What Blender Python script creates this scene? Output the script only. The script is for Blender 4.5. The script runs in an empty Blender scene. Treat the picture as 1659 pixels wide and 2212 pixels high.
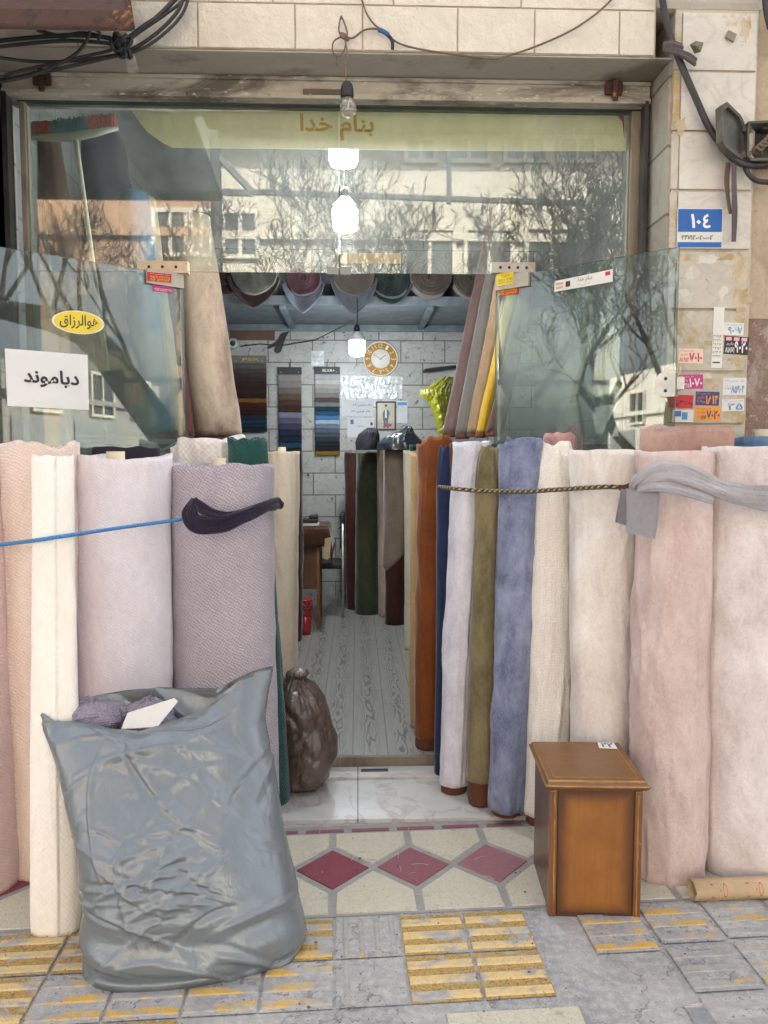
import bpy, math, random
from mathutils import Vector, noise, Matrix
random.seed(7)
sc = bpy.context.scene
COL = sc.collection
R_ = math.radians
PI = math.pi

# ------------------------------------------------------------------ camera, sky, sun
H = 1.45
FPX, CX, CY = 1664.0, 829.5, 1106.0
PITCH, YAW = R_(-4.1), R_(-2.0)
cam = bpy.data.cameras.new('camera')
camo = bpy.data.objects.new('camera', cam)
COL.objects.link(camo)
camo.location = (0, 0, H)
camo.rotation_euler = (PI / 2 + PITCH, 0, YAW)
cam.sensor_fit = 'HORIZONTAL'
cam.sensor_width = 36.0
cam.lens = 36.0 * FPX / 1659.0
cam.clip_end = 500
cam.clip_start = 0.05
sc.camera = camo
w = bpy.data.worlds.new('World')
sc.world = w
w.use_nodes = True
wn = w.node_tree
sky = wn.nodes.new('ShaderNodeTexSky')
sky.sky_type = 'NISHITA'
sky.sun_disc = False
SUN_EL = R_(42)
SUN_AZ = R_(10)
sky.sun_elevation = SUN_EL
sky.sun_rotation = SUN_AZ
sky.air_density = 0.7
sky.dust_density = 7.0
sky.ozone_density = 0.3
bg = wn.nodes['Background']
bg.inputs['Strength'].default_value = 0.15
hs = wn.nodes.new('ShaderNodeHueSaturation')
hs.inputs['Saturation'].default_value = 0.40
wn.links.new(sky.outputs[0], hs.inputs['Color'])
wn.links.new(hs.outputs[0], bg.inputs['Color'])
sl = bpy.data.lights.new('sun', 'SUN')
sl.energy = 4.8
sl.angle = R_(0.5)
sl.color = (1.0, 0.955, 0.89)
so = bpy.data.objects.new('sun', sl)
COL.objects.link(so)
so.location = (0, 10, 20)
d_ = Vector((-math.sin(SUN_AZ) * math.cos(SUN_EL), -math.cos(SUN_AZ) * math.cos(SUN_EL), -math.sin(SUN_EL)))
so.rotation_euler = d_.to_track_quat('-Z', 'Y').to_euler()
sc.view_settings.view_transform = 'Standard'
sc.view_settings.look = 'None'
sc.view_settings.exposure = 2.45
sc.view_settings.gamma = 1.0
try:
    sc.cycles.use_denoising = True
    sc.cycles.denoiser = 'OPENIMAGEDENOISE'
    sc.cycles.max_bounces = 8
    sc.cycles.transparent_max_bounces = 16
    sc.cycles.sample_clamp_indirect = 6
    sc.cycles.caustics_reflective = False
    sc.cycles.caustics_refractive = False
except Exception:
    pass

# ------------------------------------------------------------------ measuring helpers
RV = Vector((math.cos(YAW), math.sin(YAW), 0))
F0 = Vector((-math.sin(YAW), math.cos(YAW), 0))
FV = F0 * math.cos(PITCH) + Vector((0, 0, math.sin(PITCH)))
UV_ = RV.cross(FV)
EYE = Vector((0, 0, H))


def ray(x, y):
    return FV + RV * ((x - CX) / FPX) - UV_ * ((y - CY) / FPX)


def P(x, y, Y):
    d = ray(x, y)
    return EYE + d * (Y / d.y)


def G(x, y, z=0.0):
    d = ray(x, y)
    return EYE + d * ((z - H) / d.z)


def lerp(a, b, t):
    return a + (b - a) * t


def interp(pts, t):
    """pts: list of (t, value...) ; piecewise linear"""
    if t <= pts[0][0]:
        return pts[0][1:]
    for a, b in zip(pts, pts[1:]):
        if t <= b[0]:
            k = (t - a[0]) / max(1e-9, b[0] - a[0])
            return tuple(lerp(p, q, k) for p, q in zip(a[1:], b[1:]))
    return pts[-1][1:]


def nz(x, y, z):
    return noise.noise(Vector((x, y, z)))


# ------------------------------------------------------------------ object helpers
def tag(o, label=None, cat=None, group=None, kind=None):
    if label:
        o['label'] = label
    if cat:
        o['category'] = cat
    if group:
        o['group'] = group
    if kind:
        o['kind'] = kind
    return o


def empty(name, loc, label, cat, group=None, rz=0):
    o = bpy.data.objects.new(name, None)
    COL.objects.link(o)
    o.location = loc
    o.rotation_euler = (0, 0, rz)
    o.empty_display_size = 0.1
    WL[o.name] = Vector(loc)
    return tag(o, label, cat, group)


WL = {}


class MB:
    def __init__(s):
        s.v = []
        s.f = []
        s.m = []
        s.uv = {}
        s.sm = []

    def add(s, vs, fs, m=0, uvs=None, smooth=False):
        b = len(s.v)
        s.v += [tuple(p) for p in vs]
        for i, f in enumerate(fs):
            s.f.append(tuple(b + k for k in f))
            s.m.append(m)
            s.sm.append(smooth)
            if uvs:
                s.uv[len(s.f) - 1] = [uvs[k] for k in f]
        return s

    def box(s, a, b, m=0):
        x0, y0, z0 = a
        x1, y1, z1 = b
        x0, x1 = min(x0, x1), max(x0, x1)
        y0, y1 = min(y0, y1), max(y0, y1)
        z0, z1 = min(z0, z1), max(z0, z1)
        v = [(x0, y0, z0), (x1, y0, z0), (x1, y1, z0), (x0, y1, z0), (x0, y0, z1), (x1, y0, z1), (x1, y1, z1), (x0, y1, z1)]
        return s.add(v, [(0, 3, 2, 1), (4, 5, 6, 7), (0, 1, 5, 4), (1, 2, 6, 5), (2, 3, 7, 6), (3, 0, 4, 7)], m)

    def bbox(s, a, b, bev=0.004, m=0):
        """box with chamfered edges"""
        x0, y0, z0 = [min(p, q) for p, q in zip(a, b)]
        x1, y1, z1 = [max(p, q) for p, q in zip(a, b)]
        import bmesh
        bm = bmesh.new()
        bmesh.ops.create_cube(bm, size=1.0)
        for q in bm.verts:
            q.co = Vector(((x0 + x1) / 2 + q.co.x * (x1 - x0), (y0 + y1) / 2 + q.co.y * (y1 - y0), (z0 + z1) / 2 + q.co.z * (z1 - z0)))
        bmesh.ops.bevel(bm, geom=list(bm.edges), offset=bev, segments=2, profile=0.6, affect='EDGES')
        bm.verts.index_update()
        s.add([q.co for q in bm.verts], [[q.index for q in f.verts] for f in bm.faces], m)
        bm.free()
        return s

    def slab(s, c, n, t, m=0):
        """extruded polygon: list of corners c, thickness vector"""
        c = [Vector(p) for p in c]
        tv = Vector(n) * t
        k = len(c)
        v = c + [p + tv for p in c]
        fs = [tuple(range(k)), tuple(range(2 * k - 1, k - 1, -1))] + [(i, i + k, (i + 1) % k + k, (i + 1) % k) for i in range(k)]
        return s.add(v, fs, m)

    def tube(s, path, rad, n=8, m=0, caps=True, smooth=True):
        path = [Vector(p) for p in path]
        if not isinstance(rad, (list, tuple)):
            rad = [rad] * len(path)
        vs, fs, uvs = [], [], []
        up = None
        L = 0
        for i, p in enumerate(path):
            a = path[max(0, i - 1)]
            b = path[min(len(path) - 1, i + 1)]
            t = (b - a).normalized()
            if up is None:
                up = t.orthogonal().normalized()
            up = (up - t * up.dot(t))
            if up.length < 1e-6:
                up = t.orthogonal()
            up.normalize()
            sd = t.cross(up)
            if i:
                L += (p - path[i - 1]).length
            for k in range(n):
                an = 2 * PI * k / n
                vs.append(p + (up * math.cos(an) + sd * math.sin(an)) * rad[i])
                uvs.append((k / n, L))
        for i in range(len(path) - 1):
            for k in range(n):
                k2 = (k + 1) % n
                fs.append((i * n + k, i * n + k2, (i + 1) * n + k2, (i + 1) * n + k))
        if caps:
            fs.append(tuple(range(n - 1, -1, -1)))
            e = (len(path) - 1) * n
            fs.append(tuple(range(e, e + n)))
        return s.add(vs, fs, m, uvs, smooth)

    def lathe(s, c, prof, ax='Z', n=24, m=0, smooth=True):
        """prof: list of (r, h)"""
        c = Vector(c)
        vs, fs = [], []
        for r, h in prof:
            for k in range(n):
                a = 2 * PI * k / n
                if ax == 'Z':
                    q = Vector((r * math.cos(a), r * math.sin(a), h))
                else:
                    q = Vector((r * math.cos(a), h, r * math.sin(a)))
                vs.append(c + q)
        for i in range(len(prof) - 1):
            for k in range(n):
                k2 = (k + 1) % n
                fs.append((i * n + k, i * n + k2, (i + 1) * n + k2, (i + 1) * n + k))
        fs.append(tuple(range(n - 1, -1, -1)))
        e = (len(prof) - 1) * n
        fs.append(tuple(range(e, e + n)))
        return s.add(vs, fs, m, None, smooth)

    def text(s, string, fn, m=0, bold=0.0):
        """string laid into the unit square, mapped by fn(u, v) -> point"""
        vs, fs = glyphs(string, bold)
        return s.add([fn(u, v) for u, v in vs], fs, m)

    def build(s, name, mats, parent=None, origin=None):
        me = bpy.data.meshes.new(name)
        og = Vector(origin) if origin is not None else Vector((0, 0, 0))
        me.from_pydata([tuple(Vector(p) - og) for p in s.v], [], s.f)
        if not isinstance(mats, (list, tuple)):
            mats = [mats]
        for q in mats:
            me.materials.append(q)
        me.polygons.foreach_set('material_index', s.m)
        me.polygons.foreach_set('use_smooth', s.sm)
        if s.uv:
            ul = me.uv_layers.new(name='UVMap')
            for fi, us in s.uv.items():
                pl = me.polygons[fi]
                for li, q in zip(pl.loop_indices, us):
                    ul.data[li].uv = q
        me.update()
        o = bpy.data.objects.new(name, me)
        COL.objects.link(o)
        WL[o.name] = og
        o.location = og
        if parent:
            o.parent = parent
            o.location = og - WL[parent.name]
        return o


_gl = {}


def glyphs(st, bold):
    if (st, bold) not in _gl:
        c = bpy.data.curves.new('lettering', 'FONT')
        c.body = st
        c.resolution_u = 3
        c.offset = bold
        o = bpy.data.objects.new('lettering', c)
        me = bpy.data.meshes.new_from_object(o)
        vs = [(q.co.x, q.co.y) for q in me.vertices]
        fs = [tuple(p.vertices) for p in me.polygons]
        bpy.data.objects.remove(o)
        bpy.data.curves.remove(c)
        bpy.data.meshes.remove(me)
        if vs:
            x0, x1 = min(a for a, b in vs), max(a for a, b in vs)
            y0, y1 = min(b for a, b in vs), max(b for a, b in vs)
            vs = [((a - x0) / max(1e-6, x1 - x0), (b - y0) / max(1e-6, y1 - y0)) for a, b in vs]
        _gl[(st, bold)] = (vs, fs)
    return _gl[(st, bold)]


# ------------------------------------------------------------------ materials
MATS = {}


def newmat(name):
    m = bpy.data.materials.new(name)
    m.use_nodes = True
    MATS[name] = m
    return m, m.node_tree, m.node_tree.nodes['Principled BSDF']


def N(nt, t, **kw):
    n = nt.nodes.new(t)
    for k, v in kw.items():
        if k.startswith('i_'):
            key = k[2:].replace('_', ' ')
            n.inputs[key].default_value = v
        else:
            setattr(n, k, v)
    return n


def coord(nt, kind='Object', scale=(1, 1, 1), rot=(0, 0, 0)):
    tc = N(nt, 'ShaderNodeTexCoord')
    mp = N(nt, 'ShaderNodeMapping')
    mp.inputs['Scale'].default_value = scale
    mp.inputs['Rotation'].default_value = rot
    nt.links.new(tc.outputs[kind], mp.inputs['Vector'])
    return mp.outputs[0]


def nfac(nt, co, scale, detail=4, lo=0.35, hi=0.65, rough=0.6, dist=0.0):
    n = N(nt, 'ShaderNodeTexNoise')
    n.inputs['Scale'].default_value = scale
    n.inputs['Detail'].default_value = detail
    n.inputs['Roughness'].default_value = rough
    n.inputs['Distortion'].default_value = dist
    nt.links.new(co, n.inputs['Vector'])
    r = N(nt, 'ShaderNodeMapRange')
    r.inputs['From Min'].default_value = lo
    r.inputs['From Max'].default_value = hi
    nt.links.new(n.outputs[0], r.inputs['Value'])
    return r.outputs[0]


def mixc(nt, fac, a, b):
    n = N(nt, 'ShaderNodeMix', data_type='RGBA')
    for sck, val in ((n.inputs[0], fac), (n.inputs[6], a), (n.inputs[7], b)):
        if isinstance(val, (int, float)):
            sck.default_value = val
        elif isinstance(val, tuple):
            sck.default_value = (*val[:3], 1)
        else:
            nt.links.new(val, sck)
    return n.outputs[2]


def math_(nt, op, a, b=None, c=None):
    n = N(nt, 'ShaderNodeMath', operation=op)
    for i, q in enumerate((a, b, c)):
        if q is None:
            continue
        if isinstance(q, (int, float)):
            n.inputs[i].default_value = q
        else:
            nt.links.new(q, n.inputs[i])
    return n.outputs[0]


def bump(nt, bs, h, strength=0.3, dist=0.01):
    b = N(nt, 'ShaderNodeBump')
    b.inputs['Strength'].default_value = strength
    b.inputs['Distance'].default_value = dist
    nt.links.new(h, b.inputs['Height'])
    nt.links.new(b.outputs[0], bs.inputs['Normal'])


def srgb(h):
    h = h.lstrip('#')
    c = [int(h[i:i + 2], 16) / 255 for i in (0, 2, 4)]
    return tuple(q / 12.92 if q <= 0.04045 else ((q + 0.055) / 1.055) ** 2.4 for q in c)


def plain(name, col, rough=0.6, metal=0.0, var=0.15, sc=8, bmp=0.1, bsc=60, bd=0.002, spec=0.5):
    m, nt, bs = newmat(name)
    co = coord(nt)
    dk = tuple(q * (1 - var) for q in col)
    lt = tuple(min(1, q * (1 + var * 0.6)) for q in col)
    nt.links.new(mixc(nt, nfac(nt, co, sc, 5), dk, lt), bs.inputs['Base Color'])
    bs.inputs['Roughness'].default_value = rough
    bs.inputs['Metallic'].default_value = metal
    bs.inputs['Specular IOR Level'].default_value = spec
    if bmp:
        bump(nt, bs, nfac(nt, co, bsc, 3, 0.2, 0.8), bmp, bd)
    return m


def stained(name, base, stain, sc=3.0, lo=0.5, hi=0.75, rough=0.6, fine=None, bmp=0.2, bsc=25, bd=0.004, str_=(1, 1, 1)):
    """base with blotchy stain colour on top, and a finer third colour"""
    m, nt, bs = newmat(name)
    co = coord(nt, scale=str_)
    c = mixc(nt, nfac(nt, co, sc * 6, 6, 0.3, 0.7), tuple(q * 0.9 for q in base), base)
    c = mixc(nt, nfac(nt, co, sc, 8, lo, hi, 0.65, 0.6), c, stain)
    if fine:
        c = mixc(nt, nfac(nt, co, sc * 9, 6, fine[1], fine[1] + 0.06, 0.7), c, fine[0])
    nt.links.new(c, bs.inputs['Base Color'])
    bs.inputs['Roughness'].default_value = rough
    bump(nt, bs, nfac(nt, co, bsc, 6, 0.2, 0.8), bmp, bd)
    return m


def marble(name, base, vein, yellow, tile=None, joint=(0.12, 0.11, 0.09), rough=0.35, dirt=0.62, axes='XZ', vs_=0.28, dk=0.66):
    m, nt, bs = newmat(name)
    co = coord(nt)
    c = mixc(nt, nfac(nt, co, 2.6, 8, 0.3, 0.7, 0.7), tuple(q * 0.76 for q in base), base)
    c = mixc(nt, math_(nt, 'MULTIPLY', nfac(nt, coord(nt, scale=(1, 1, 2.2), rot=(0, 0.6, 0.5)), 7, 8, 0.52, 0.75, 0.75, 1.5), 0.55), c, vein)
    v = N(nt, 'ShaderNodeTexNoise')
    v.inputs['Scale'].default_value = 2.6
    v.inputs['Detail'].default_value = 8
    v.inputs['Distortion'].default_value = 1.6
    nt.links.new(co, v.inputs['Vector'])
    a = math_(nt, 'ABSOLUTE', math_(nt, 'SUBTRACT', v.outputs[0], 0.5))
    r = N(nt, 'ShaderNodeMapRange')
    r.inputs['From Min'].default_value = 0.0
    r.inputs['From Max'].default_value = 0.03
    r.inputs['To Min'].default_value = vs_
    r.inputs['To Max'].default_value = 0.0
    nt.links.new(a, r.inputs['Value'])
    c = mixc(nt, r.outputs[0], c, vein)
    c = mixc(nt, nfac(nt, co, 5, 6, dirt, dirt + 0.1, 0.7), c, yellow)
    c = mixc(nt, nfac(nt, co, 16, 6, dk, dk + 0.06, 0.75), c, tuple(q * 0.35 for q in vein))
    c = mixc(nt, nfac(nt, co, 3.3, 8, dk, dk + 0.08, 0.75, 1.0), c, tuple(q * 0.5 for q in vein))
    h = nfac(nt, co, 30, 5, 0.2, 0.8)
    if tile:
        b = N(nt, 'ShaderNodeTexBrick')
        b.inputs['Scale'].default_value = 1.0
        b.inputs['Brick Width'].default_value = tile[0]
        b.inputs['Row Height'].default_value = tile[1]
        b.inputs['Mortar Size'].default_value = tile[2]
        b.inputs['Mortar Smooth'].default_value = 0.15
        b.inputs['Color1'].default_value = (0.9, 0.9, 0.9, 1)
        b.inputs['Color2'].default_value = (1, 1, 1, 1)
        rot = {'XZ': (-PI / 2, 0, 0), 'YZ': (-PI / 2, 0, -PI / 2), 'XY': (0, 0, 0)}[axes]
        tc = N(nt, 'ShaderNodeTexCoord')
        sp = N(nt, 'ShaderNodeSeparateXYZ')
        nt.links.new(tc.outputs['Object'], sp.inputs[0])
        cb = N(nt, 'ShaderNodeCombineXYZ')
        nt.links.new(sp.outputs['XYZ'.index(axes[0])], cb.inputs[0])
        nt.links.new(sp.outputs['XYZ'.index(axes[1])], cb.inputs[1])
        nt.links.new(cb.outputs[0], b.inputs['Vector'])
        mu = N(nt, 'ShaderNodeMix', data_type='RGBA', blend_type='MULTIPLY')
        mu.inputs[0].default_value = 1
        nt.links.new(c, mu.inputs[6])
        nt.links.new(b.outputs['Color'], mu.inputs[7])
        c = mixc(nt, b.outputs['Fac'], mu.outputs[2], joint)
        h = math_(nt, 'SUBTRACT', h, math_(nt, 'MULTIPLY', b.outputs['Fac'], 3.0))
    nt.links.new(c, bs.inputs['Base Color'])
    bs.inputs['Roughness'].default_value = rough
    bump(nt, bs, h, 0.25, 0.003)
    return m


def fabric(name, c1, c2=None, sc=5.0, weave=None, ws=120.0, bmp=0.4, bd=0.003, sheen=0.25, rough=0.85, stretch=(1, 1, 0.6), lo=0.36, hi=0.64, wc=0.22):
    m, nt, bs = newmat(name)
    c2 = c2 or tuple(q * 0.8 for q in c1)
    co = coord(nt, scale=stretch)
    f = nfac(nt, co, sc, 7, lo, hi, 0.62, 0.4)
    c = mixc(nt, f, c1, c2)
    f2 = nfac(nt, co, sc * 14, 4, 0.3, 0.75, 0.7)
    c = mixc(nt, math_(nt, 'MULTIPLY', f2, 0.36), c, tuple(min(1, q * 1.22 + 0.01) for q in c1))
    if not weave:
        cr = N(nt, 'ShaderNodeTexNoise')
        cr.inputs['Scale'].default_value = 26
        cr.inputs['Detail'].default_value = 5
        cr.inputs['Distortion'].default_value = 1.3
        nt.links.new(coord(nt), cr.inputs['Vector'])
        cl_ = N(nt, 'ShaderNodeMapRange')
        cl_.inputs['From Max'].default_value = 0.035
        cl_.inputs['To Min'].default_value = 0.17
        cl_.inputs['To Max'].default_value = 0.0
        nt.links.new(math_(nt, 'ABSOLUTE', math_(nt, 'SUBTRACT', cr.outputs[0], 0.5)), cl_.inputs['Value'])
        c = mixc(nt, cl_.outputs[0], c, tuple(q * 0.62 for q in c2))
    if weave:
        uv = coord(nt, 'UV')
        sp = N(nt, 'ShaderNodeSeparateXYZ')
        nt.links.new(uv, sp.inputs[0])
        n = N(nt, 'ShaderNodeTexNoise')
        n.inputs['Scale'].default_value = 40
        nt.links.new(uv, n.inputs['Vector'])
        jit = math_(nt, 'MULTIPLY', n.outputs[0], 5.0)
        u = math_(nt, 'ADD', math_(nt, 'MULTIPLY', sp.outputs[0], ws * 2 * PI / 2), jit)
        v = math_(nt, 'ADD', math_(nt, 'MULTIPLY', sp.outputs[1], ws * 2 * PI / 2), jit)
        if weave == 'twill':
            a = math_(nt, 'SINE', math_(nt, 'ADD', u, math_(nt, 'MULTIPLY', v, 1.6)))
            b = math_(nt, 'SINE', math_(nt, 'SUBTRACT', math_(nt, 'MULTIPLY', u, 1.7), v))
            h = math_(nt, 'ADD', a, math_(nt, 'MULTIPLY', b, 0.7))
        elif weave == 'basket':
            k = math_(nt, 'SIGN', math_(nt, 'MULTIPLY', math_(nt, 'SINE', math_(nt, 'MULTIPLY', u, 0.5)), math_(nt, 'SINE', math_(nt, 'MULTIPLY', v, 0.5))))
            a = math_(nt, 'SINE', math_(nt, 'MULTIPLY', u, 2))
            b = math_(nt, 'SINE', math_(nt, 'MULTIPLY', v, 2))
            kk = math_(nt, 'MULTIPLY_ADD', k, 0.5, 0.5)
            h = math_(nt, 'ADD', math_(nt, 'MULTIPLY', a, kk), math_(nt, 'MULTIPLY', b, math_(nt, 'SUBTRACT', 1.0, kk)))
        else:
            h = math_(nt, 'MULTIPLY', math_(nt, 'SINE', u), math_(nt, 'SINE', v))
        g = N(nt, 'ShaderNodeMapRange')
        g.inputs['From Min'].default_value = -1.2
        g.inputs['From Max'].default_value = 1.0
        nt.links.new(h, g.inputs['Value'])
        c = mixc(nt, g.outputs[0], mixc(nt, wc, c, (0.12, 0.10, 0.11)), c)
        hh = math_(nt, 'ADD', g.outputs[0], math_(nt, 'MULTIPLY', f2, 0.7))
        bump(nt, bs, hh, bmp, bd)
    else:
        co2 = coord(nt)
        w1 = nfac(nt, co2, 55, 4, 0.25, 0.75, 0.65, 1.2)
        bump(nt, bs, w1, bmp, bd)
    nt.links.new(c, bs.inputs['Base Color'])
    bs.inputs['Roughness'].default_value = rough
    bs.inputs['Sheen Weight'].default_value = sheen
    bs.inputs['Sheen Roughness'].default_value = 0.4
    bs.inputs['Specular IOR Level'].default_value = 0.2
    return m


def glass(name, tint, base=0.10, dust=0.03, dustcol=(0.5, 0.5, 0.45)):
    m, nt, bs = newmat(name)
    nt.nodes.remove(bs)
    out = nt.nodes['Material Output']
    tr = N(nt, 'ShaderNodeBsdfTransparent')
    tr.inputs[0].default_value = (*tint, 1)
    gl = N(nt, 'ShaderNodeBsdfGlossy')
    gl.inputs['Roughness'].default_value = 0.015
    gl.inputs['Color'].default_value = (0.95, 0.97, 0.95, 1)
    lw = N(nt, 'ShaderNodeLayerWeight')
    lw.inputs['Blend'].default_value = 0.5
    f = math_(nt, 'POWER', lw.outputs['Facing'], 4.0)
    f = math_(nt, 'MULTIPLY_ADD', f, 1.0 - base, base)
    mx = N(nt, 'ShaderNodeMixShader')
    nt.links.new(f, mx.inputs[0])
    nt.links.new(tr.outputs[0], mx.inputs[1])
    nt.links.new(gl.outputs[0], mx.inputs[2])
    df = N(nt, 'ShaderNodeBsdfDiffuse')
    df.inputs[0].default_value = (*dustcol, 1)
    co = coord(nt, scale=(1, 1, 0.5))
    dn = math_(nt, 'MULTIPLY', nfac(nt, co, 3.5, 7, 0.3, 0.8, 0.7), dust * 2)
    m2 = N(nt, 'ShaderNodeMixShader')
    nt.links.new(dn, m2.inputs[0])
    nt.links.new(mx.outputs[0], m2.inputs[1])
    tl = N(nt, 'ShaderNodeBsdfTranslucent')
    tl.inputs[0].default_value = (*dustcol, 1)
    m3 = N(nt, 'ShaderNodeMixShader')
    m3.inputs[0].default_value = 0.55
    nt.links.new(df.outputs[0], m3.inputs[1])
    nt.links.new(tl.outputs[0], m3.inputs[2])
    nt.links.new(m3.outputs[0], m2.inputs[2])
    nt.links.new(m2.outputs[0], out.inputs['Surface'])
    return m


def emit(name, col, s):
    m, nt, bs = newmat(name)
    bs.inputs['Base Color'].default_value = (*col, 1)
    bs.inputs['Emission Color'].default_value = (*col, 1)
    bs.inputs['Emission Strength'].default_value = s
    return m


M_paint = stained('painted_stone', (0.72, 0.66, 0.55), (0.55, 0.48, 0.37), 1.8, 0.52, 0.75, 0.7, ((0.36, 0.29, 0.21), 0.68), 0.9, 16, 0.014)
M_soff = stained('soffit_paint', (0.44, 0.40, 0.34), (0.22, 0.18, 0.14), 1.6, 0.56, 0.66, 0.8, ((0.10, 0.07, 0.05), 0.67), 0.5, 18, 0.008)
M_joint = stained('mortar', (0.55, 0.48, 0.37), (0.34, 0.28, 0.19), 6, 0.5, 0.7, 0.9)
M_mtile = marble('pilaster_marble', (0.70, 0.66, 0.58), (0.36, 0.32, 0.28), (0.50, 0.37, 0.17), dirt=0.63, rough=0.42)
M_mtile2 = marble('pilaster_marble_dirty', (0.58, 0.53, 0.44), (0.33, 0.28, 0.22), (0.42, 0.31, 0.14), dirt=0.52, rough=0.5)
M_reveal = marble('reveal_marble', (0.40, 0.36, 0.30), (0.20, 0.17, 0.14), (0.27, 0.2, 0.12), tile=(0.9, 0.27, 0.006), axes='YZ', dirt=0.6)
M_plaster = stained('beige_plaster', (0.48, 0.39, 0.28), (0.34, 0.26, 0.18), 3.5, 0.46, 0.64, 0.9, ((0.24, 0.17, 0.12), 0.63), 0.7, 20, 0.01)
M_brownpl = stained('brown_plaster', (0.25, 0.17, 0.13), (0.36, 0.30, 0.25), 6, 0.50, 0.60, 0.9, ((0.45, 0.40, 0.34), 0.58), 0.8, 22, 0.012)
M_shut = stained('peeling_metal', (0.44, 0.41, 0.34), (0.12, 0.10, 0.08), 4.5, 0.48, 0.62, 0.6, ((0.66, 0.63, 0.56), 0.60), 0.5, 30, 0.006, (0.5, 1, 1.6))
M_rust = stained('rusty_metal', (0.065, 0.028, 0.018), (0.50, 0.18, 0.04), 3.2, 0.625, 0.66, 0.7, ((0.028, 0.015, 0.011), 0.55), 0.6, 30, 0.006)
M_dark = plain('dark_steel', (0.045, 0.042, 0.04), 0.5, 0.3, 0.4)
M_steelblue = plain('grey_steel', (0.17, 0.20, 0.22), 0.5, 0.2, 0.25)
M_iron = plain('frame_steel', (0.05, 0.055, 0.06), 0.55, 0.2, 0.3)
M_jambst = stained('brown_frame', (0.26, 0.21, 0.15), (0.12, 0.09, 0.06), 5, 0.45, 0.65, 0.6, None, 0.3, 30, 0.004, (1, 1, 0.4))
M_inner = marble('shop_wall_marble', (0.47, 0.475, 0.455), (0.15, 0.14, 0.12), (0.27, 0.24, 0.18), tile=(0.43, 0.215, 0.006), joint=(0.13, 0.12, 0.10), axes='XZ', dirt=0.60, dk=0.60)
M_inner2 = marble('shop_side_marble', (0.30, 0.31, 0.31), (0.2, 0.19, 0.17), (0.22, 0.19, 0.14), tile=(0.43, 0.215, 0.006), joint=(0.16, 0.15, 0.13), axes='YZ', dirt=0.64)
M_ceil = plain('shop_ceiling', (0.22, 0.24, 0.24), 0.8, 0, 0.15, 3)
M_step = marble('step_marble', (0.76, 0.74, 0.70), (0.42, 0.36, 0.32), (0.66, 0.55, 0.45), tile=(0.62, 0.9, 0.003), joint=(0.2, 0.17, 0.14), axes='XY', dirt=0.66, rough=0.3, vs_=0.6)
M_black = plain('black_rubber', (0.018, 0.017, 0.018), 0.55, 0, 0.3)
M_bwire = plain('brown_wire', (0.16, 0.10, 0.06), 0.5, 0, 0.3, 20)
M_bltape = plain('blue_tape', (0.02, 0.10, 0.28), 0.4, 0, 0.3, 20)
M_white = plain('white_paper', (0.78, 0.78, 0.76), 0.7, 0, 0.05, 4, 0.1, 20, 0.004)
M_ink = plain('ink', (0.035, 0.02, 0.035), 0.5, 0, 0.1)
M_yel = plain('yellow_sticker', (0.80, 0.62, 0.03), 0.4, 0, 0.06)
M_grass = glass('door_glass', (0.78, 0.83, 0.80), 0.085, 0.10, (0.47, 0.50, 0.48))
M_tglass = glass('transom_glass', (0.90, 0.93, 0.89), 0.075, 0.085, (0.54, 0.54, 0.51))
M_gedge = plain('glass_edge', (0.10, 0.20, 0.16), 0.25, 0, 0.2)
M_chrome = plain('worn_chrome', (0.56, 0.53, 0.48), 0.38, 0.75, 0.2, 12)
M_fit = stained('patch_fitting_metal', (0.62, 0.47, 0.32), (0.46, 0.34, 0.22), 9, 0.5, 0.7, 0.45, ((0.3, 0.2, 0.12), 0.7), 0.1, 40)
M_fitg = stained('patch_fitting_grey', (0.48, 0.44, 0.37), (0.34, 0.28, 0.21), 9, 0.5, 0.7, 0.45, ((0.35, 0.17, 0.08), 0.7), 0.1, 40)
M_card = plain('cardboard', (0.54, 0.40, 0.24), 0.8, 0, 0.12, 14, 0.2, 50)
M_core = plain('core_cardboard', (0.68, 0.58, 0.40), 0.8, 0, 0.1, 14, 0.2, 50)
M_felt = fabric('brown_backing', srgb('6b4331'), srgb('54321f'), 8, None, bmp=0.2, sheen=0.1)

exec_order = []
# ------------------------------------------------------------------ ground
YF, YG, YS = 3.15, 3.42, 3.34        # facade face, glass, shutter box
ZL = 3.037                            # lintel underside
XL, XR = -1.46, 1.25                  # opening
ZI = 0.07                             # shop floor


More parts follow.
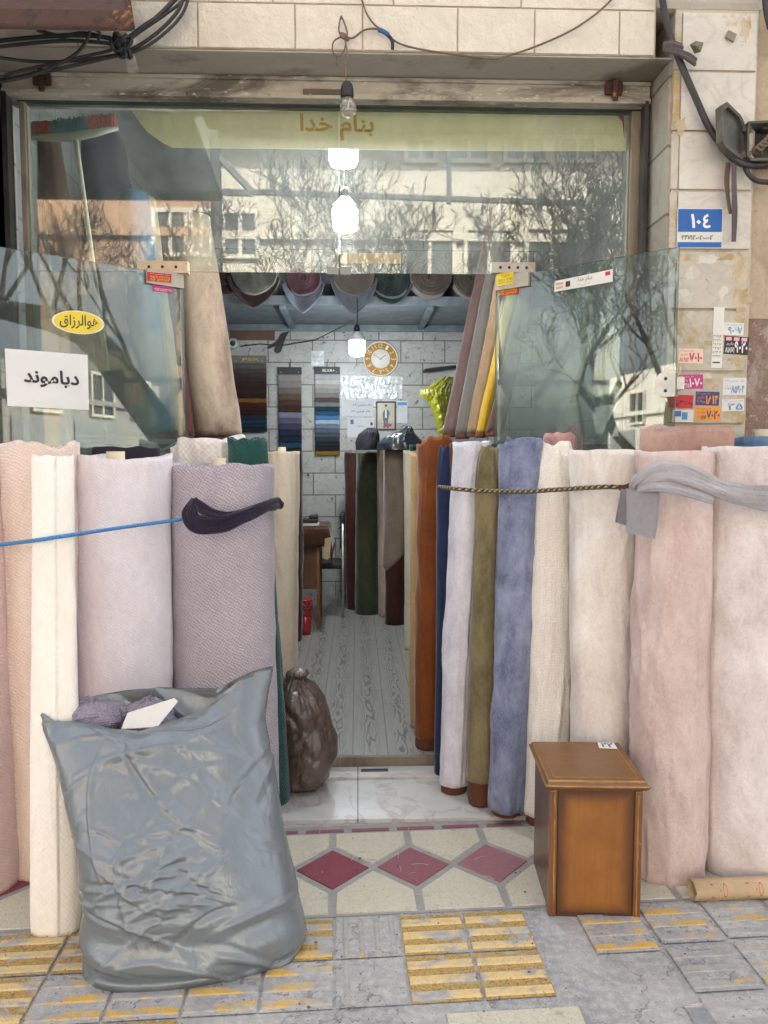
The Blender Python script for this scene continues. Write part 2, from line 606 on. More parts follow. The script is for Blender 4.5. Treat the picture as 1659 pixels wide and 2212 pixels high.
def concrete():
    m, nt, bs = newmat('worn_concrete')
    co = coord(nt)
    c = mixc(nt, nfac(nt, co, 3.2, 8, 0.35, 0.65, 0.7, 0.6), (0.26, 0.265, 0.27), (0.44, 0.42, 0.385))
    c = mixc(nt, nfac(nt, co, 45, 5, 0.45, 0.75, 0.75), c, (0.58, 0.565, 0.53))
    c = mixc(nt, nfac(nt, co, 90, 3, 0.60, 0.68, 0.7), c, (0.16, 0.155, 0.15))
    c = mixc(nt, nfac(nt, co, 9, 8, 0.62, 0.70, 0.75, 1.0), c, (0.27, 0.27, 0.265))
    vo = N(nt, 'ShaderNodeTexVoronoi', feature='DISTANCE_TO_EDGE')
    vo.inputs['Scale'].default_value = 2.3
    ds = N(nt, 'ShaderNodeVectorMath', operation='ADD')
    n3 = N(nt, 'ShaderNodeTexNoise')
    n3.inputs['Scale'].default_value = 5
    n3.inputs['Detail'].default_value = 6
    nt.links.new(co, n3.inputs['Vector'])
    nt.links.new(co, ds.inputs[0])
    nt.links.new(n3.outputs['Color'], ds.inputs[1])
    nt.links.new(ds.outputs[0], vo.inputs['Vector'])
    cr = N(nt, 'ShaderNodeMapRange')
    cr.inputs['From Max'].default_value = 0.012
    cr.inputs['To Min'].default_value = 0.8
    cr.inputs['To Max'].default_value = 0.0
    nt.links.new(vo.outputs[0], cr.inputs['Value'])
    c = mixc(nt, cr.outputs[0], c, (0.17, 0.16, 0.15))
    nt.links.new(c, bs.inputs['Base Color'])
    bs.inputs['Roughness'].default_value = 0.85
    h = math_(nt, 'ADD', nfac(nt, co, 12, 8, 0.2, 0.8, 0.7), math_(nt, 'MULTIPLY', nfac(nt, co, 110, 3, 0.2, 0.8), 0.5))
    bump(nt, bs, math_(nt, 'SUBTRACT', h, cr.outputs[0]), 0.6, 0.006)
    return m


def worn(name, paint, paint2, wear, under=(0.42, 0.41, 0.39), speck=0.6):
    m, nt, bs = newmat(name)
    co = coord(nt)
    c = mixc(nt, nfac(nt, co, 60, 4, 0.3, 0.7, 0.8), paint2, paint)
    c = mixc(nt, nfac(nt, co, 150, 3, speck, speck + 0.08, 0.8), c, (0.16, 0.12, 0.05))
    co2 = coord(nt, scale=(0.7, 1.3, 1))
    c = mixc(nt, nfac(nt, co2, 11, 8, 1 - wear - 0.04, 1 - wear + 0.04, 0.68, 0.5), c, mixc(nt, nfac(nt, co, 40, 5), tuple(q * 0.75 for q in under), under))
    nt.links.new(c, bs.inputs['Base Color'])
    bs.inputs['Roughness'].default_value = 0.75
    bump(nt, bs, nfac(nt, co, 130, 3, 0.2, 0.8), 0.5, 0.003)
    return m


M_conc = concrete()
YC1, YC2 = srgb('dba63e'), srgb('c48d2b')
M_y1 = worn('yellow_paint_fresh', srgb('dac38f'), srgb('cdae74'), 0.47)
M_y1g = worn('yellow_groove_fresh', srgb('c3a05a'), srgb('a5834a'), 0.42, speck=0.52)
M_y2 = worn('yellow_paint_worn', srgb('d6b164'), srgb('c79f4f'), 0.51)
M_y3 = worn('yellow_paint_faded', srgb('d2ae66'), srgb('c19c54'), 0.58)
M_cream = worn('cream_paving', srgb('cdc7b3'), srgb('bdb6a0'), 0.36, (0.36, 0.35, 0.31), speck=0.60)
M_creamw = worn('cream_paving_chipped', srgb('d2ccb8'), srgb('c6bfa6'), 0.52, (0.30, 0.31, 0.32), speck=0.60)
M_red1 = worn('red_paving', srgb('86404a'), srgb('78343e'), 0.27, (0.45, 0.36, 0.34), speck=0.7)
M_red2 = worn('red_paving_dusty', srgb('915a62'), srgb('854e56'), 0.31, (0.47, 0.37, 0.36), speck=0.7)
M_red3 = worn('red_paving_faded', srgb('9c6d73'), srgb('906167'), 0.32, (0.48, 0.40, 0.39), speck=0.7)
M_grout = stained('grout', (0.36, 0.35, 0.33), (0.26, 0.25, 0.23), 12, 0.4, 0.7, 0.9)

g = MB()
g.add([(-25, -7.0, 0), (25, -7.0, 0), (25, 3.4, 0), (-25, 3.4, 0)], [(0, 1, 2, 3)], 0)
# lattice of the paving in front of the step
PO = Vector((-0.09, 2.617, 0))
PU = Vector((0.2845, 0.0125, 0))
PV = Vector((-0.008, 0.2845, 0))


def LP(u, v, z=0.0):
    q = PO + PU * u + PV * v
    return Vector((q.x, q.y, z))


def ptile(pts, m, z=0.006, z0=-0.004, inset=0.0):
    c = [LP(u, v, 0) for u, v in pts]
    ctr = sum(c, Vector()) / len(c)
    low = [ctr + (q - ctr) * 1.0 for q in c]
    hi = [ctr + (q - ctr) * (1 - 0.008 / max(0.02, (q - ctr).length)) for q in c]
    k = len(c)
    vs = [Vector((q.x, q.y, z0)) for q in low] + [Vector((q.x, q.y, z)) for q in hi]
    ar = sum(c[i].x * c[(i + 1) % k].y - c[(i + 1) % k].x * c[i].y for i in range(k))
    fs = [tuple(range(k, 2 * k)) if ar > 0 else tuple(range(2 * k - 1, k - 1, -1))]
    fs += [(i, (i + 1) % k, (i + 1) % k + k, i + k) for i in range(k)]
    g.add(vs, fs, m)


# grout sheet under the decorative band
q = [LP(-9.5, -0.985, 0.002), LP(9.5, -0.985, 0.002), LP(9.5, 1.13, 0.002), LP(-9.5, 1.13, 0.002)]
g.add(q, [(0, 1, 2, 3)], 8)
e = 0.035
for k in range(-9, 10):
    mr = {0: 5, 1: 6, 2: 7}.get(k, random.choice([5, 6, 7]))
    ptile([(k - 0.47 + e * 0.2, 0), (k, -0.47), (k + 0.47, 0), (k, 0.47)], mr)
    # cream pieces above and below between two diamonds
    ptile([(k + 0.03, 0.53), (k + 0.5, 0.06), (k + 0.97, 0.53), (k + 0.97, 0.89), (k + 0.03, 0.89)], 4)
    ptile([(k + 0.03, -0.95), (k + 0.97, -0.95), (k + 0.97, -0.53), (k + 0.5, -0.06), (k + 0.03, -0.53)], 4)
for k in range(-16, 17):
    a = k * 0.62 + 0.22
    ptile([(a + 0.02, 0.93), (a + 0.57, 0.93), (a + 0.57, 1.01), (a + 0.02, 1.01)], 6, 0.005)


# tactile tiles : corner, cell size, rib direction, paint
TU = Vector((0.2, 0.0095, 0))
TV = Vector((0.006, -0.2, 0))
TO = Vector((0.126, 2.335, 0))


TZ = [0.0]


def tactile(cx, cy, mats, along='u', n=5, s=1.0, only=None):
    TZ[0] += 0.00005
    o = TO + TU * cx + TV * cy
    a, b = (TU, TV) if along == 'u' else (TV, TU)
    # base plate
    pl = [o + TU * 0.02 + TV * 0.02, o + TU * 0.98 + TV * 0.02, o + TU * 0.98 + TV * 0.98, o + TU * 0.02 + TV * 0.98]
    g.add([Vector((p.x, p.y, 0.003 + TZ[0])) for p in pl], [(3, 2, 1, 0)], mats[1])
    for i in range(n):
        if only and i not in only:
            continue
        t0, t1 = 0.035 + i * 0.945 / n + 0.085, 0.035 + (i + 1) * 0.945 / n - 0.055
        bl = [o + a * 0.03 + b * t0, o + a * 0.97 + b * t0, o + a * 0.97 + b * t1, o + a * 0.03 + b * t1]
        t0 += 0.028
        t1 -= 0.028
        tl = [o + a * 0.04 + b * t0, o + a * 0.96 + b * t0, o + a * 0.96 + b * t1, o + a * 0.04 + b * t1]
        vs = [Vector((p.x, p.y, 0.003)) for p in bl] + [Vector((p.x, p.y, 0.0068)) for p in tl]
        fs = [(4, 5, 6, 7), (0, 1, 5, 4), (1, 2, 6, 5), (2, 3, 7, 6), (3, 0, 4, 7)]
        if along == 'u':
            fs = [tuple(reversed(f)) for f in fs]
        g.add(vs, fs, mats[0])


FR, WO, FA = (1, 2), (3, 0), (9, 0)
for cx, cy in ((0, 0), (1, 0), (0, 1), (1, 1)):
    tactile(cx, cy, FR, n=3)
tactile(-1, 0, FA, 'v', 4)
tactile(-2, 0, (3, 2), n=3)
tactile(-2, 1, WO, n=3)
tactile(-1, 1, FA, 'v', 4, only=(0,))
for cx in range(-9, -2):
    for cy in (0, 1, 2):
        if cx == -3 and cy == 2:
            continue
        tactile(cx, cy, FR if cx <= -6 else random.choice([FR, WO, WO]), n=3)
for cx, cy, k in ((2.8, 0.2, WO), (3.85, 0.05, WO), (3.85, 1.1, FA), (4.9, 0.0, FA), (4.9, 1.05, FA), (3.85, 2.15, FA), (5.95, 0.05, FA), (5.95, 1.1, FA)):
    tactile(cx, cy, k, n=3)
# cream slabs at the kerb side
for x0, x1, m in ((0.23, 0.58, 4), (0.86, 1.5, 10)):
    c = [(x0, 1.93 - (0.02 if m == 10 else 0.03), 0.004), (x1, 1.945 + (0.03 if m == 10 else -0.03), 0.004), (x1, 1.5, 0.004), (x0, 1.5, 0.004)]
    g.add(c, [(3, 2, 1, 0)], m)
pav = g.build('pavement', [M_conc, M_y1, M_y1g, M_y2, M_cream, M_red1, M_red2, M_red3, M_grout, M_y3, M_creamw])
tag(pav, kind='structure')
r = MB()
r.box((-60, -8.6, -0.4), (60, -7.0, -0.12))
r.box((-60, -9.2, -0.4), (60, -8.6, -0.12))
rb = MB()
rb.add([(-60, -60, -0.13), (60, -60, -0.13), (60, 60, -0.13), (-60, 60, -0.13)], [(0, 1, 2, 3)])
M_asph = stained('asphalt', (0.06, 0.06, 0.06), (0.09, 0.088, 0.085), 2, 0.4, 0.7, 0.85, None, 0.5, 60)
tag(rb.build('road', M_asph), kind='structure')
kb = MB()
kb.bbox((-25, -7.15, -0.14), (25, -7.0, 0.01), 0.02)
tag(kb.build('kerb', M_conc), kind='structure')

# ------------------------------------------------------------------ shop building
B = empty('shop_building', (0, 3.3, 0), 'old stone clad shop building with painted lintel, marble pilaster and open shopfront', 'building')
ZT = 7.6


def px(x, y, Y):
    return P(x, y, Y)


# lintel
lb = MB()
lb.box((-5.2, YF, ZL + 0.002), (1.19, YS + 0.02, 4.6), 0)
b = lb
zj = P(829, 14, YF).z          # horizontal joint
xs = [-5.2, -2.3, -1.62, P(168, 60, YF).x, P(428, 60, YF).x, P(638, 60, YF).x, P(783, 60, YF).x, P(988, 60, YF).x, P(1154, 60, YF).x, P(1337, 60, YF).x, P(1478, 60, YF).x - 0.01]
xs = [q for q in xs if q < 1.17] + [1.185]
for x0, x1 in zip(xs, xs[1:]):
    lb.bbox((x0 + 0.003, YF - 0.008, ZL + 0.004), (x1 - 0.003, YF + 0.01, zj - 0.003), 0.003, 1)
x = -5.2
while x < 1.1:
    x1 = min(1.185, x + random.uniform(0.45, 0.62))
    lb.bbox((x + 0.003, YF - 0.008, zj + 0.003), (x1 - 0.003, YF + 0.01, zj + 0.34), 0.003, 1)
    x = x1
lb.build('lintel', [M_joint, M_paint], B)
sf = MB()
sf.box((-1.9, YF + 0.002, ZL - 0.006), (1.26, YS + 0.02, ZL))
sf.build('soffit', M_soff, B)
# pilaster
pb = MB()
xl, xr = P(1449, 400, YF).x, P(1628, 400, YF).x
pb.box((xl + 0.004, YF + 0.004, -0.01), (xr, YF + 0.5, 4.7), 0)
rows = [(-60, 24), (30, 153), (159, 283), (288, 410), (416, 538), (545, 667), (673, 801), (809, 914), (919, 1050), (1056, 1190), (1195, 1330), (1335, 1480), (1485, 1700)]
for i, (y0, y1) in enumerate(rows):
    z0, z1 = P(1540, y1, YF).z, P(1540, y0, YF).z
    jig = random.uniform(-0.006, 0.006)
    if i == 0:
        continue
    pb.bbox((xl + 0.03, YF - 0.008, z0), (xr - 0.012 + jig, YF + 0.02, z1), 0.002, 2 if i > 4 else 1)
    pb.bbox((xl, YF - 0.004, z0 + 0.001), (xl + 0.027, YF + 0.02, z1 - 0.001), 0.002, 2)
pb.build('pilaster', [M_joint, M_mtile, M_mtile2], B)
tp = MB()
zt0 = P(1540, 27, YF).z
tp.bbox((xl - 0.08, YF - 0.005, zt0 + 0.006), (xr + 0.02, YF + 0.3, 4.7), 0.03)
tp.build('rendered_wall', M_soff, B)
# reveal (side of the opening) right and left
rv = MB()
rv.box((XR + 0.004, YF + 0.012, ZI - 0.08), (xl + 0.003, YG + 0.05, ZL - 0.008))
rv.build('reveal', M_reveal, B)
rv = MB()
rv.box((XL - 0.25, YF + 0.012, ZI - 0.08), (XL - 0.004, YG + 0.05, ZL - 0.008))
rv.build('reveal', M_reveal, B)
# frame posts at both sides of the glass
fp = MB()
fp.bbox((P(1358, 400, YG).x, YG - 0.02, ZI), (P(1381, 400, YG).x, YG + 0.04, 2.94), 0.004)
fp.build('frame_post', M_jambst, B)
fp = MB()
fp.bbox((P(50, 400, YG).x, YG - 0.02, ZI), (P(62, 400, YG).x, YG + 0.04, 2.94), 0.004)
fp.build('frame_post', M_jambst, B)
gr = MB()
gr.box((XL + 0.0, YS - 0.01, ZI), (XL + 0.022, YS + 0.04, 2.95))
gr.build('shutter_track', M_dark, B)
gr = MB()
gr.box((XR - 0.028, YS - 0.01, ZI), (XR - 0.012, YS + 0.04, 2.95))
gr.build('shutter_track', M_dark, B)
# left wall beyond the opening, right wall beyond the pilaster
lw = MB()
lw.box((-8, YF + 0.005, -0.1), (XL - 0.004, YF + 0.3, 3.03))
lw.build('wall', marble('left_wall_marble', (0.5, 0.46, 0.38), (0.25, 0.2, 0.16), (0.33, 0.25, 0.15), tile=(0.7, 0.3, 0.006)), B)
rw = MB()
zs = P(1640, 690, 3.2).z
rw.box((xr - 0.01, 3.19, -0.1), (9, 3.5, zs), 1)
rw.build('brown_plaster_wall', [M_plaster, M_brownpl], B)
rw = MB()
rw.box((xr - 0.01, 3.185, zs), (9, 3.5, ZT), 0)
rw.build('beige_plaster_wall', [M_plaster, M_brownpl], B)
uw = MB()
uw.box((-8, YF + 0.02, 4.61), (xr - 0.012, YF + 0.4, ZT), 0)
uw.box((-8, YF + 0.05, 3.04), (-5.21, YF + 0.4, 4.6), 0)
uw.build('unseen_upper_wall', M_plaster, B)  # unseen storey, sized to keep direct sun off the pavement
rf = MB()
rf.box((-8, YF + 0.1, ZT), (9, 9, ZT + 0.2))
rf.box((-8, 8.9, -0.1), (9, 9, ZT))
rf.box((-8.1, 3.5, -0.1), (-8, 9, ZT))
rf.box((9, 3.5, -0.1), (9.1, 9, ZT))
rf.build('added_roof', M_soff, B)  # out of view; top and outer walls added to block the sun
# interior shell
YB = 7.6
XI0, XI1 = -1.60, 1.75
ZC = 3.55
bw = MB()
bw.box((XI0 - 0.1, YB, 0), (XI1 + 0.1, YB + 0.12, ZC))
bw.build('back_wall', M_inner, B)
sw = MB()
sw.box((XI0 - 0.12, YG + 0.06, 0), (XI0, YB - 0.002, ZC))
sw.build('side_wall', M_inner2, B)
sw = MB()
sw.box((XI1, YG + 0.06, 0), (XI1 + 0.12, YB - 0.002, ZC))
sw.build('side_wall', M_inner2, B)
ce = MB()
ce.box((XI0, YG + 0.06, ZC), (XI1, YB, ZC + 0.1))
ce.box((XI0, YG + 0.04, 2.96), (XI1, YG + 0.058, ZC))
ce.build('ceiling', M_ceil, B)
# marble step and threshold
ym = G(829, 1768, 0.018).y
st = MB()
st.bbox((XL - 0.02, ym, -0.05), (XR + 0.02, 3.335, 0.018), 0.003, 0)
st.bbox((XL - 0.02, 3.337, -0.05), (XR + 0.02, YG + 0.03, 0.03), 0.003, 0)
st.build('marble_step', M_step, B)
tm = MB()
a, b2 = G(780, 1665, 0.03), G(838, 1660, 0.03)
tm.bbox((a.x, a.y - 0.012, 0.029), (b2.x, a.y + 0.014, 0.034), 0.002)
tm.build('floor_spring_plate', M_dark, B)
ab = MB()
ab.bbox((XL, YG + 0.031, 0.0), (XR, YG + 0.055, ZI + 0.004), 0.003)
ab.build('floor_strip', M_jambst, B)


def laminate():
    m, nt, bs = newmat('grey_laminate')
    tc = N(nt, 'ShaderNodeTexCoord')
    sp = N(nt, 'ShaderNodeSeparateXYZ')
    nt.links.new(tc.outputs['Object'], sp.inputs[0])
    W = 0.165
    xs_ = math_(nt, 'ADD', math_(nt, 'DIVIDE', sp.outputs[0], W), 20.14)
    idx = math_(nt, 'FLOOR', xs_)
    xl_ = math_(nt, 'SUBTRACT', math_(nt, 'FRACT', xs_), 0.5)
    rnd = math_(nt, 'FRACT', math_(nt, 'MULTIPLY', math_(nt, 'SINE', math_(nt, 'MULTIPLY', idx, 12.99)), 437.5))
    ys_ = math_(nt, 'ADD', math_(nt, 'DIVIDE', sp.outputs[1], 1.25), rnd)
    yj = math_(nt, 'FRACT', ys_)
    cb = N(nt, 'ShaderNodeCombineXYZ')
    nt.links.new(math_(nt, 'ADD', math_(nt, 'MULTIPLY', xl_, 2.2), math_(nt, 'MULTIPLY', idx, 7.3)), cb.inputs[0])
    nt.links.new(math_(nt, 'MULTIPLY', sp.outputs[1], 2.6), cb.inputs[1])
    nt.links.new(math_(nt, 'MULTIPLY', math_(nt, 'FLOOR', ys_), 3.1), cb.inputs[2])
    n = N(nt, 'ShaderNodeTexNoise')
    n.inputs['Scale'].default_value = 1.0
    n.inputs['Detail'].default_value = 2.5
    nt.links.new(cb.outputs[0], n.inputs['Vector'])
    par = math_(nt, 'MULTIPLY', math_(nt, 'MULTIPLY', xl_, xl_), 9.0)
    val = math_(nt, 'ADD', math_(nt, 'ADD', par, math_(nt, 'MULTIPLY', sp.outputs[1], 0.35)), math_(nt, 'MULTIPLY', n.outputs[0], 3.0))
    s_ = math_(nt, 'SINE', math_(nt, 'MULTIPLY', val, 17.0))
    r_ = N(nt, 'ShaderNodeMapRange')
    r_.inputs['From Min'].default_value = 0.1
    r_.inputs['From Max'].default_value = 1.0
    nt.links.new(s_, r_.inputs['Value'])
    # strong grain only in the middle of the plank
    mid = N(nt, 'ShaderNodeMapRange')
    mid.inputs['From Min'].default_value = 0.34
    mid.inputs['From Max'].default_value = 0.12
    mid.inputs['To Min'].default_value = 0.12
    nt.links.new(math_(nt, 'ABSOLUTE', xl_), mid.inputs['Value'])
    fac = math_(nt, 'MULTIPLY', math_(nt, 'MULTIPLY', r_.outputs[0], mid.outputs[0]), 0.8)
    co = coord(nt, scale=(40, 3, 1))
    base = mixc(nt, nfac(nt, co, 1.5, 4, 0.3, 0.7), (0.235, 0.225, 0.205), (0.31, 0.30, 0.275))
    base = mixc(nt, math_(nt, 'MULTIPLY', rnd, 0.35), base, (0.36, 0.345, 0.31))
    c = mixc(nt, fac, base, (0.065, 0.06, 0.052))
    j1 = math_(nt, 'GREATER_THAN', math_(nt, 'ABSOLUTE', xl_), 0.488)
    j2 = math_(nt, 'LESS_THAN', yj, 0.004)
    c = mixc(nt, math_(nt, 'MAXIMUM', j1, j2), c, (0.10, 0.10, 0.095))
    nt.links.new(c, bs.inputs['Base Color'])
    bs.inputs['Roughness'].default_value = 0.38
    return m


fl = MB()
fl.box((XI0, YG + 0.056, -0.02), (XI1, YB, ZI))
tag(fl.build('floor', laminate()), kind='structure')

# ------------------------------------------------------------------ shutter housing
sh = MB()
z0, z1 = P(829, 216, YS).z, ZL - 0.008
x0, x1 = XL + 0.002, XR - 0.004
sh.bbox((x0, YS, z0), (x1, YS + 0.14, z1), 0.006, 0)
zz = lerp(z0, z1, 0.80)
sh.bbox((x0, YS - 0.012, zz), (x1, YS + 0.02, z1 - 0.002), 0.004, 0)
sh.bbox((x0, YS - 0.010, z0 - 0.002), (x1, YS + 0.02, z0 + 0.022), 0.004, 0)
SH = sh.build('shutter_housing', [M_shut])
tag(SH, 'long shutter housing of peeling grey metal across the top of the shopfront', 'shutter box')
for i in range(16):
    rv = MB()
    xx = lerp(x0 + 0.08, x1 - 0.08, i / 15)
    rv.lathe((xx, YS - 0.012, z0 + 0.010), [(0.0001, -0.004), (0.005, -0.003), (0.006, 0.004)], 'Y', 8)
    rv.build('rivet', M_shut, SH)
for xx in (P(95, 195, YS).x, P(1325, 190, YS).x):
    k = MB()
    k.bbox((xx - 0.04, YS - 0.022, z0 + 0.03), (xx + 0.035, YS - 0.002, z0 + 0.085), 0.008)
    k.bbox((xx - 0.012, YS - 0.035, z0 + 0.0), (xx + 0.012, YS - 0.02, z0 + 0.09), 0.006)
    k.build('bracket', M_rust, SH)
k = MB()
a, b2 = P(655, 195, YS), P(738, 208, YS)
k.bbox((a.x, YS - 0.016, b2.z), (b2.x, YS - 0.003, a.z), 0.003)
k.build('lock_plate', plain('lock_brown', (0.12, 0.09, 0.07), 0.6, 0.3), SH)
tf = MB()
tf.bbox((P(42, 225, YG).x, YG - 0.03, P(829, 236, YG).z), (P(1381, 225, YG).x, YG + 0.03, z0 + 0.03), 0.004)
tf.build('head_rail', M_iron, SH)

# ------------------------------------------------------------------ glass transom
GT = empty('glass_transom', (-0.08, YG, 2.24), 'frameless glass transom of two wide panes above the open doors', 'window')
zb, zt = P(600, 589, YG).z, P(829, 236, YG).z - 0.002
xg0, xgm, xg1 = P(63, 400, YG).x, P(733, 400, YG).x, P(1357, 400, YG).x
xh0, xh1 = P(392, 590, YG).x, P(1075, 600, YG).x


def pane(name, a, b, mat, parent):
    k = MB()
    (x0, y0, z0), (x1, y1, z1) = a, b
    k.box(a, b, 0)
    for i in range(len(k.f)):
        pass
    o = k.build(name, [mat, M_gedge], parent)
    for p in o.data.polygons:
        if abs(p.normal.y) < 0.5:
            p.material_index = 1
    return o


pane('pane', (xg0, YG - 0.004, zb), (xgm - 0.002, YG + 0.004, zt), M_tglass, GT)
pane('pane', (xgm + 0.002, YG - 0.004, zb), (xg1, YG + 0.004, zt), M_tglass, GT)
pane('side_pane', (xg0, YG - 0.004, ZI), (xh0 - 0.006, YG + 0.004, zb - 0.003), M_grass, GT)
pane('side_pane', (xh1 + 0.006, YG - 0.004, ZI), (xg1, YG + 0.004, zb - 0.003), M_grass, GT)


def patch(x0, y0, x1, y1, mat, Y=YG, screws=2):
    k = MB()
    a, b = P(x0, y0, Y - 0.02), P(x1, y1, Y - 0.02)
    k.bbox((a.x, Y - 0.022, b.z), (b.x, Y + 0.02, a.z), 0.003, 0)
    for i in range(screws):
        t = (i + 0.5) / screws * 0.8 + 0.1
        k.lathe((lerp(a.x, b.x, t), Y - 0.022, lerp(b.z, a.z, 0.5)), [(0.0001, -0.003), (0.006, -0.002), (0.007, 0.002)], 'Y', 10, 1)
    return k.build('patch_fitting', [mat, M_dark], GT)


patch(296, 563, 406, 590, M_fit, screws=3)
patch(1062, 566, 1156, 590, M_fitg, screws=4)
k = MB()
for x0, x1 in ((706, 731), (735, 758)):
    a, b = P(x0, 577, YG), P(x1, 594, YG)
    k.bbox((a.x, YG - 0.01, b.z), (b.x, YG + 0.01, a.z), 0.002)
k.build('door_stop', plain('stop_grey', (0.22, 0.23, 0.22), 0.4, 0.5), GT)

# ------------------------------------------------------------------ glass doors


def door(hx, hy, ex, ey, label):
    """hinge edge point and free edge point in plan"""
    D = empty('glass_door', (hx, hy, ZI), label, 'door')
    a = Vector((hx, hy, 0))
    d = (Vector((ex, ey, 0)) - a)
    Ln = d.length
    d.normalize()
    n = Vector((-d.y, d.x, 0)) * 0.004
    k = MB()
    z0, z1 = ZI + 0.01, 2.232
    c = [a - n, a + d * Ln - n, a + d * Ln + n, a + n]
    vs = [Vector((q.x, q.y, z0)) for q in c] + [Vector((q.x, q.y, z1)) for q in c]
    k.add(vs, [(0, 3, 2, 1), (4, 5, 6, 7), (1, 2, 6, 5), (3, 0, 4, 7)], 1)
    k.add(vs, [(0, 1, 5, 4), (2, 3, 7, 6)], 0)
    k.build('pane', [M_grass, M_gedge], D)
    return D, a, d, Ln, n


DL, dla, dld, dlL, dln = door(xh0 + 0.002, YG + 0.02, -1.41, 2.93, 'left glass door leaf swung open towards the street behind the pale rolls')
DR, dra, drd, drL, drn = door(xh1 - 0.002, YG + 0.02, 1.205, 2.90, 'right glass door leaf swung open and clipped to the marble pilaster')


def on_door(a, d, Ln, n, t0, z0, t1, z1, off=0.0045):
    """map unit square on to the street face of a door leaf (t in metres from the hinge, n towards street)"""
    nn = n.normalized()
    if nn.y > 0:
        nn = -nn

    def fn(u, v):
        q = a + d * lerp(t0, t1, u) + nn * off
        return Vector((q.x, q.y, lerp(z0, z1, v)))
    return fn, nn


def tdoor(a, d, x, y):
    """distance along a leaf and height where the sight line through a picture point meets it"""
    r = ray(x, y)
    den = r.x * d.y - r.y * d.x
    s = (a.x * d.y - a.y * d.x) / den
    q = EYE + r * s
    return (Vector((q.x, q.y, 0)) - a).dot(d), q.z


def block_on(fn, nn, th, mat, name, parent=None, bev=False):
    k = MB()
    c = [fn(0, 0), fn(1, 0), fn(1, 1), fn(0, 1)]
    k.slab(c, nn, th)
    return k


# fittings of the doors
for (DD, a, d, n, pts, mat) in ((DL, dla, dld, dln, ((400, 612), (305, 588)), M_fitg), (DR, dra, drd, drn, ((1076, 612), (1150, 584)), M_fitg)):
    t0, z0_ = tdoor(a, d, *pts[0])
    fn, nn = on_door(a, d, 0, n, 0.005, 2.232 - 0.055, 0.17, 2.236)
    k = block_on(fn, nn, 0.014, mat, 'patch_fitting')
    fn2, nn2 = on_door(a, d, 0, n, 0.005, 2.232 - 0.055, 0.17, 2.236, -0.0045)
    k.slab([fn2(0, 0), fn2(1, 0), fn2(1, 1), fn2(0, 1)], nn2, -0.014)
    k.build('patch_fitting', mat, DD)
# clamp on the free edge of the right leaf
k = MB()
for (x0, y0, x1, y1) in ((1418, 812, 1448, 852),):
    t, z = tdoor(dra, drd, 1437, 832)
    fn, nn = on_door(dra, drd, 0, drn, drL - 0.075, z - 0.045, drL + 0.004, z + 0.045)
    k.slab([fn(0.25, 0), fn(1, 0), fn(1, 1), fn(0.25, 1), fn(0.05, 0.8), fn(0, 0.5), fn(0.05, 0.2)], nn, 0.012, 0)
    fn2, nn2 = on_door(dra, drd, 0, drn, drL - 0.075, z - 0.045, drL + 0.004, z + 0.045, -0.0045)
    k.slab([fn2(0.25, 0), fn2(1, 0), fn2(1, 1), fn2(0.25, 1), fn2(0.05, 0.8), fn2(0, 0.5), fn2(0.05, 0.2)], -nn2, 0.012, 0)
    p1 = fn(0.45, 0.25)
    for v in (0.25, 0.75):
        q = fn(0.55, v) + nn * 0.012
        k.lathe(q, [(0.0001, -0.004), (0.006, -0.003), (0.007, 0.002)], 'Y', 10, 1)
    e0 = dra + drd * (drL + 0.004)
    k.bbox((e0.x, e0.y, z - 0.02), (e0.x + 0.03, YF - 0.01, z + 0.03), 0.003, 0)
k.build('door_clamp', [M_chrome, M_dark], DR)


# ------------------------------------------------------------------ Persian lettering helpers
W_diamond = '\uFEAA\uFEE7\uFEEE\uFEE3\uFE8E\uFEF3\u062F'          # written right to left
W_razzaq = '\uFED5\u0627\uFEAF\uFEAE\uFEDF\u0627\uFEEE\uFEEB'
W_name = '\uFE8D\uFEAA\uFEA7 \uFEE1\uFE8E\uFEE8\uFE91'
FA = str.maketrans('0123456789', '۰۱۲۳۴۵۶۷۸۹')


def fa(s_):
    return s_.translate(FA)


def sign(name, label, cat, fn, nn, th, bgmat, items, group=None):
    """paper, plate or sticker with lettering in one mesh ; items (text, material, u0,v0,u1,v1,bold)"""
    k = MB()
    mats = [bgmat]
    k.slab([fn(0, 0), fn(1, 0), fn(1, 1), fn(0, 1)], nn, th, 0)
    for it in items:
        if it[1] not in mats:
            mats.append(it[1])
        mi = mats.index(it[1])
        u0, v0, u1, v1 = it[2:6]
        bold = it[6] if len(it) > 6 else 0.0
        off = nn * (th + 0.0018)
        if it[0] is None:
            o_ = nn * (th * 0.5)
            k.slab([fn(u0, v0) + o_, fn(u1, v0) + o_, fn(u1, v1) + o_, fn(u0, v1) + o_], nn, th * 0.5 + 0.0009, mi)
        else:
            k.text(it[0], lambda u, v: fn(lerp(u0, u1, u), lerp(v0, v1, v)) + off, mi, bold)
    o = k.build(name, mats, None, origin=fn(0.5, 0.5))
    return tag(o, label, cat, group)


# paper sign on left leaf
nl = on_door(dla, dld, 0, dln, 0, 0, 1, 1)[1]


def quad_on_leaf(a, d, n, corners, off=0.006):
    """corners BL,BR,TR,TL in picture points -> bilinear map on the leaf"""
    nn = n.normalized()
    nn = -nn if nn.y > 0 else nn
    pts = []
    for (x, y) in corners:
        t, z = tdoor(a, d, x, y)
        q = a + d * t + nn * off
        pts.append(Vector((q.x, q.y, z)))

    def fn(u, v):
        return lerp(lerp(pts[0], pts[1], u), lerp(pts[3], pts[2], u), v)
    return fn, nn


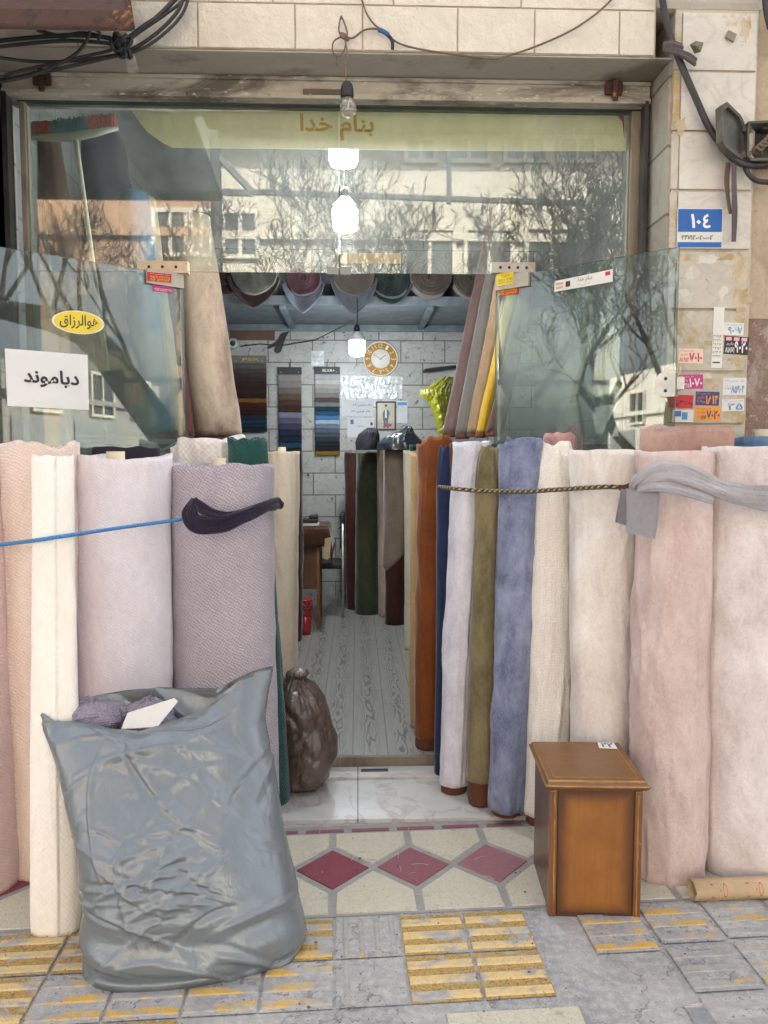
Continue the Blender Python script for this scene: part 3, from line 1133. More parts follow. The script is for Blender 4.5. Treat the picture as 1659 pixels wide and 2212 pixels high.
fn, nn = quad_on_leaf(dla, dld, dln, ((15, 877), (191, 886), (188, 767), (9, 753)))
sign('paper_sign', 'white paper sheet with large black Persian word taped on left glass door', 'sign', fn, nn, 0.0012, M_white,
     [(W_diamond, M_ink, 0.20, 0.36, 0.88, 0.68, 0.03)])
fn, nn = quad_on_leaf(dla, dld, dln, ((111, 722), (224, 722), (224, 672), (111, 672)))
k = MB()
tilt = 0.10
ov = lambda s_, off: [fn(0.5 + s_ * 0.5 * math.cos(t) * 1.0, 0.5 + s_ * 0.5 * math.sin(t) - tilt * s_ * math.cos(t)) + nn * off for t in [2 * PI * i / 40 for i in range(40)]]
k.slab(ov(1.0, 0.0), nn, 0.001, 1)
k.slab(ov(0.93, 0.0008), nn, 0.001, 0)
k.text(W_razzaq, lambda u, v: fn(lerp(0.14, 0.88, u), lerp(0.22, 0.82, v) - tilt * 1.2 * (lerp(0.14, 0.88, u) - 0.5)) + nn * 0.0024, 2, 0.012)
o = k.build('oval_sticker', [M_yel, M_white, M_ink], None, origin=fn(0.5, 0.5))
tag(o, 'yellow oval sticker with black Persian calligraphy on left glass door', 'sticker')

M_smag = plain('magenta_sticker', srgb('c2337f'), 0.45, 0, 0.08)
M_sred = plain('red_sticker', srgb('c8202a'), 0.45, 0, 0.08)
M_sor = plain('orange_sticker', srgb('f09a28'), 0.45, 0, 0.06)
M_sblu = plain('sky_blue_print', srgb('3f8fc4'), 0.45, 0, 0.06)
M_snav = plain('navy_sticker', srgb('3b3a74'), 0.45, 0, 0.08)
M_sblk = plain('black_sticker', srgb('2b2529'), 0.5, 0, 0.1)
M_spink = plain('peach_sticker', srgb('ecd0b4'), 0.5, 0, 0.06)
M_paper2 = plain('off_white_sticker', srgb('dedcd4'), 0.55, 0, 0.06)
M_plaq = plain('plaque_blue', srgb('2a62ac'), 0.3, 0.0, 0.12, 5)
M_plaqw = plain('plaque_white', srgb('d4d3ca'), 0.35, 0, 0.08)
M_pinkp = plain('pink_print', srgb('e7a9b8'), 0.5, 0, 0.05)


def on_wall(x0, y0, x1, y1, Y=YF - 0.0085, rot=0.0):
    a, b = P(x0, y0, Y), P(x1, y1, Y)
    c = (a + b) / 2
    ww, hh = b.x - a.x, a.z - b.z

    def fn(u, v):
        dx, dz = (u - 0.5) * ww, (v - 0.5) * hh
        return Vector((c.x + dx * math.cos(rot) - dz * math.sin(rot), Y, c.z + dx * math.sin(rot) + dz * math.cos(rot)))
    return fn, Vector((0, -1, 0))


# glue marks and torn paper left on the pilaster
M_glue = stained('glue_residue', (0.42, 0.31, 0.16), (0.56, 0.47, 0.33), 14, 0.4, 0.6, 0.8)
M_torn = stained('torn_paper_rest', (0.66, 0.63, 0.56), (0.45, 0.38, 0.29), 16, 0.5, 0.66, 0.8)
rgp = random.Random(4)
for i, (cx_, cy_, w_, h_, mi) in enumerate(((1478, 556, 20, 12, 0), (1600, 580, 14, 34, 0), (1602, 640, 18, 22, 0), (1530, 560, 26, 10, 1), (1560, 632, 10, 18, 1), (1490, 590, 10, 12, 1), (1578, 556, 30, 8, 0), (1470, 700, 8, 26, 0), (1600, 690, 10, 30, 0), (1494, 680, 14, 7, 1), (1590, 778, 14, 10, 0), (1540, 828, 16, 12, 0), (1466, 820, 7, 26, 1), (1525, 812, 14, 6, 1), (1600, 905, 12, 8, 0), (1480, 640, 16, 14, 1), (1470, 270, 12, 20, 0), (1610, 60, 10, 30, 0), (1550, 740, 22, 8, 0))):
    k = MB()
    pts = []
    for j in range(16):
        t = 2 * PI * j / 16
        q_ = 1 + 0.45 * rgp.uniform(-1, 1)
        pts.append(P(cx_ + w_ * q_ * math.cos(t), cy_ + h_ * q_ * math.sin(t), YF - 0.0083 - 0.00002 * i))
    k.slab(pts, (0, -1, 0), 0.0003, 0)
    k.build('torn_paper' if mi else 'glue_mark', M_torn if mi else M_glue, B)
k = MB()
rgp = random.Random(9)
for i in range(420):
    x_, y_ = rgp.uniform(-1.3, 1.5), 1.75 + 1.2 * rgp.random() ** 1.3
    r_ = rgp.uniform(0.0012, 0.0042) * (1 if rgp.random() < 0.93 else 1.7)
    c_ = Vector((x_, y_, 0.008 + r_ * 0.4))
    vs = [c_ + Vector((rgp.uniform(0.6, 1.2) * r_ * a_, rgp.uniform(0.6, 1.2) * r_ * b_, rgp.uniform(0.5, 1) * r_ * c2_)) for a_, b_, c2_ in ((1, 0, 0), (0, 1, 0), (-1, 0, 0), (0, -1, 0), (0, 0, 1), (0, 0, -1))]
    k.add(vs, [(0, 1, 4), (1, 2, 4), (2, 3, 4), (3, 0, 4), (1, 0, 5), (2, 1, 5), (3, 2, 5), (0, 3, 5)], rgp.choice([0, 0, 1]))
for i in range(26):
    x_, y_ = rgp.uniform(-0.3, 1.2), rgp.uniform(2.2, 2.93)
    a_ = rgp.uniform(0, PI)
    L_ = rgp.uniform(0.012, 0.03)
    d_2 = Vector((math.cos(a_), math.sin(a_), 0)) * L_
    c_ = Vector((x_, y_, 0.009))
    k.tube([c_ - d_2, c_ + Vector((0.003, 0.002, 0.003)), c_ + d_2], 0.0008, 4, 1)
o = k.build('gravel', [plain('grit_dark', (0.12, 0.11, 0.10), 0.9), plain('grit_pale', (0.55, 0.50, 0.42), 0.9)])
tag(o, 'fine grit, lint and straw scattered over the pavement', 'grit', kind='stuff')
# address plaque
fn, nn = on_wall(1463, 450, 1559, 537, rot=R_(0.4))
k = sign('address_plaque', 'blue and white house number plaque on the marble pilaster', 'number plate', fn, nn, 0.003, M_plaqw,
         [(None, M_plaq, 0.02, 0.41, 0.98, 0.98), (fa('104')[:2], M_white, 0.29, 0.50, 0.52, 0.86, 0.03), ('٤', M_white, 0.56, 0.50, 0.73, 0.86, 0.03),
          (fa('24712-020-002'), M_ink, 0.10, 0.20, 0.78, 0.33, 0.01), (None, M_plaq, 0.02, 0.02, 0.98, 0.15)])

W_barbari = '\uFEAE\uFE91\uFEAD\uFE8E\uFE91'
W_ship = '\uFEEA\uFEDF \uFEF2\uFE91\uFEAE\uFE91 \uFEAD\uFE8E\uFE91'
STK = [
    ((1466, 753, 1518, 785), M_spink, M_smag, '7010', '810454', 'peach sticker with magenta phone digits 7010', 1),
    ((1562, 697, 1606, 724), M_paper2, M_sblu, '9067', '', 'white sticker with sky blue digits 9067', 2),
    ((1565, 727, 1616, 766), M_sblk, M_white, '9020', '81871', 'black sticker with white digits 9020 and pink dots', 3),
    ((1467, 809, 1518, 840), M_smag, M_white, '1070', '81445', 'magenta sticker with white phone digits 1070', -1),
    ((1562, 816, 1611, 853), M_paper2, M_sblu, '66685904', '', 'white sticker with blue digits 66685904', 0),
    ((1503, 846, 1553, 876), M_snav, M_sor, '1814', '6600', 'navy sticker with orange digits 1814', 1),
    ((1503, 878, 1556, 909), M_sor, M_snav, '7020', '6687', 'orange sticker with dark digits 7020 below the navy one', 0),
    ((1447, 853, 1497, 882), M_sred, M_sblk, '3060', '5517', 'torn red sticker with dark digits 3060 next to the door clamp', 1),
    ((1560, 862, 1607, 888), M_paper2, M_sblu, '25', '', 'half torn white sticker with blue print at the pilaster edge', -2),
    ((1452, 885, 1497, 912), M_paper2, M_sblu, '', '', 'scraped pale sticker with a blue house print low on the pilaster', 1),
]
for i, (bx, bgm, fg, big, small, lab, rot) in enumerate(STK):
    Yp = YF - 0.0085 - 0.0001 * i
    fn, nn = on_wall(*bx, Y=Yp, rot=R_(-rot))
    its = []
    if big and small:
        its += [(fa(big), fg, 0.42, 0.10, 0.96, 0.74, 0.03), (fa(small), fg, 0.04, 0.08, 0.42, 0.40, 0.02), (W_ship, fg, 0.04, 0.76, 0.60, 0.93, 0.0), (W_barbari, fg, 0.06, 0.48, 0.36, 0.68, 0.0)]
    elif big and len(big) > 4:
        its += [(fa(big), fg, 0.05, 0.1, 0.92, 0.56, 0.02), (W_ship, fg, 0.08, 0.72, 0.9, 0.9, 0.0)]
    elif big:
        its += [(fa(big), fg, 0.25, 0.08, 0.92, 0.66, 0.02), (W_ship, fg, 0.1, 0.74, 0.92, 0.92, 0.0)]
    else:
        its += [(None, M_plaq, 0.1, 0.45, 0.42, 0.9), (None, fg, 0.46, 0.2, 0.72, 0.8)]
    if 'black sticker' in lab:
        its = [it for it in its if it[0] != W_ship] + [(None, M_pinkp, 0.05 + 0.32 * j, 0.76, 0.28 + 0.32 * j, 0.95) for j in range(3)]
    sign('sticker', lab, 'sticker', fn, nn, 0.0008, bgm, its, 'stickers on the marble pilaster')
fn, nn = on_wall(1541, 663, 1560, 795, Y=YF - 0.0099, rot=R_(-1))
sign('paper_strip', 'tall narrow white paper strip with rows of digits on the pilaster', 'paper', fn, nn, 0.0008, M_paper2,
     [(fa(s_), M_ink, 0.05, 0.50 - 0.065 * i, 0.85, 0.54 - 0.065 * i) for i, s_ in enumerate(('26114', '16310', '6167', '6256', '56304', '33177'))] + [(None, M_sblk, 0.1, 0.08, 0.8, 0.10)])

# stickers on the door fittings


def leaf_sign(a, d, n, bx, bgm, its, lab, off=0.0195, slope=0.0):
    x0, y0, x1, y1 = bx
    fn, nn = quad_on_leaf(a, d, n, ((x0, y1), (x1, y1 + slope), (x1, y0 + slope), (x0, y0)), off)
    return sign('sticker', lab, 'sticker', fn, nn, 0.0007, bgm, its, 'stickers on the door fittings')


fo = M_yel
leaf_sign(dla, dld, dln, (314, 589, 366, 608), M_sred, [(fa('09128044345'), fo, 0.08, 0.36, 0.92, 0.66, 0.01), (fa('09120544943'), fo, 0.08, 0.05, 0.92, 0.34, 0.01), (W_ship, M_white, 0.1, 0.72, 0.9, 0.94)], 'red sticker with yellow phone numbers on left door fitting', slope=5)
leaf_sign(dla, dld, dln, (329, 610, 371, 629), M_smag, [(fa('09128884691'), M_white, 0.05, 0.08, 0.95, 0.40, 0.01), (W_ship, M_white, 0.3, 0.6, 0.95, 0.9)], 'magenta sticker with white phone number under the left fitting', 0.006, slope=5)
leaf_sign(dra, drd, drn, (1078, 594, 1114, 620), M_yel, [(fa('09128804641'), M_ink, 0.05, 0.30, 0.95, 0.52), (fa('09122831021'), M_ink, 0.05, 0.06, 0.95, 0.26), (W_ship, M_ink, 0.3, 0.62, 0.8, 0.9)], 'yellow sticker with black phone numbers on right door fitting', slope=-6)
leaf_sign(dra, drd, drn, (1078, 619, 1121, 641), M_sred, [(fa('09128044345'), fo, 0.06, 0.32, 0.94, 0.58, 0.01), (fa('09120544943'), fo, 0.06, 0.05, 0.94, 0.3, 0.01), (W_ship, M_white, 0.1, 0.68, 0.9, 0.92)], 'red sticker with yellow numbers below the yellow one on right door', 0.006, slope=-6)
fn, nn = quad_on_leaf(dra, drd, drn, ((1199, 631), (1325, 609), (1325, 582), (1200, 608)), 0.006)
sign('long_sticker', 'long white sticker with Persian script across right glass door', 'sticker', fn, nn, 0.0007, M_paper2,
     [(None, M_sred, 0.88, 0.58, 0.96, 0.9), (None, M_card, 0.03, 0.2, 0.15, 0.42), (None, M_card, 0.03, 0.55, 0.15, 0.8), (None, M_sblk, 0.20, 0.25, 0.28, 0.75), (W_name, M_ink, 0.42, 0.38, 0.66, 0.86), (W_ship, M_ink, 0.42, 0.12, 0.62, 0.28)])
# white paper on the transom bottom
fn, nn = on_wall(736, 546, 866, 570, Y=YG + 0.006)
sign('blank_paper', 'blank cream paper strip taped on the bottom edge of the transom', 'paper', fn, Vector((0, -1, 0)), 0.001, M_spink, [])

# yellow banner behind the transom glass
M_ban = stained('yellow_banner', (0.88, 0.84, 0.60), (0.84, 0.80, 0.62), 2.0, 0.45, 0.7, 0.7, None, 0.3, 6, 0.01, (1, 1, 0.4))
M_bant = plain('ochre_print', (0.60, 0.36, 0.05), 0.6)
M_banr = plain('red_print', (0.35, 0.05, 0.08), 0.6)
k = MB()
YBN = YG + 0.035
pts = [(285, 240), (430, 240), (650, 239), (850, 240), (1100, 240), (1349, 243), (1352, 326), (1150, 326), (900, 325), (700, 322), (460, 320), (372, 319), (350, 308), (318, 285), (300, 262)]
k.slab([P(x, y, YBN) for x, y in pts], (0, 1, 0), 0.002, 0)
a, b = P(648, 303, YBN), P(808, 248, YBN)
k.text(W_name, lambda u, v: Vector((lerp(a.x, b.x, u), YBN - 0.0015, lerp(a.z, b.z, v))), 1, 0.025)
k.slab([P(1300, 241, YBN - 0.001), P(1348, 243, YBN - 0.001), P(1349, 300, YBN - 0.001), P(1344, 262, YBN - 0.001), P(1330, 246, YBN - 0.001)], (0, -1, 0), 0.0006, 2)
o = k.build('yellow_banner', [M_ban, M_bant, M_banr], None, origin=P(800, 290, YBN))
tag(o, 'long pale yellow banner with ochre Persian words behind the transom glass', 'banner')
#PART2
# ------------------------------------------------------------------ fabric rolls


def rollmesh(Cb, rxb, Ct, rxt, flat=1.0, wr=0.006, seed=0, style='flat', rag=0.006, seam=None, n=104, lv=72, bow=0.0, swell=0.0):
    k = MB()
    Cb, Ct = Vector(Cb), Vector(Ct)
    Hh = (Ct - Cb).length
    vs, uvs = [], []
    sd = seed * 7.31
    for i in range(lv + 1):
        s_ = i / lv
        c = Cb.lerp(Ct, s_)
        c = c + Vector((bow * math.sin(PI * s_) + 0.006 * nz(sd, s_ * 2.2, 1.5), 0, 0))
        rx = lerp(rxb, rxt, s_) * (1 + swell * math.sin(PI * s_))
        for j in range(n):
            th = 2 * PI * j / n
            ct, s2 = math.cos(th), math.sin(th)
            r = 1.0
            top = max(0.0, (s_ - 0.86) / 0.14)
            dz = 0.0
            if style == 'pucker':
                r *= 1 - 0.36 * top ** 2.4 - 0.05 * top * math.sin(7 * th + sd)
                dz += 0.006 * top * math.sin(3 * th + sd)
            elif style == 'fold':
                r *= 1 + 0.10 * top * math.sin(3 * th + sd)
                dz += rag * top * (1.3 * math.sin(2 * th + sd) + 0.4 * math.sin(3 * th + 2 * sd))
            dz += rag * top * 2.0 * nz(ct * 1.7 + sd, s2 * 1.7, 3.3) * (1.5 if style == 'ragged' else 1)
            zz = s_ * Hh
            f = nz(ct * 1.3 + sd, s2 * 1.3, zz * 2.2) * 0.9
            f += 0.75 * nz(ct * 1.1 + sd + 5, s2 * 1.1, zz * 7 + 2 * ct) * max(0, nz(ct + sd, s2 * 1.0 + 9, zz * 1.6) + 0.25) * 2
            f += 0.4 * nz(ct * 3.5 + sd, s2 * 3.5, zz * 1.0)
            # hard drape creases
            q = nz(ct * 0.9 + sd * 1.3, s2 * 0.9 + zz * 1.4, zz * 3.4 + ct * 2)
            f += 0.9 * max(0.0, 0.14 - abs(q)) / 0.14 * (0.35 + 0.65 * top)
            q2 = nz(ct * 1.6 + sd * 0.7 + zz * 0.8, s2 * 1.6, zz * 2.3 - ct * 1.5)
            f += 0.7 * max(0.0, 0.10 - abs(q2)) / 0.10 * max(0.0, nz(ct * 0.8 + sd, s2, zz * 1.1 + 4) + 0.15) * 2
            bot = max(0.0, (0.10 - s_) / 0.10)
            r *= 1 - 0.05 * bot ** 2
            off = wr * f
            if seam is not None:
                ph = ((th - seam) % (2 * PI)) / (2 * PI)
                off += 0.008 * ph
            rr = rx * r + off
            ry = rx * flat * r + off
            vs.append(Vector((c.x + rr * ct, c.y + ry * s2, c.z + dz)))
            uvs.append((th * rxb, zz))
    fs = []
    for i in range(lv):
        for j in range(n):
            j2 = (j + 1) % n
            fs.append((i * n + j, i * n + j2, (i + 1) * n + j2, (i + 1) * n + j))
    # lip and coiled top
    e = lv * n
    rings = [(0.93, 0.0), (0.90, -0.03), (0.78, -0.012), (0.74, -0.03), (0.60, -0.012), (0.56, -0.03), (0.42, -0.014), (0.38, -0.03), (0.2, -0.02)]
    prev = e
    for a, dz in rings:
        b0 = len(vs)
        for j in range(n):
            p = vs[e + j]
            c = Ct
            vs.append(Vector((c.x + (p.x - c.x) * a, c.y + (p.y - c.y) * a, (p.z * a + c.z * (1 - a)) + dz)))
            uvs.append((j / n * rxb * 6.28 * a, Hh + a * 0.1))
        for j in range(n):
            j2 = (j + 1) % n
            fs.append((prev + j, prev + j2, b0 + j2, b0 + j))
        prev = b0
    fs.append(tuple(range(prev, prev + n)))
    fs.append(tuple(range(n - 1, -1, -1)))
    # loop uv for the wrap column
    k.v = [tuple(p) for p in vs]
    for f in fs:
        k.f.append(f)
        k.m.append(0)
        k.sm.append(True)
        uu = [uvs[q] for q in f]
        if len(f) == 4 and max(a for a, b in uu) - min(a for a, b in uu) > rxb * 3:
            mx = 2 * PI * rxb
            uu = [(a + mx if a < rxb else a, b) for a, b in uu]
        k.uv[len(k.f) - 1] = uu
    return k


def pxw(x0, x1, Y):
    return (P(x1, 1000, Y) - P(x0, 1000, Y)).x


def roll(label, top, bot, mat, Yb, lean=0.05, zb=0.0, group='fabric rolls', core=None, back=None, **kw):
    """top = (x left, x right, y), bottom likewise in picture points ; Yb depth of the axis at the foot"""
    Yt = Yb + lean
    Cb = P((bot[0] + bot[1]) / 2, bot[2], Yb)
    Ct = P((top[0] + top[1]) / 2, top[2], Yt)
    Cb.z = zb
    rb, rt = pxw(bot[0], bot[1], Yb) / 2, pxw(top[0], top[1], Yt) / 2
    o0 = Cb.copy()
    lift = 0.0
    if back:
        Cb = Cb.lerp(Ct, back[0] / max(0.1, (Ct.z - Cb.z)))
    k = rollmesh(Cb, rb, Ct, rt, **kw)
    o = k.build('fabric_roll', mat, None, origin=o0)
    tag(o, label, 'fabric roll', group)
    fl_ = kw.get('flat', 1.0)
    if back:
        kb_ = rollmesh(o0, rb * back[2] * 0.93, o0.lerp(Ct, (back[0] + 0.03) / max(0.1, Ct.z - o0.z)), rb * 0.84, flat=fl_, wr=0.003, seed=kw.get('seed', 0) + 3, n=40, lv=12)
        kb_.build('backing', back[1], o)
    if core:
        cx_, r_, h_ = core
        c = Vector((Ct.x + cx_, Ct.y, Ct.z - 0.1))
        kk = MB()
        kk.lathe(c, [(r_, 0), (r_, 0.1 + h_), (r_ * 0.86, 0.1 + h_), (r_ * 0.86, 0.06 + h_)], 'Z', 24)
        kk.build('cardboard_core', M_core, o)
    return o


GL_ = 'fabric rolls standing outside left of the doorway'
GR_ = 'fabric rolls standing outside right of the doorway'
GI_ = 'fabric rolls standing inside the shop'
F_tan = fabric('tan_weave', srgb('ecd8cb'), srgb('e0c8b8'), 5, 'twill', 105, 0.6, 0.003, wc=0.12)
F_pinkw = fabric('dusty_pink_weave', srgb('e2c8c2'), srgb('d3b3ad'), 5, 'twill', 105, 0.6, 0.003, wc=0.12)
F_cream = fabric('cream_boucle', srgb('f7f1e6'), srgb('efe6d8'), 5, 'plain', 110, 0.4, 0.003, wc=0.06)
F_lil = fabric('pale_lilac_weave', srgb('ebe3e6'), srgb('e0d6da'), 4, 'twill', 120, 0.5, 0.003, wc=0.12)
F_grl = fabric('grey_lilac_weave', srgb('cbc2ca'), srgb('bcb2bc'), 4, 'twill', 100, 0.9, 0.004, wc=0.36)
F_dgr = fabric('dark_green_boucle', srgb('12514b'), srgb('0c3c38'), 8, 'plain', 110, 0.7, 0.004)
F_white = fabric('white_boucle', srgb('f0eae4'), srgb('e2dad4'), 8, 'plain', 90, 0.6, 0.004)
F_beige = fabric('beige_velvet', srgb('cdbfae'), srgb('bba994'), 4, None, bmp=0.15)
F_dbr = fabric('dark_brown_velvet', srgb('43241d'), srgb('2f1712'), 4, None, bmp=0.15)
F_rust = fabric('rust_velvet', srgb('84491f'), srgb('6a3618'), 3.5, None, bmp=0.2, sheen=0.35)
F_navy = fabric('navy_velvet', srgb('2a3658'), srgb('1f2944'), 4, None, bmp=0.15)
F_lav = fabric('pale_lavender_suede', srgb('dddce4'), srgb('bcbac6'), 9, None, bmp=0.5, sheen=0.4)
F_oliv = fabric('olive_suede', srgb('877c5c'), srgb('544c32'), 7, None, bmp=0.3, sheen=0.4)
F_blue = fabric('slate_blue_suede', srgb('8f97b0'), srgb('545c78'), 10, None, bmp=0.8, sheen=0.3, lo=0.38, hi=0.62)
F_crw = fabric('cream_basket_weave', srgb('efe8dd'), srgb('e6dccf'), 5, 'basket', 95, 0.5, 0.003, wc=0.14)
F_off = fabric('off_white_suede', srgb('e9e3db'), srgb('d0c5bb'), 6, None, bmp=0.45, sheen=0.35)
F_pink = fabric('pink_suede', srgb('d9c6bf'), srgb('bba29a'), 6, None, bmp=0.5, sheen=0.35)
F_pbg = fabric('pinkish_beige_suede', srgb('e3dad6'), srgb('c6b8b2'), 6, None, bmp=0.6, sheen=0.35, lo=0.4, hi=0.62)
F_salm = fabric('salmon_suede', srgb('bda093'), srgb('997869'), 4, None, bmp=0.3)
F_dusk = fabric('dusky_pink_suede', srgb('c39c98'), srgb('a67d79'), 5, None, bmp=0.3)
F_bl2 = fabric('denim_blue_suede', srgb('6f8aa8'), srgb('506a88'), 5, None, bmp=0.3)
F_fgr = fabric('forest_green_velvet', srgb('3a3f2a'), srgb('23271b'), 3, None, bmp=0.15, sheen=0.5)
F_tau = fabric('taupe_velvet', srgb('8d7d72'), srgb('75665c'), 4, None, bmp=0.15)
F_tau2 = fabric('light_taupe_velvet', srgb('a99a8c'), srgb('928375'), 4, None, bmp=0.15)
F_sand = fabric('sand_velvet', srgb('c6a77c'), srgb('b29168'), 4, None, bmp=0.15)
F_crm2 = fabric('cream_velvet', srgb('cfc6b2'), srgb('b9af99'), 4, None, bmp=0.15)
F_emer = fabric('emerald_velvet', srgb('0d4332'), srgb('08301f'), 4, None, bmp=0.15)

# left group
roll('dusty pink roll cut by the left picture edge behind the tan roll', (-178, -2, 992), (-140, 44, 1945), F_pinkw, 2.57, 0.10, group=GL_, wr=0.005, seed=1)
roll('tan woven fabric roll at the far left with a frayed top', (2, 164, 962), (34, 158, 1912), F_tan, 2.66, 0.12, group=GL_, wr=0.007, seam=-PI / 2 - 0.6, seed=2, style='ragged', rag=0.014)
roll('narrow flat cream roll in front of the tan one', (78, 158, 986), (66, 176, 2016), F_cream, 2.30, 0.16, group=GL_, wr=0.004, seed=3, flat=0.5, seam=-PI / 2 + 0.25, rag=0.005)
roll('wide pale lilac roll with a cardboard core, behind the grey bag', (157, 366, 988), (172, 378, 1850), F_lil, 2.85, 0.05, group=GL_, wr=0.009, seam=-PI / 2 - 0.75, seed=4, flat=0.85, core=(-0.02, 0.033, 0.022), rag=0.011)
roll('wide grey lilac roll tied with the purple cloth strip', (366, 591, 1004), (376, 607, 1765), F_grl, 2.95, 0.04, zb=0.019, group=GL_, wr=0.005, seed=5, flat=0.72, core=(-0.01, 0.026, 0.025), rag=0.008)
roll('white boucle roll peeping out behind the lilac pair', (372, 527, 958), (390, 520, 1700), F_white, 3.22, 0.02, zb=0.019, group=GL_, wr=0.01, seed=6, flat=0.45, style='fold', rag=0.016)
roll('dark green boucle roll behind the grey lilac one', (494, 577, 950), (520, 631, 1740), F_dgr, 3.15, 0.04, zb=0.019, group=GL_, wr=0.004, seed=7, style='ragged', rag=0.008)
roll('beige velvet roll leaning just inside the left of the doorway', (572, 646, 976), (560, 644, 1470), F_beige, 4.85, 0.1, zb=ZI, group=GI_, wr=0.006, seed=8, core=(0.0, 0.026, 0.03))
roll('dark brown roll behind the beige velvet one', (600, 654, 976), (600, 653, 1385), F_dbr, 5.75, 0.05, zb=ZI, group=GI_, wr=0.005, seed=9)
# right group
roll('sand coloured roll beside the rust one inside', (888, 912, 980), (884, 912, 1640), F_sand, 3.85, 0.1, zb=ZI, group=GI_, wr=0.003, seed=10, n=40)
roll('rust brown velvet roll with a scooped top inside the doorway', (903, 984, 957), (893, 955, 1637), F_rust, 3.58, 0.14, zb=ZI, group=GI_, wr=0.006, seed=11, style='fold', rag=0.020, back=(0.05, M_felt, 0.97))
roll('navy velvet roll squeezed between the rust and lavender ones', (944, 987, 965), (938, 985, 1690), F_navy, 3.37, 0.1, zb=0.03, group=GR_, wr=0.003, seed=12, n=40, style='pucker')
roll('thin brown roll behind the pale lavender one', (972, 1010, 957), (975, 1010, 1690), M_felt, 3.36, 0.06, zb=0.03, group=GR_, wr=0.003, seed=13, n=40)
roll('pale lavender suede roll on the marble step, brown backing at its foot', (982, 1060, 955), (948, 1012, 1735), F_lav, 3.21, 0.1, zb=0.019, group=GR_, wr=0.006, seam=-PI / 2 + 0.3, seed=14, back=(0.035, M_felt, 0.96))
roll('olive suede roll gathered at the top with brown foot', (1030, 1087, 967), (1003, 1072, 1742), F_oliv, 3.09, 0.1, zb=0.019, group=GR_, wr=0.007, seed=15, style='pucker', back=(0.10, M_felt, 0.93))
roll('slate blue suede roll standing right of the olive one', (1084, 1174, 953), (1055, 1131, 1780), F_blue, 2.97, 0.13, zb=0.03, group=GR_, wr=0.009, seed=16, style='fold', rag=0.014, back=(0.02, M_felt, 0.9))
roll('cream basket weave roll right of the slate blue one', (1160, 1246, 957), (1130, 1233, 1785), F_crw, 2.95, 0.1, zb=0.0, group=GR_, wr=0.006, seed=17, style='pucker', flat=0.8, back=(0.04, M_felt, 0.97), seam=-PI / 2 - 0.6)
roll('dusky pink roll end folded behind the cream basket weave', (1176, 1256, 940), (1176, 1240, 1700), F_dusk, 3.18, 0.04, zb=0.019, group=GR_, wr=0.006, seed=18, style='fold', rag=0.02, flat=0.6)
roll('off white suede roll behind the wooden cabinet', (1240, 1389, 972), (1233, 1366, 1880), F_off, 2.78, 0.1, group=GR_, wr=0.010, seam=-PI / 2 - 0.9, seed=19, flat=0.8, rag=0.004)
roll('plump pink suede roll right of the wooden cabinet', (1384, 1536, 976), (1364, 1521, 1895), F_pink, 2.565, 0.14, group=GR_, wr=0.011, seam=-PI / 2 + 0.8, seed=20, flat=0.85, rag=0.004, swell=0.02)
roll('wide pinkish beige suede roll cut by the right picture edge', (1534, 1745, 966), (1514, 1725, 1890), F_pbg, 2.59, 0.11, group=GR_, wr=0.011, seam=-PI / 2 - 1.1, seed=21, flat=0.85, rag=0.004, core=None, swell=0.02)
roll('salmon suede roll standing behind the plump pink one', (1390, 1580, 926), (1400, 1570, 1700), F_salm, 2.84, 0.0, group=GR_, wr=0.008, seed=22, flat=0.34, style='fold', rag=0.012)
roll('denim blue roll with a cardboard core behind the pinkish beige one', (1580, 1730, 944), (1580, 1720, 1700), F_bl2, 2.98, 0.0, group=GR_, wr=0.005, seed=23, flat=0.8, core=(0.01, 0.05, 0.03))
roll('flat black form showing behind the pale lilac roll', (200, 346, 968), (205, 340, 1500), plain('plain_black', (0.014, 0.012, 0.018), 0.9), 3.06, 0.0, group=GL_, wr=0.004, seed=44, flat=0.25, n=48, lv=30)  # flattened black shape between the lilac roll and the door leaf
# inside, along the right of the aisle
roll('dark brown velvet roll at the back of the shop by the chair', (744, 775, 978), (748, 785, 1305), F_dbr, 6.95, 0.05, zb=ZI, group=GI_, wr=0.005, seed=24, n=40)
roll('forest green velvet roll at the back of the aisle', (770, 822, 977), (766, 822, 1316), F_fgr, 6.75, 0.05, zb=ZI, group=GI_, wr=0.006, seed=25)
roll('narrow light taupe roll right of the forest green one', (815, 840, 972), (816, 848, 1314), F_tau2, 6.62, 0.05, zb=ZI, group=GI_, wr=0.004, seed=26, n=40)
o = roll('dark brown roll half covered by a pointed taupe cloth', (834, 876, 974), (832, 876, 1343), F_dbr, 6.3, 0.05, zb=ZI, group=GI_, wr=0.003, seed=27, n=48)
k = MB()
YQ = 6.3
cen = P(855, 1000, YQ)
rr = pxw(833, 877, YQ) / 2 + 0.012
zt_ = P(855, 970, YQ).z
vs, fs = [], []
NA, NZ = 30, 24
for j in range(NZ + 1):
    for i in range(NA + 1):
        a = PI + PI * i / NA
        u = i / NA
        low = interp([(0, 1218), (0.22, 1232), (1.0, 1180)], u)[0]
        zl = P(855, low, YQ).z
        z = lerp(zt_, zl, j / NZ)
        r2 = rr + 0.012 * nz(u * 5, z * 2.0, 4) + 0.004
        vs.append(Vector((cen.x + r2 * math.cos(a), cen.y + 0.03 + r2 * math.sin(a), z)))
for j in range(NZ):
    for i in range(NA):
        q = j * (NA + 1) + i
        fs.append((q, q + NA + 1, q + NA + 2, q + 1))
k.add(vs, fs, 0, None, True)
o2 = k.build('draped_cloth', F_tau, None, origin=cen)
md = o2.modifiers.new('thick', 'SOLIDIFY')
md.thickness = 0.004
tag(o2, 'taupe cloth with a pointed corner draped over a dark brown roll', 'cloth')
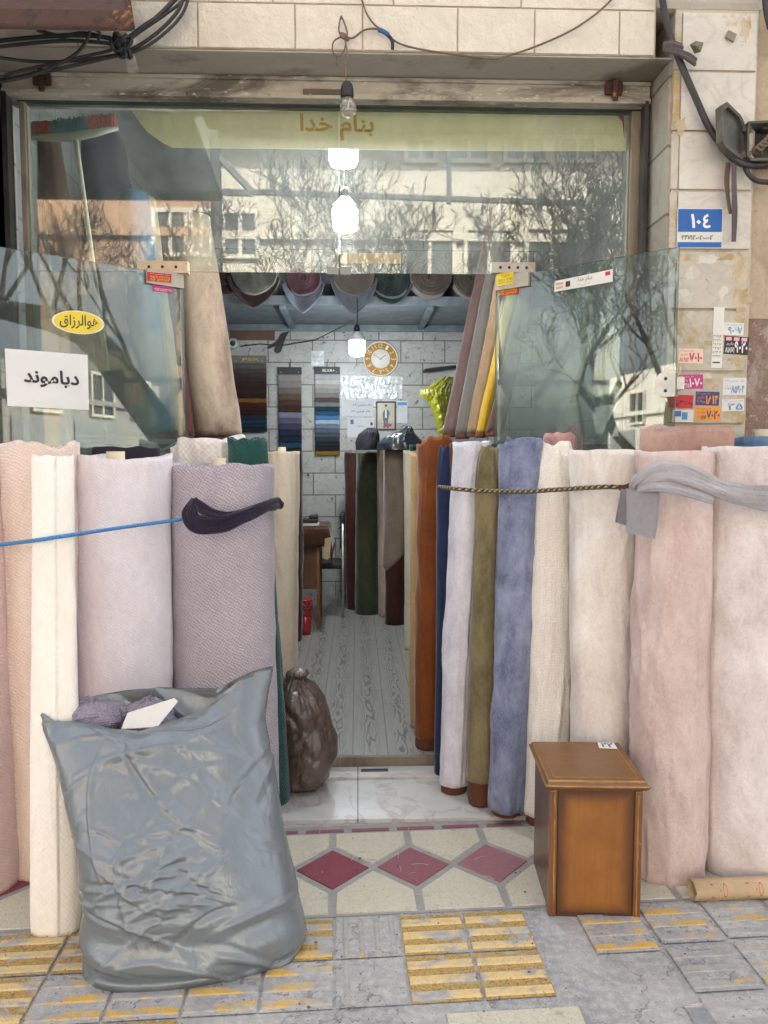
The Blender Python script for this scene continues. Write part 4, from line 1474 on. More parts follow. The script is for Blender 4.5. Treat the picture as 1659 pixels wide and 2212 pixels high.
roll('cream velvet roll inside, left of the sand coloured one', (873, 900, 974), (874, 902, 1402), F_crm2, 5.45, 0.08, zb=ZI, group=GI_, wr=0.004, seed=28, n=40)
roll('emerald velvet roll top showing over the cream one', (884, 918, 962), (884, 920, 1400), F_emer, 5.9, 0.02, zb=ZI, group=GI_, wr=0.003, seed=29, n=40)

# leaning rolls on the side racks
GK = 'long rolls leaning on the side racks'


def leaning(label, bot, top, Yb, Yt, mat, seed, fold=None):
    Cb, Ct = P((bot[0] + bot[1]) / 2, bot[2], Yb), P((top[0] + top[1]) / 2, top[2], Yt)
    k = rollmesh(Cb, pxw(bot[0], bot[1], Yb) / 2, Ct, pxw(top[0], top[1], Yt) / 2, wr=0.005, seed=seed, n=48, lv=30, rag=0.006)
    o = k.build('fabric_roll', mat, None, origin=Cb)
    tag(o, label, 'fabric roll', GK)
    kk = rollmesh(Cb - (Ct - Cb).normalized() * 0.02 + Vector((0, -0.004, 0)), pxw(bot[0], bot[1], Yb) / 2 * 0.90, Cb.lerp(Ct, 0.04), pxw(bot[0], bot[1], Yb) / 2 * 0.86, wr=0.002, seed=seed + 2, n=32, lv=6)
    kk.build('backing', M_felt, o)
    return o


F_palebr = fabric('pale_mottled_suede', srgb('a08d7a'), srgb('5d453b'), 2.2, None, bmp=0.2, lo=0.42, hi=0.6)
F_maroon = fabric('maroon_suede', srgb('5a3733'), srgb('3a211e'), 4, None, bmp=0.2)
F_mauve = fabric('mauve_suede', srgb('7d6560'), srgb('64504c'), 4, None, bmp=0.2)
F_gsu = fabric('grey_suede', srgb('746e68'), srgb('5b5651'), 4, None, bmp=0.2)
F_tsu = fabric('tan_suede', srgb('8d745a'), srgb('755c43'), 4, None, bmp=0.2)
F_ysu = fabric('mustard_suede', srgb('b8962e'), srgb('9c7b1e'), 4, None, bmp=0.2)
F_bsu = fabric('steel_blue_suede', srgb('4f6d88'), srgb('3b5670'), 4, None, bmp=0.2)
F_nsu = fabric('dark_navy_suede', srgb('2a3140'), srgb('1d222e'), 4, None, bmp=0.2)
F_bru = fabric('cocoa_suede', srgb('55423a'), srgb('3f302a'), 4, None, bmp=0.2)
F_pbs = fabric('beige_suede', srgb('a39684'), srgb('857868'), 4, None, bmp=0.2)
leaning('pale mottled suede roll leaning at left of the open doorway', (404, 527, 944), (366, 452, 470), 4.6, 4.75, F_palebr, 31)
leaning('maroon suede roll leaning behind the pale mottled one', (380, 420, 943), (335, 372, 470), 4.45, 4.75, F_maroon, 32)
leaning('beige suede roll leaning behind left glass door near its hinge', (362, 402, 940), (300, 335, 430), 4.2, 4.4, F_pbs, 33)
leaning('steel blue suede roll leaning behind left glass door', (300, 374, 938), (255, 320, 420), 4.1, 4.3, F_bsu, 34)
leaning('wide dark navy roll leaning behind the broom', (235, 375, 940), (118, 262, 292), 4.7, 4.9, F_nsu, 35)
leaning('cocoa brown roll leaning at the left wall by the broom', (150, 230, 940), (84, 128, 300), 4.0, 4.1, F_bru, 36)
leaning('mauve suede roll leaning at right of the aisle, leftmost there', (956, 990, 938), (1062, 1090, 430), 5.2, 5.3, F_mauve, 37)
leaning('grey suede roll leaning right of the mauve one', (982, 1016, 941), (1082, 1112, 430), 4.8, 4.9, F_gsu, 38)
leaning('tan suede roll leaning left of the mustard one', (1007, 1040, 936), (1074, 1106, 592), 4.4, 4.5, F_tsu, 39)
leaning('mustard yellow suede roll leaning behind right glass door', (1026, 1053, 938), (1103, 1128, 598), 4.15, 4.25, F_ysu, 40)
leaning('cocoa suede roll leaning right of the mustard one behind the glass', (1048, 1084, 935), (1132, 1166, 596), 4.0, 4.1, F_bru, 41)


def rack(x0, x1, y0, y1, z, label):
    k = MB()
    k.bbox((x0, y0, z - 0.035), (x1, y1, z), 0.004)
    o = k.build('side_rack', M_iron, None, origin=((x0 + x1) / 2, (y0 + y1) / 2, ZI))
    tag(o, label, 'rack')
    for xx in (x0 + 0.02, x1 - 0.02):
        for yy in (y0 + 0.02, y1 - 0.02):
            q = MB()
            q.box((xx - 0.018, yy - 0.018, ZI), (xx + 0.018, yy + 0.018, z - 0.036))
            q.build('leg', M_iron, o)


rack(XI0 + 0.01, -0.66, 3.85, 5.4, 1.515, 'dark steel rack carrying leaning rolls along left shop wall')
rack(0.60, XI1 - 0.01, 3.85, 5.6, 1.515, 'dark steel rack carrying leaning rolls along right shop wall')

# ------------------------------------------------------------------ loft with rolls lying end on
YLF, zlo = 6.5, P(800, 651, 6.5).z
LS = MB()
LS.box((XI0 + 0.003, YLF + 0.04, zlo - 0.012), (XI1 - 0.003, YB - 0.003, zlo + 0.012))
lo = LS.build('loft_shelf', M_steelblue, None, origin=(0, YB, zlo))
tag(lo, 'pale steel loft shelf across the back of the shop carrying rolls', 'shelf')
q = MB()
q.bbox((XI0 + 0.003, YLF, zlo - 0.03), (XI1 - 0.003, YLF + 0.038, zlo + 0.045), 0.003)
q.build('front_beam', M_steelblue, lo)
for xx in (-0.62, 0.62):
    q = MB()
    q.bbox((xx - 0.025, YLF + 0.045, zlo - 0.06), (xx + 0.025, YB - 0.01, zlo - 0.0125), 0.003)
    q.build('joist', M_steelblue, lo)
q = MB()
q.bbox((XI0 + 0.003, YB - 0.05, zlo - 0.075), (XI1 - 0.003, YB - 0.012, zlo - 0.0125), 0.003)
q.build('wall_rail', M_steelblue, lo)


def endroll(cxp, cyp, rp, Y0, mat, label, flap=None, seed=0, core=0.03):
    c = P(cxp, cyp, Y0)
    r_ = rp / FPX * Y0
    c.z = max(c.z, zlo + 0.013 + r_)
    k = MB()
    n = 48
    prof = [(r_ * 1.0, 1.02)]
    vs, fs = [], []
    rings = []
    L = YB - 0.02 - Y0
    nr = 13
    seq = [(1.0, L), (1.0, 0.0)]
    for i in range(nr):
        a = 1.0 - i * (1 - core / r_) / nr
        b = 1.0 - (i + 0.72) * (1 - core / r_) / nr
        seq += [(a * 0.995, -0.004), (b, -0.006 + 0.004 * math.sin(i * 2.3 + seed)), (b * 0.985, 0.022)]
    seq += [(core / r_, 0.0), (core / r_ * 0.8, 0.05), (0.001, 0.05)]
    for a, dy in seq:
        for j in range(n):
            th = 2 * PI * j / n
            w_ = 1 + 0.03 * nz(math.cos(th) * 1.4 + seed, math.sin(th) * 1.4, a * 2)
            vs.append(Vector((c.x + r_ * a * w_ * math.cos(th), Y0 + dy, c.z + r_ * a * w_ * math.sin(th) * 0.97)))
    for i in range(len(seq) - 1):
        for j in range(n):
            j2 = (j + 1) % n
            fs.append((i * n + j, i * n + j2, (i + 1) * n + j2, (i + 1) * n + j))
    k.add(vs, fs, 0, None, True)
    o = k.build('fabric_roll', mat[0], None, origin=(c.x, YB, c.z))
    tag(o, label, 'fabric roll', 'rolls lying end on upon the loft shelf')
    if flap:
        q = MB()
        vs, fs = [], []
        w_, h_, m_ = flap
        for i in range(25):
            t = -1 + 2 * i / 24
            for j in range(7):
                s_ = j / 6
                dep = (1 - abs(t)) * h_ + 0.02
                ang = -PI / 2 + t * 1.35
                bx = c.x + (r_ + 0.012) * math.cos(ang)
                bz = c.z + (r_ + 0.012) * math.sin(ang)
                vs.append(Vector((bx + t * w_ * s_ * 0.25, Y0 - 0.012 - 0.03 * s_ + 0.012 * math.sin(t * 7 + seed), bz - dep * s_)))
        for i in range(24):
            for j in range(6):
                p = i * 7 + j
                fs.append((p, p + 1, p + 8, p + 7))
        q.add(vs, fs, 0, None, True)
        fo_ = q.build('hanging_flap', m_, o)
        md = fo_.modifiers.new('thick', 'SOLIDIFY')
        md.thickness = 0.006
    return o


E_grey = fabric('loft_grey', srgb('8b8880'), srgb('5f5c56'), 12, None)
E_dk = fabric('loft_dark_brown', srgb('4a3c38'), srgb('352a27'), 8, None)
E_mau = fabric('loft_mauve', srgb('7c5a60'), srgb('5a3f45'), 10, None)
E_tau = fabric('loft_taupe', srgb('8a8079'), srgb('6b625c'), 10, None)
E_grn = fabric('loft_green_grey', srgb('4c5653'), srgb('343c3a'), 10, None)
E_brg = fabric('loft_brown_grey', srgb('756a62'), srgb('574e48'), 10, None)
E_bg = fabric('loft_blue_grey', srgb('7f8490'), srgb('646975'), 8, None)
endroll(486, 600, 44, 6.35, (E_dk,), 'dark brown roll lying leftmost on the loft shelf', None, 1)
endroll(548, 598, 48, 6.3, (E_grey,), 'big grey ringed roll end lying on the loft shelf', (0.06, 0.08, E_dk), 2)
endroll(655, 600, 36, 6.4, (E_mau,), 'mauve roll end with a blue grey flap on the loft', (0.1, 0.12, E_bg), 3)
endroll(708, 585, 28, 6.62, (E_bg,), 'small blue grey roll between the mauve and taupe loft rolls', None, 4)
endroll(765, 600, 44, 6.3, (E_tau,), 'taupe roll end with a grey cloth sling above the lit bulb', (0.05, 0.13, E_bg), 5)
endroll(845, 602, 40, 6.4, (E_grn,), 'green grey ringed roll end right of the taupe loft roll', (0.02, 0.03, E_grn), 6)
endroll(932, 600, 44, 6.35, (E_brg,), 'smooth brown grey roll end lying on the loft', None, 7)
endroll(1022, 602, 42, 6.4, (E_brg,), 'brown grey roll lying rightmost on the loft shelf', None, 8)

# ------------------------------------------------------------------ lamps
M_led = emit('led_glow', (0.90, 0.96, 1.0), 9)
M_led2 = emit('led_glow_strong', (0.93, 0.98, 1.0), 22)
M_lamph = plain('lamp_white', (0.7, 0.72, 0.74), 0.4, 0, 0.05)


def led(x, ytop, ybot, wpx, Y, ztop, label, energy, em):
    a, b = P(x, ytop, Y), P(x, ybot, Y)
    r_ = wpx / 2 / FPX * Y
    D = empty('led_bulb', (a.x, Y, b.z), label, 'lamp')
    hh = a.z - b.z
    k = MB()
    k.lathe((a.x, Y, b.z), [(r_ * 0.5, 0), (r_ * 0.9, hh * 0.04), (r_, hh * 0.18), (r_ * 1.02, hh * 0.48)], 'Z', 28)
    k.build('diffuser', em, D)
    k = MB()
    k.lathe((a.x, Y, b.z), [(r_ * 1.02, hh * 0.485), (r_ * 1.0, hh * 0.6), (r_ * 0.55, hh * 0.72), (r_ * 0.4, hh * 0.78)], 'Z', 28)
    k.build('housing', M_lamph, D)
    k = MB()
    k.lathe((a.x, Y, b.z), [(r_ * 0.36, hh * 0.782), (r_ * 0.38, hh * 0.9), (r_ * 0.25, hh)], 'Z', 20)
    k.build('socket', M_black, D)
    k = MB()
    k.tube([(a.x, Y, b.z + hh), (a.x + 0.006, Y, lerp(b.z + hh, ztop, 0.5)), (a.x, Y, ztop)], 0.004, 6)
    k.build('cord', M_black, D)
    l = bpy.data.lights.new('led_light', 'POINT')
    l.energy = energy
    l.color = (0.88, 0.95, 1.0)
    l.shadow_soft_size = r_ * 0.9
    lo_ = bpy.data.objects.new('led_light', l)
    COL.objects.link(lo_)
    lo_.parent = D
    lo_.location = (0, 0, -0.06)


led(771, 702, 769, 34, 6.2, zlo - 0.03, 'lit white LED bulb hanging below the loft in front of the clock', 9, M_led)
led(745, 405, 500, 52, 3.86, ZC - 0.001, 'bright LED lamp seen low through the transom glass', 5, M_led2)
led(742, 285, 358, 60, 3.92, ZC - 0.001, 'bright LED lamp near the ceiling behind the yellow banner', 4, M_led2)

# ------------------------------------------------------------------ back wall things
YW = YB - 0.004
CK = P(822, 776, YW)
rc = 37 / FPX * YW
ck = empty('wall_clock', CK, 'round wall clock with mustard ring and white numerals', 'clock')
M_mus = plain('clock_mustard', srgb('b98a35'), 0.5, 0, 0.06)
M_cwh = plain('clock_white', (0.78, 0.76, 0.70), 0.5, 0, 0.04)
k = MB()
k.lathe(CK, [(rc, 0), (rc, -0.03), (rc * 0.95, -0.036), (rc * 0.93, -0.026)], 'Y', 48)
k.build('rim', M_cwh, ck)
k = MB()
k.lathe(CK + Vector((0, -0.0262, 0)), [(rc * 0.93, 0.0), (rc * 0.925, -0.001)], 'Y', 48)
k.build('dial', M_mus, ck)
k = MB()
k.lathe(CK + Vector((0, -0.0278, 0)), [(rc * 0.55, 0.0), (rc * 0.545, -0.001)], 'Y', 48)
k.build('centre', M_cwh, ck)
k = MB()
for hnum in range(1, 13):
    a = PI / 2 - hnum * PI / 6
    c = CK + Vector((math.cos(a) * rc * 0.74, -0.0283, math.sin(a) * rc * 0.74))
    ww = rc * (0.13 if hnum < 10 else 0.22)
    hh = rc * 0.25
    rot = a - PI / 2

    def fnn(u, v, c=c, ww=ww, hh=hh, rot=rot):
        dx, dz = (u - 0.5) * ww, (v - 0.5) * hh
        return Vector((c.x + dx * math.cos(rot) - dz * math.sin(rot), c.y, c.z + dx * math.sin(rot) + dz * math.cos(rot)))
    k.text(str(hnum), fnn, 0, 0.0)
k.build('numerals', M_cwh, ck)
for ang, ln, th, nm in ((PI / 2 - 2.0 * PI / 6 + 0.12, 0.36, 0.022, 'hour_hand'), (PI / 2 + PI / 3 - 0.02, 0.5, 0.018, 'minute_hand')):
    dirv = Vector((math.cos(ang), 0, math.sin(ang)))
    pr = Vector((-dirv.z, 0, dirv.x))
    q = MB()
    o0 = CK + Vector((0, -0.031 if nm == 'hour_hand' else -0.033, 0))
    q.slab([o0 - dirv * rc * 0.12 - pr * rc * th, o0 + dirv * rc * ln - pr * rc * th, o0 + dirv * rc * ln + pr * rc * th, o0 - dirv * rc * 0.12 + pr * rc * th], (0, -1, 0), 0.0012)
    q.build(nm, M_mus, ck)


def swatch(x0, y0, x1, y1, cols, header, hcol, label, tcol, hook=True, Y=None):
    Yh = Y or YW - 0.02
    a, b = P(x0, y0, Yh), P(x1, y1, Yh)
    D = empty('swatch_hanger', ((a.x + b.x) / 2, Yh, b.z), label, 'fabric samples', 'hanging fabric sample cards')
    hh = (a.z - b.z)
    hd = hh * (0.085 if y1 - y0 > 170 else 0.10)
    k = MB()
    mh = plain('header_' + header.strip('+').lower(), hcol, 0.5, 0, 0.1)
    k.bbox((a.x, Yh - 0.008, a.z - hd), (b.x, Yh + 0.006, a.z), 0.002, 0)
    k.text(header, lambda u, v: Vector((lerp(lerp(a.x, b.x, 0.32), lerp(a.x, b.x, 0.80), u), Yh - 0.0092, a.z - hd + hd * lerp(0.3, 0.68, v))), 1, 0.02)
    for t in (0.14, 0.86):
        k.lathe((lerp(a.x, b.x, t), Yh - 0.009, a.z - hd * 0.72), [(0.0001, -0.003), (0.006, -0.001), (0.006, 0.002)], 'Y', 10, 2)
    k.build('header', [mh, tcol, M_chrome], D)
    n = len(cols)
    for i, cc in enumerate(cols):
        z1 = a.z - hd - (hh - hd) * i / n
        z0 = a.z - hd - (hh - hd) * (i + 1) / n - 0.014
        q = MB()
        vs, fs = [], []
        for r_ in range(5):
            for c_ in range(13):
                u = c_ / 12
                v = r_ / 4
                yy = Yh - 0.006 - 0.014 * (1 - v) + 0.004 * nz(u * 3 + i * 3.1, v * 2, i)
                vs.append(Vector((lerp(a.x + 0.003, b.x - 0.003, u) + 0.003 * nz(i, v, 2), yy, lerp(z0, z1, v) + 0.005 * nz(u * 4, i * 2.7, 1) * (1 - v))))
        for r_ in range(4):
            for c_ in range(12):
                p = r_ * 13 + c_
                fs.append((p, p + 1, p + 14, p + 13))
        q.add(vs, fs, 0, None, True)
        key = 'swatch_' + cc
        mm = MATS.get(key) or fabric(key, srgb(cc), None, 20, None, bmp=0.2)
        so_ = q.build('swatch', mm, D)
        md = so_.modifiers.new('thick', 'SOLIDIFY')
        md.thickness = 0.003
    if hook:
        q = MB()
        cx_ = (a.x + b.x) / 2
        q.tube([(cx_, Yh, a.z), (cx_, Yh - 0.002, a.z + 0.04), (cx_ + 0.015, Yh, a.z + 0.06), (cx_ + 0.005, Yh + 0.012, a.z + 0.075)], 0.003, 6)
        q.build('hook', M_dark, D)


swatch(600, 793, 653, 978, ['8f8b88', '87817c', '6f6862', '5d4b40', '4a352b', '3a2a24', '76788a', '55546a', '3c3c52', '23283a', '1d2434', '1f3f55', '1c2428'], 'Dior', (0.012, 0.014, 0.02), 'narrow sample card of grey, brown and navy swatches with a dark header', plain('dim_print', (0.03, 0.033, 0.04), 0.5), True)
swatch(679, 792, 735, 980, ['b9bcbc', 'c9c8c2', 'b0aca8', '9c9a98', '8a8580', '5c4c46', '7d7f82', '1e4038', '2d5276', '4d77a6', '9fb0c4', '6e7c8c', '55606c', '474f59', '30363f', '23262d', '1e2026', '7d6320'], 'ELVA+', (0.012, 0.014, 0.02), 'sample card of white, blue and grey swatches right of the narrow one', M_white, True)
swatch(499, 768, 578, 930, ['5b5450', '4a4240', '413633', '392c2a', '33211f', '2d1d1b', '34201e', '2a1918', '6d4c1e', '3d1a18', '331514', '2a1414', '1d2430', '1b2c3c', '182633', '141c26'], 'PER', (0.14, 0.125, 0.105), 'wide dark sample card of maroon and brown swatches with a tan header', plain('gold_print', (0.45, 0.33, 0.10), 0.4), True, YW - 0.03)

# papers on the back wall
fnw = lambda *b_, rot=0.0, d=0.0: on_wall(*b_, Y=YW - d, rot=R_(rot))
M_clear = plain('plastic_sleeve', (0.62, 0.65, 0.66), 0.18, 0, 0.25, 6, 0.6, 9, 0.02)
M_gpap = plain('grey_paper', (0.60, 0.62, 0.64), 0.6, 0, 0.06)
fn, nn = fnw(736, 812, 800, 861)
sign('plastic_sleeve', 'shiny crumpled clear sleeve left of the other on the back wall', 'paper', fn, nn, 0.004, M_clear, [(W_ship, M_ink, 0.3, 0.5, 0.7, 0.62), (W_barbari, M_ink, 0.55, 0.15, 0.8, 0.27)])
fn, nn = fnw(802, 813, 869, 862)
sign('plastic_sleeve', 'clear sleeve with handwritten lines directly below the clock', 'paper', fn, nn, 0.004, M_clear, [(W_name, M_ink, 0.45, 0.55, 0.9, 0.78), (W_ship, M_ink, 0.2, 0.15, 0.85, 0.32)])
fn, nn = fnw(738, 864, 806, 899)
sign('notice', 'white notice with two handwritten Persian lines under the sleeves', 'paper', fn, nn, 0.002, M_gpap, [(W_ship, M_ink, 0.35, 0.6, 0.95, 0.78, 0.02), (W_ship, M_ink, 0.3, 0.2, 0.9, 0.38, 0.02)])
fn, nn = fnw(750, 903, 808, 945, d=0.001)
sign('certificate', 'grey certificate with a small dark portrait mark and stamp', 'paper', fn, nn, 0.002, M_gpap, [(None, M_snav, 0.12, 0.68, 0.24, 0.92), (W_name, M_ink, 0.4, 0.5, 0.6, 0.64), (None, M_sblk, 0.86, 0.62, 0.95, 0.78)])
fn, nn = fnw(857, 866, 880, 914)
sign('notice', 'small white notice with a blue heading right of the photo frame', 'paper', fn, nn, 0.002, M_gpap, [(None, M_sblu, 0.05, 0.80, 0.95, 0.94)])
fn, nn = fnw(672, 758, 700, 790)
sign('notice', 'torn taped scrap of white paper above the sample cards', 'paper', fn, nn, 0.002, M_clear, [(W_ship, M_ink, 0.15, 0.55, 0.85, 0.7), (W_ship, M_ink, 0.2, 0.25, 0.8, 0.4)])
# framed photograph: frame, mount and a generic figure in a suit
a, b = P(812, 867, YW), P(855, 929, YW)
PF = empty('photo_frame', ((a.x + b.x) / 2, YW, b.z), 'black framed photo of a man in a dark suit on the back wall', 'picture')
k = MB()
t_ = 0.014
k.bbox((a.x, YW - 0.02, b.z), (a.x + t_, YW, a.z), 0.002)
k.bbox((b.x - t_, YW - 0.02, b.z), (b.x, YW, a.z), 0.002)
k.bbox((a.x + t_, YW - 0.0195, b.z), (b.x - t_, YW - 0.0005, b.z + t_), 0.002)
k.bbox((a.x + t_, YW - 0.0195, a.z - t_), (b.x - t_, YW - 0.0005, a.z), 0.002)
k.build('frame', M_dark, PF)
k = MB()
fp_ = lambda u, v, o_=0.0: Vector((lerp(a.x + t_, b.x - t_, u), YW - 0.006 - o_, lerp(b.z + t_, a.z - t_, v)))


def poly(pts, m, o_):
    k.slab([fp_(u, v, o_) for u, v in pts], (0, -1, 0), 0.0006, m)


poly([(0, 0), (1, 0), (1, 1), (0, 1)], 0, 0)
poly([(0, 0), (1, 0), (1, 0.28), (0, 0.22)], 1, 0.001)
poly([(0.34, 0.30), (0.62, 0.28), (0.72, 0.62), (0.60, 0.74), (0.42, 0.74), (0.30, 0.6)], 2, 0.002)
poly([(0.45, 0.42), (0.55, 0.42), (0.54, 0.74), (0.46, 0.74)], 3, 0.003)
poly([(0.36, 0.30), (0.48, 0.30), (0.47, 0.02), (0.38, 0.02)], 2, 0.0021)
poly([(0.50, 0.30), (0.62, 0.28), (0.66, 0.02), (0.56, 0.02)], 2, 0.0022)
poly([(0.43 + 0.08 * math.cos(t) + 0.07, 0.83 + 0.08 * math.sin(t)) for t in [2 * PI * i / 14 for i in range(14)]], 4, 0.003)
poly([(0.42, 0.86), (0.58, 0.86), (0.57, 0.93), (0.44, 0.93)], 5, 0.004)
poly([(0.30, 0.05), (0.8, 0.08), (0.85, 0.18), (0.5, 0.22)], 6, 0.004)
k.build('photo_print', [plain('photo_wall', (0.48, 0.44, 0.34), 0.3), plain('photo_floor', (0.4, 0.36, 0.32), 0.3), plain('photo_suit', (0.05, 0.08, 0.13), 0.3), M_white, plain('photo_skin', (0.5, 0.33, 0.25), 0.3), M_sblk, plain('photo_red', (0.25, 0.04, 0.04), 0.3)], PF)

# security camera
c = P(503, 742, YW - 0.06)
k = MB()
k.lathe(c, [(0.03, 0.06), (0.05, 0.05), (0.055, 0.0), (0.045, -0.025), (0.028, -0.03), (0.026, -0.015)], 'Y', 24, 0)
k.lathe(c + Vector((0, -0.016, 0)), [(0.026, 0.0), (0.02, -0.008), (0.004, -0.012)], 'Y', 20, 1)
o = k.build('security_camera', [plain('camera_grey', (0.42, 0.43, 0.44), 0.4), M_black], None, origin=c)
tag(o, 'round grey security camera high on the back wall', 'camera')
# brown board and dark bird-like scrap
k = MB()
a, b = P(497, 712, YW), P(594, 734, YW)
k.bbox((a.x, YW - 0.01, b.z), (b.x, YW + 0.002, a.z), 0.002)
tag(k.build('wooden_board', plain('board_brown', (0.12, 0.06, 0.035), 0.7), None, origin=(a + b) / 2), 'brown wooden board fixed under the loft on the back wall', 'board')
k = MB()
pts = [(592, 757), (600, 735), (607, 720), (625, 716), (618, 728), (612, 745), (607, 760), (598, 764)]
k.slab([P(x, y, YW - 0.006) for x, y in pts], (0, -1, 0), 0.004)
k.slab([P(x, y, YW - 0.010) for x, y in [(600, 735), (575, 752), (583, 753), (606, 742)]], (0, -1, 0), 0.003)
tag(k.build('dark_scrap', M_black, None, origin=P(605, 740, YW)), 'dark ragged scrap hanging on the wall near the security camera', 'scrap')
k = MB()
k.tube([P(520, 748, YW - 0.01), P(560, 743, YW - 0.02), P(610, 746, YW - 0.02), P(680, 735, YW - 0.03), P(765, 692, 6.9)], 0.005, 6)
tag(k.build('cable', M_dark, None, origin=P(600, 745, YW)), 'thin dark cable sagging from the camera to the loft', 'cable')
# wall bracket at right
k = MB()
a, b = P(918, 800, YW - 0.1), P(985, 792, YW - 0.1)
k.tube([a + Vector((0, 0.1, 0)), a, b], 0.018, 4, smooth=False)
tag(k.build('wall_bracket', M_dark, None, origin=a), 'black steel arm bracket on the back wall right of the clock', 'bracket')

# ------------------------------------------------------------------ desk, chair, pot


def table():
    Yd = 6.1
    xr_, zt2 = P(718, 1140, Yd).x, P(690, 1140, Yd).z
    x0 = xr_ - 0.75
    D = empty('desk', ((x0 + xr_) / 2, Yd + 0.25, ZI), 'brown wooden desk under a cloth behind the left rolls', 'desk')
    mw = plain('desk_wood', (0.13, 0.055, 0.03), 0.45, 0, 0.3, 5, 0.1, 30)
    mw2 = plain('desk_wood_edge', (0.22, 0.10, 0.045), 0.45, 0, 0.3, 5, 0.1, 30)
    k = MB()
    k.bbox((x0, Yd, zt2 - 0.035), (xr_ - 0.03, Yd + 0.5, zt2), 0.004)
    k.build('top', mw, D)
    k = MB()
    k.bbox((xr_ - 0.13, Yd + 0.03, ZI), (xr_ - 0.105, Yd + 0.48, zt2 - 0.036), 0.003)
    k.build('side_panel', mw2, D)
    k = MB()
    k.bbox((x0 + 0.05, Yd + 0.05, zt2 - 0.5), (xr_ - 0.132, Yd + 0.07, zt2 - 0.037), 0.003)
    k.build('front_panel', mw, D)
    k = MB()
    k.bbox((x0 + 0.03, Yd + 0.03, ZI), (x0 + 0.055, Yd + 0.48, zt2 - 0.036), 0.003)
    k.build('side_panel', mw2, D)
    # cloth
    k = MB()
    vs, fs = [], []
    for j in range(13):
        for i in range(25):
            u, v = i / 24, j / 12
            x_ = lerp(x0 - 0.02, xr_ + 0.10, u)
            if v < 0.7:
                y_, z_ = lerp(Yd + 0.5, Yd - 0.012, v / 0.7), zt2 + 0.006
            else:
                y_, z_ = Yd - 0.014 - 0.01 * math.sin(u * 14), lerp(zt2 + 0.006, zt2 - 0.17 - 0.03 * math.sin(u * 5), (v - 0.7) / 0.3)
            ex = x_ - (xr_ - 0.03)
            if ex > 0:
                z_ -= ex * 1.6
                x_ = xr_ - 0.03 + ex * 0.25
            vs.append(Vector((x_, y_, z_)))
    for j in range(12):
        for i in range(24):
            p = j * 25 + i
            fs.append((p, p + 1, p + 26, p + 25))
    k.add(vs, fs, 0, None, True)
    o = k.build('tablecloth', fabric('brown_cloth', srgb('4d3124'), srgb('3c251b'), 6, None), None, origin=(xr_, Yd, zt2))
    o.modifiers.new('thick', 'SOLIDIFY').thickness = 0.003
    tag(o, 'brown cloth draped over the edge of the desk', 'tablecloth')
    # hanging paper
    k = MB()
    pts = [(702, 1163), (716, 1160), (713, 1198), (708, 1210), (699, 1206)]
    k.slab([P(x, y, Yd - 0.03) for x, y in pts], (0, -1, 0), 0.002)
    tag(k.build('paper_note', M_card, None, origin=P(708, 1185, Yd)), 'beige paper hanging from the desk cloth corner', 'paper')
    # telephone / card reader and ledger
    a_ = P(668, 1136, Yd + 0.1)
    k = MB()
    k.bbox((a_.x - 0.08, Yd + 0.04, zt2 + 0.011), (a_.x + 0.075, Yd + 0.2, zt2 + 0.028), 0.003)
    tag(k.build('ledger', M_paper2, None, origin=(a_.x, Yd + 0.1, zt2)), 'white book lying under the black device on the desk', 'book')
    k = MB()
    k.bbox((a_.x - 0.075, Yd + 0.05, zt2 + 0.030), (a_.x + 0.07, Yd + 0.19, zt2 + 0.065), 0.008)
    k.bbox((a_.x - 0.0, Yd + 0.07, zt2 + 0.064), (a_.x + 0.07, Yd + 0.17, zt2 + 0.095), 0.012)
    tag(k.build('card_reader', M_black, None, origin=(a_.x, Yd + 0.1, zt2)), 'black card reader standing on the desk book', 'device')


table()


def chair():
    Yc = 6.55
    xr_ = P(743, 1200, Yc).x
    zs_ = P(720, 1217, Yc).z
    C_ = empty('chair', (xr_ - 0.2, Yc + 0.2, ZI), 'black padded chair with chrome legs behind the desk', 'chair')
    k = MB()
    k.bbox((xr_ - 0.40, Yc, zs_ - 0.05), (xr_ - 0.01, Yc + 0.38, zs_), 0.015)
    k.build('seat', M_black, C_)
    k = MB()
    k.bbox((xr_ - 0.035, Yc + 0.02, zs_ + 0.12), (xr_ + 0.005, Yc + 0.36, zs_ + 0.42), 0.012)
    k.build('backrest', M_black, C_)
    for (xx, yy, zz_) in ((xr_ - 0.01, Yc - 0.014, zs_ + 0.34), (xr_ - 0.01, Yc + 0.39, zs_ + 0.34), (xr_ - 0.39, Yc - 0.014, zs_ - 0.03), (xr_ - 0.39, Yc + 0.39, zs_ - 0.03)):
        q = MB()
        q.tube([(xx + 0.0, yy, ZI), (xx, yy, zz_)], 0.012, 10)
        q.build('leg', M_chrome, C_)


chair()
c = P(664, 1320, 5.9)
k = MB()
M_redpl = plain('red_plastic', (0.42, 0.02, 0.03), 0.35, 0, 0.2)
rp = 0.052
base = Vector((c.x - 0.02, 5.95, ZI))
k.lathe(base, [(rp * 0.85, 0.0), (rp * 0.92, 0.08), (rp * 0.96, 0.15)], 'Z', 24)
for i in range(10):
    for j in range(4):
        a = 2 * PI * (i + 0.5 * (j % 2)) / 10
        cz = 0.165 + j * 0.027
        q = base + Vector((rp * math.cos(a), rp * math.sin(a), cz))
        tn = Vector((-math.sin(a), math.cos(a), 0))
        pts = [q + tn * 0.015 * math.cos(t) + Vector((0, 0, 0.014 * math.sin(t))) for t in [2 * PI * m / 9 for m in range(10)]]
        k.tube(pts, 0.004, 5)
k.lathe(base, [(rp, 0.262), (rp * 1.06, 0.264), (rp * 1.06, 0.275), (rp, 0.277)], 'Z', 24)
tag(k.build('waste_bin', M_redpl, None, origin=base), 'red plastic bin with a lacy upper half under the desk', 'bin')

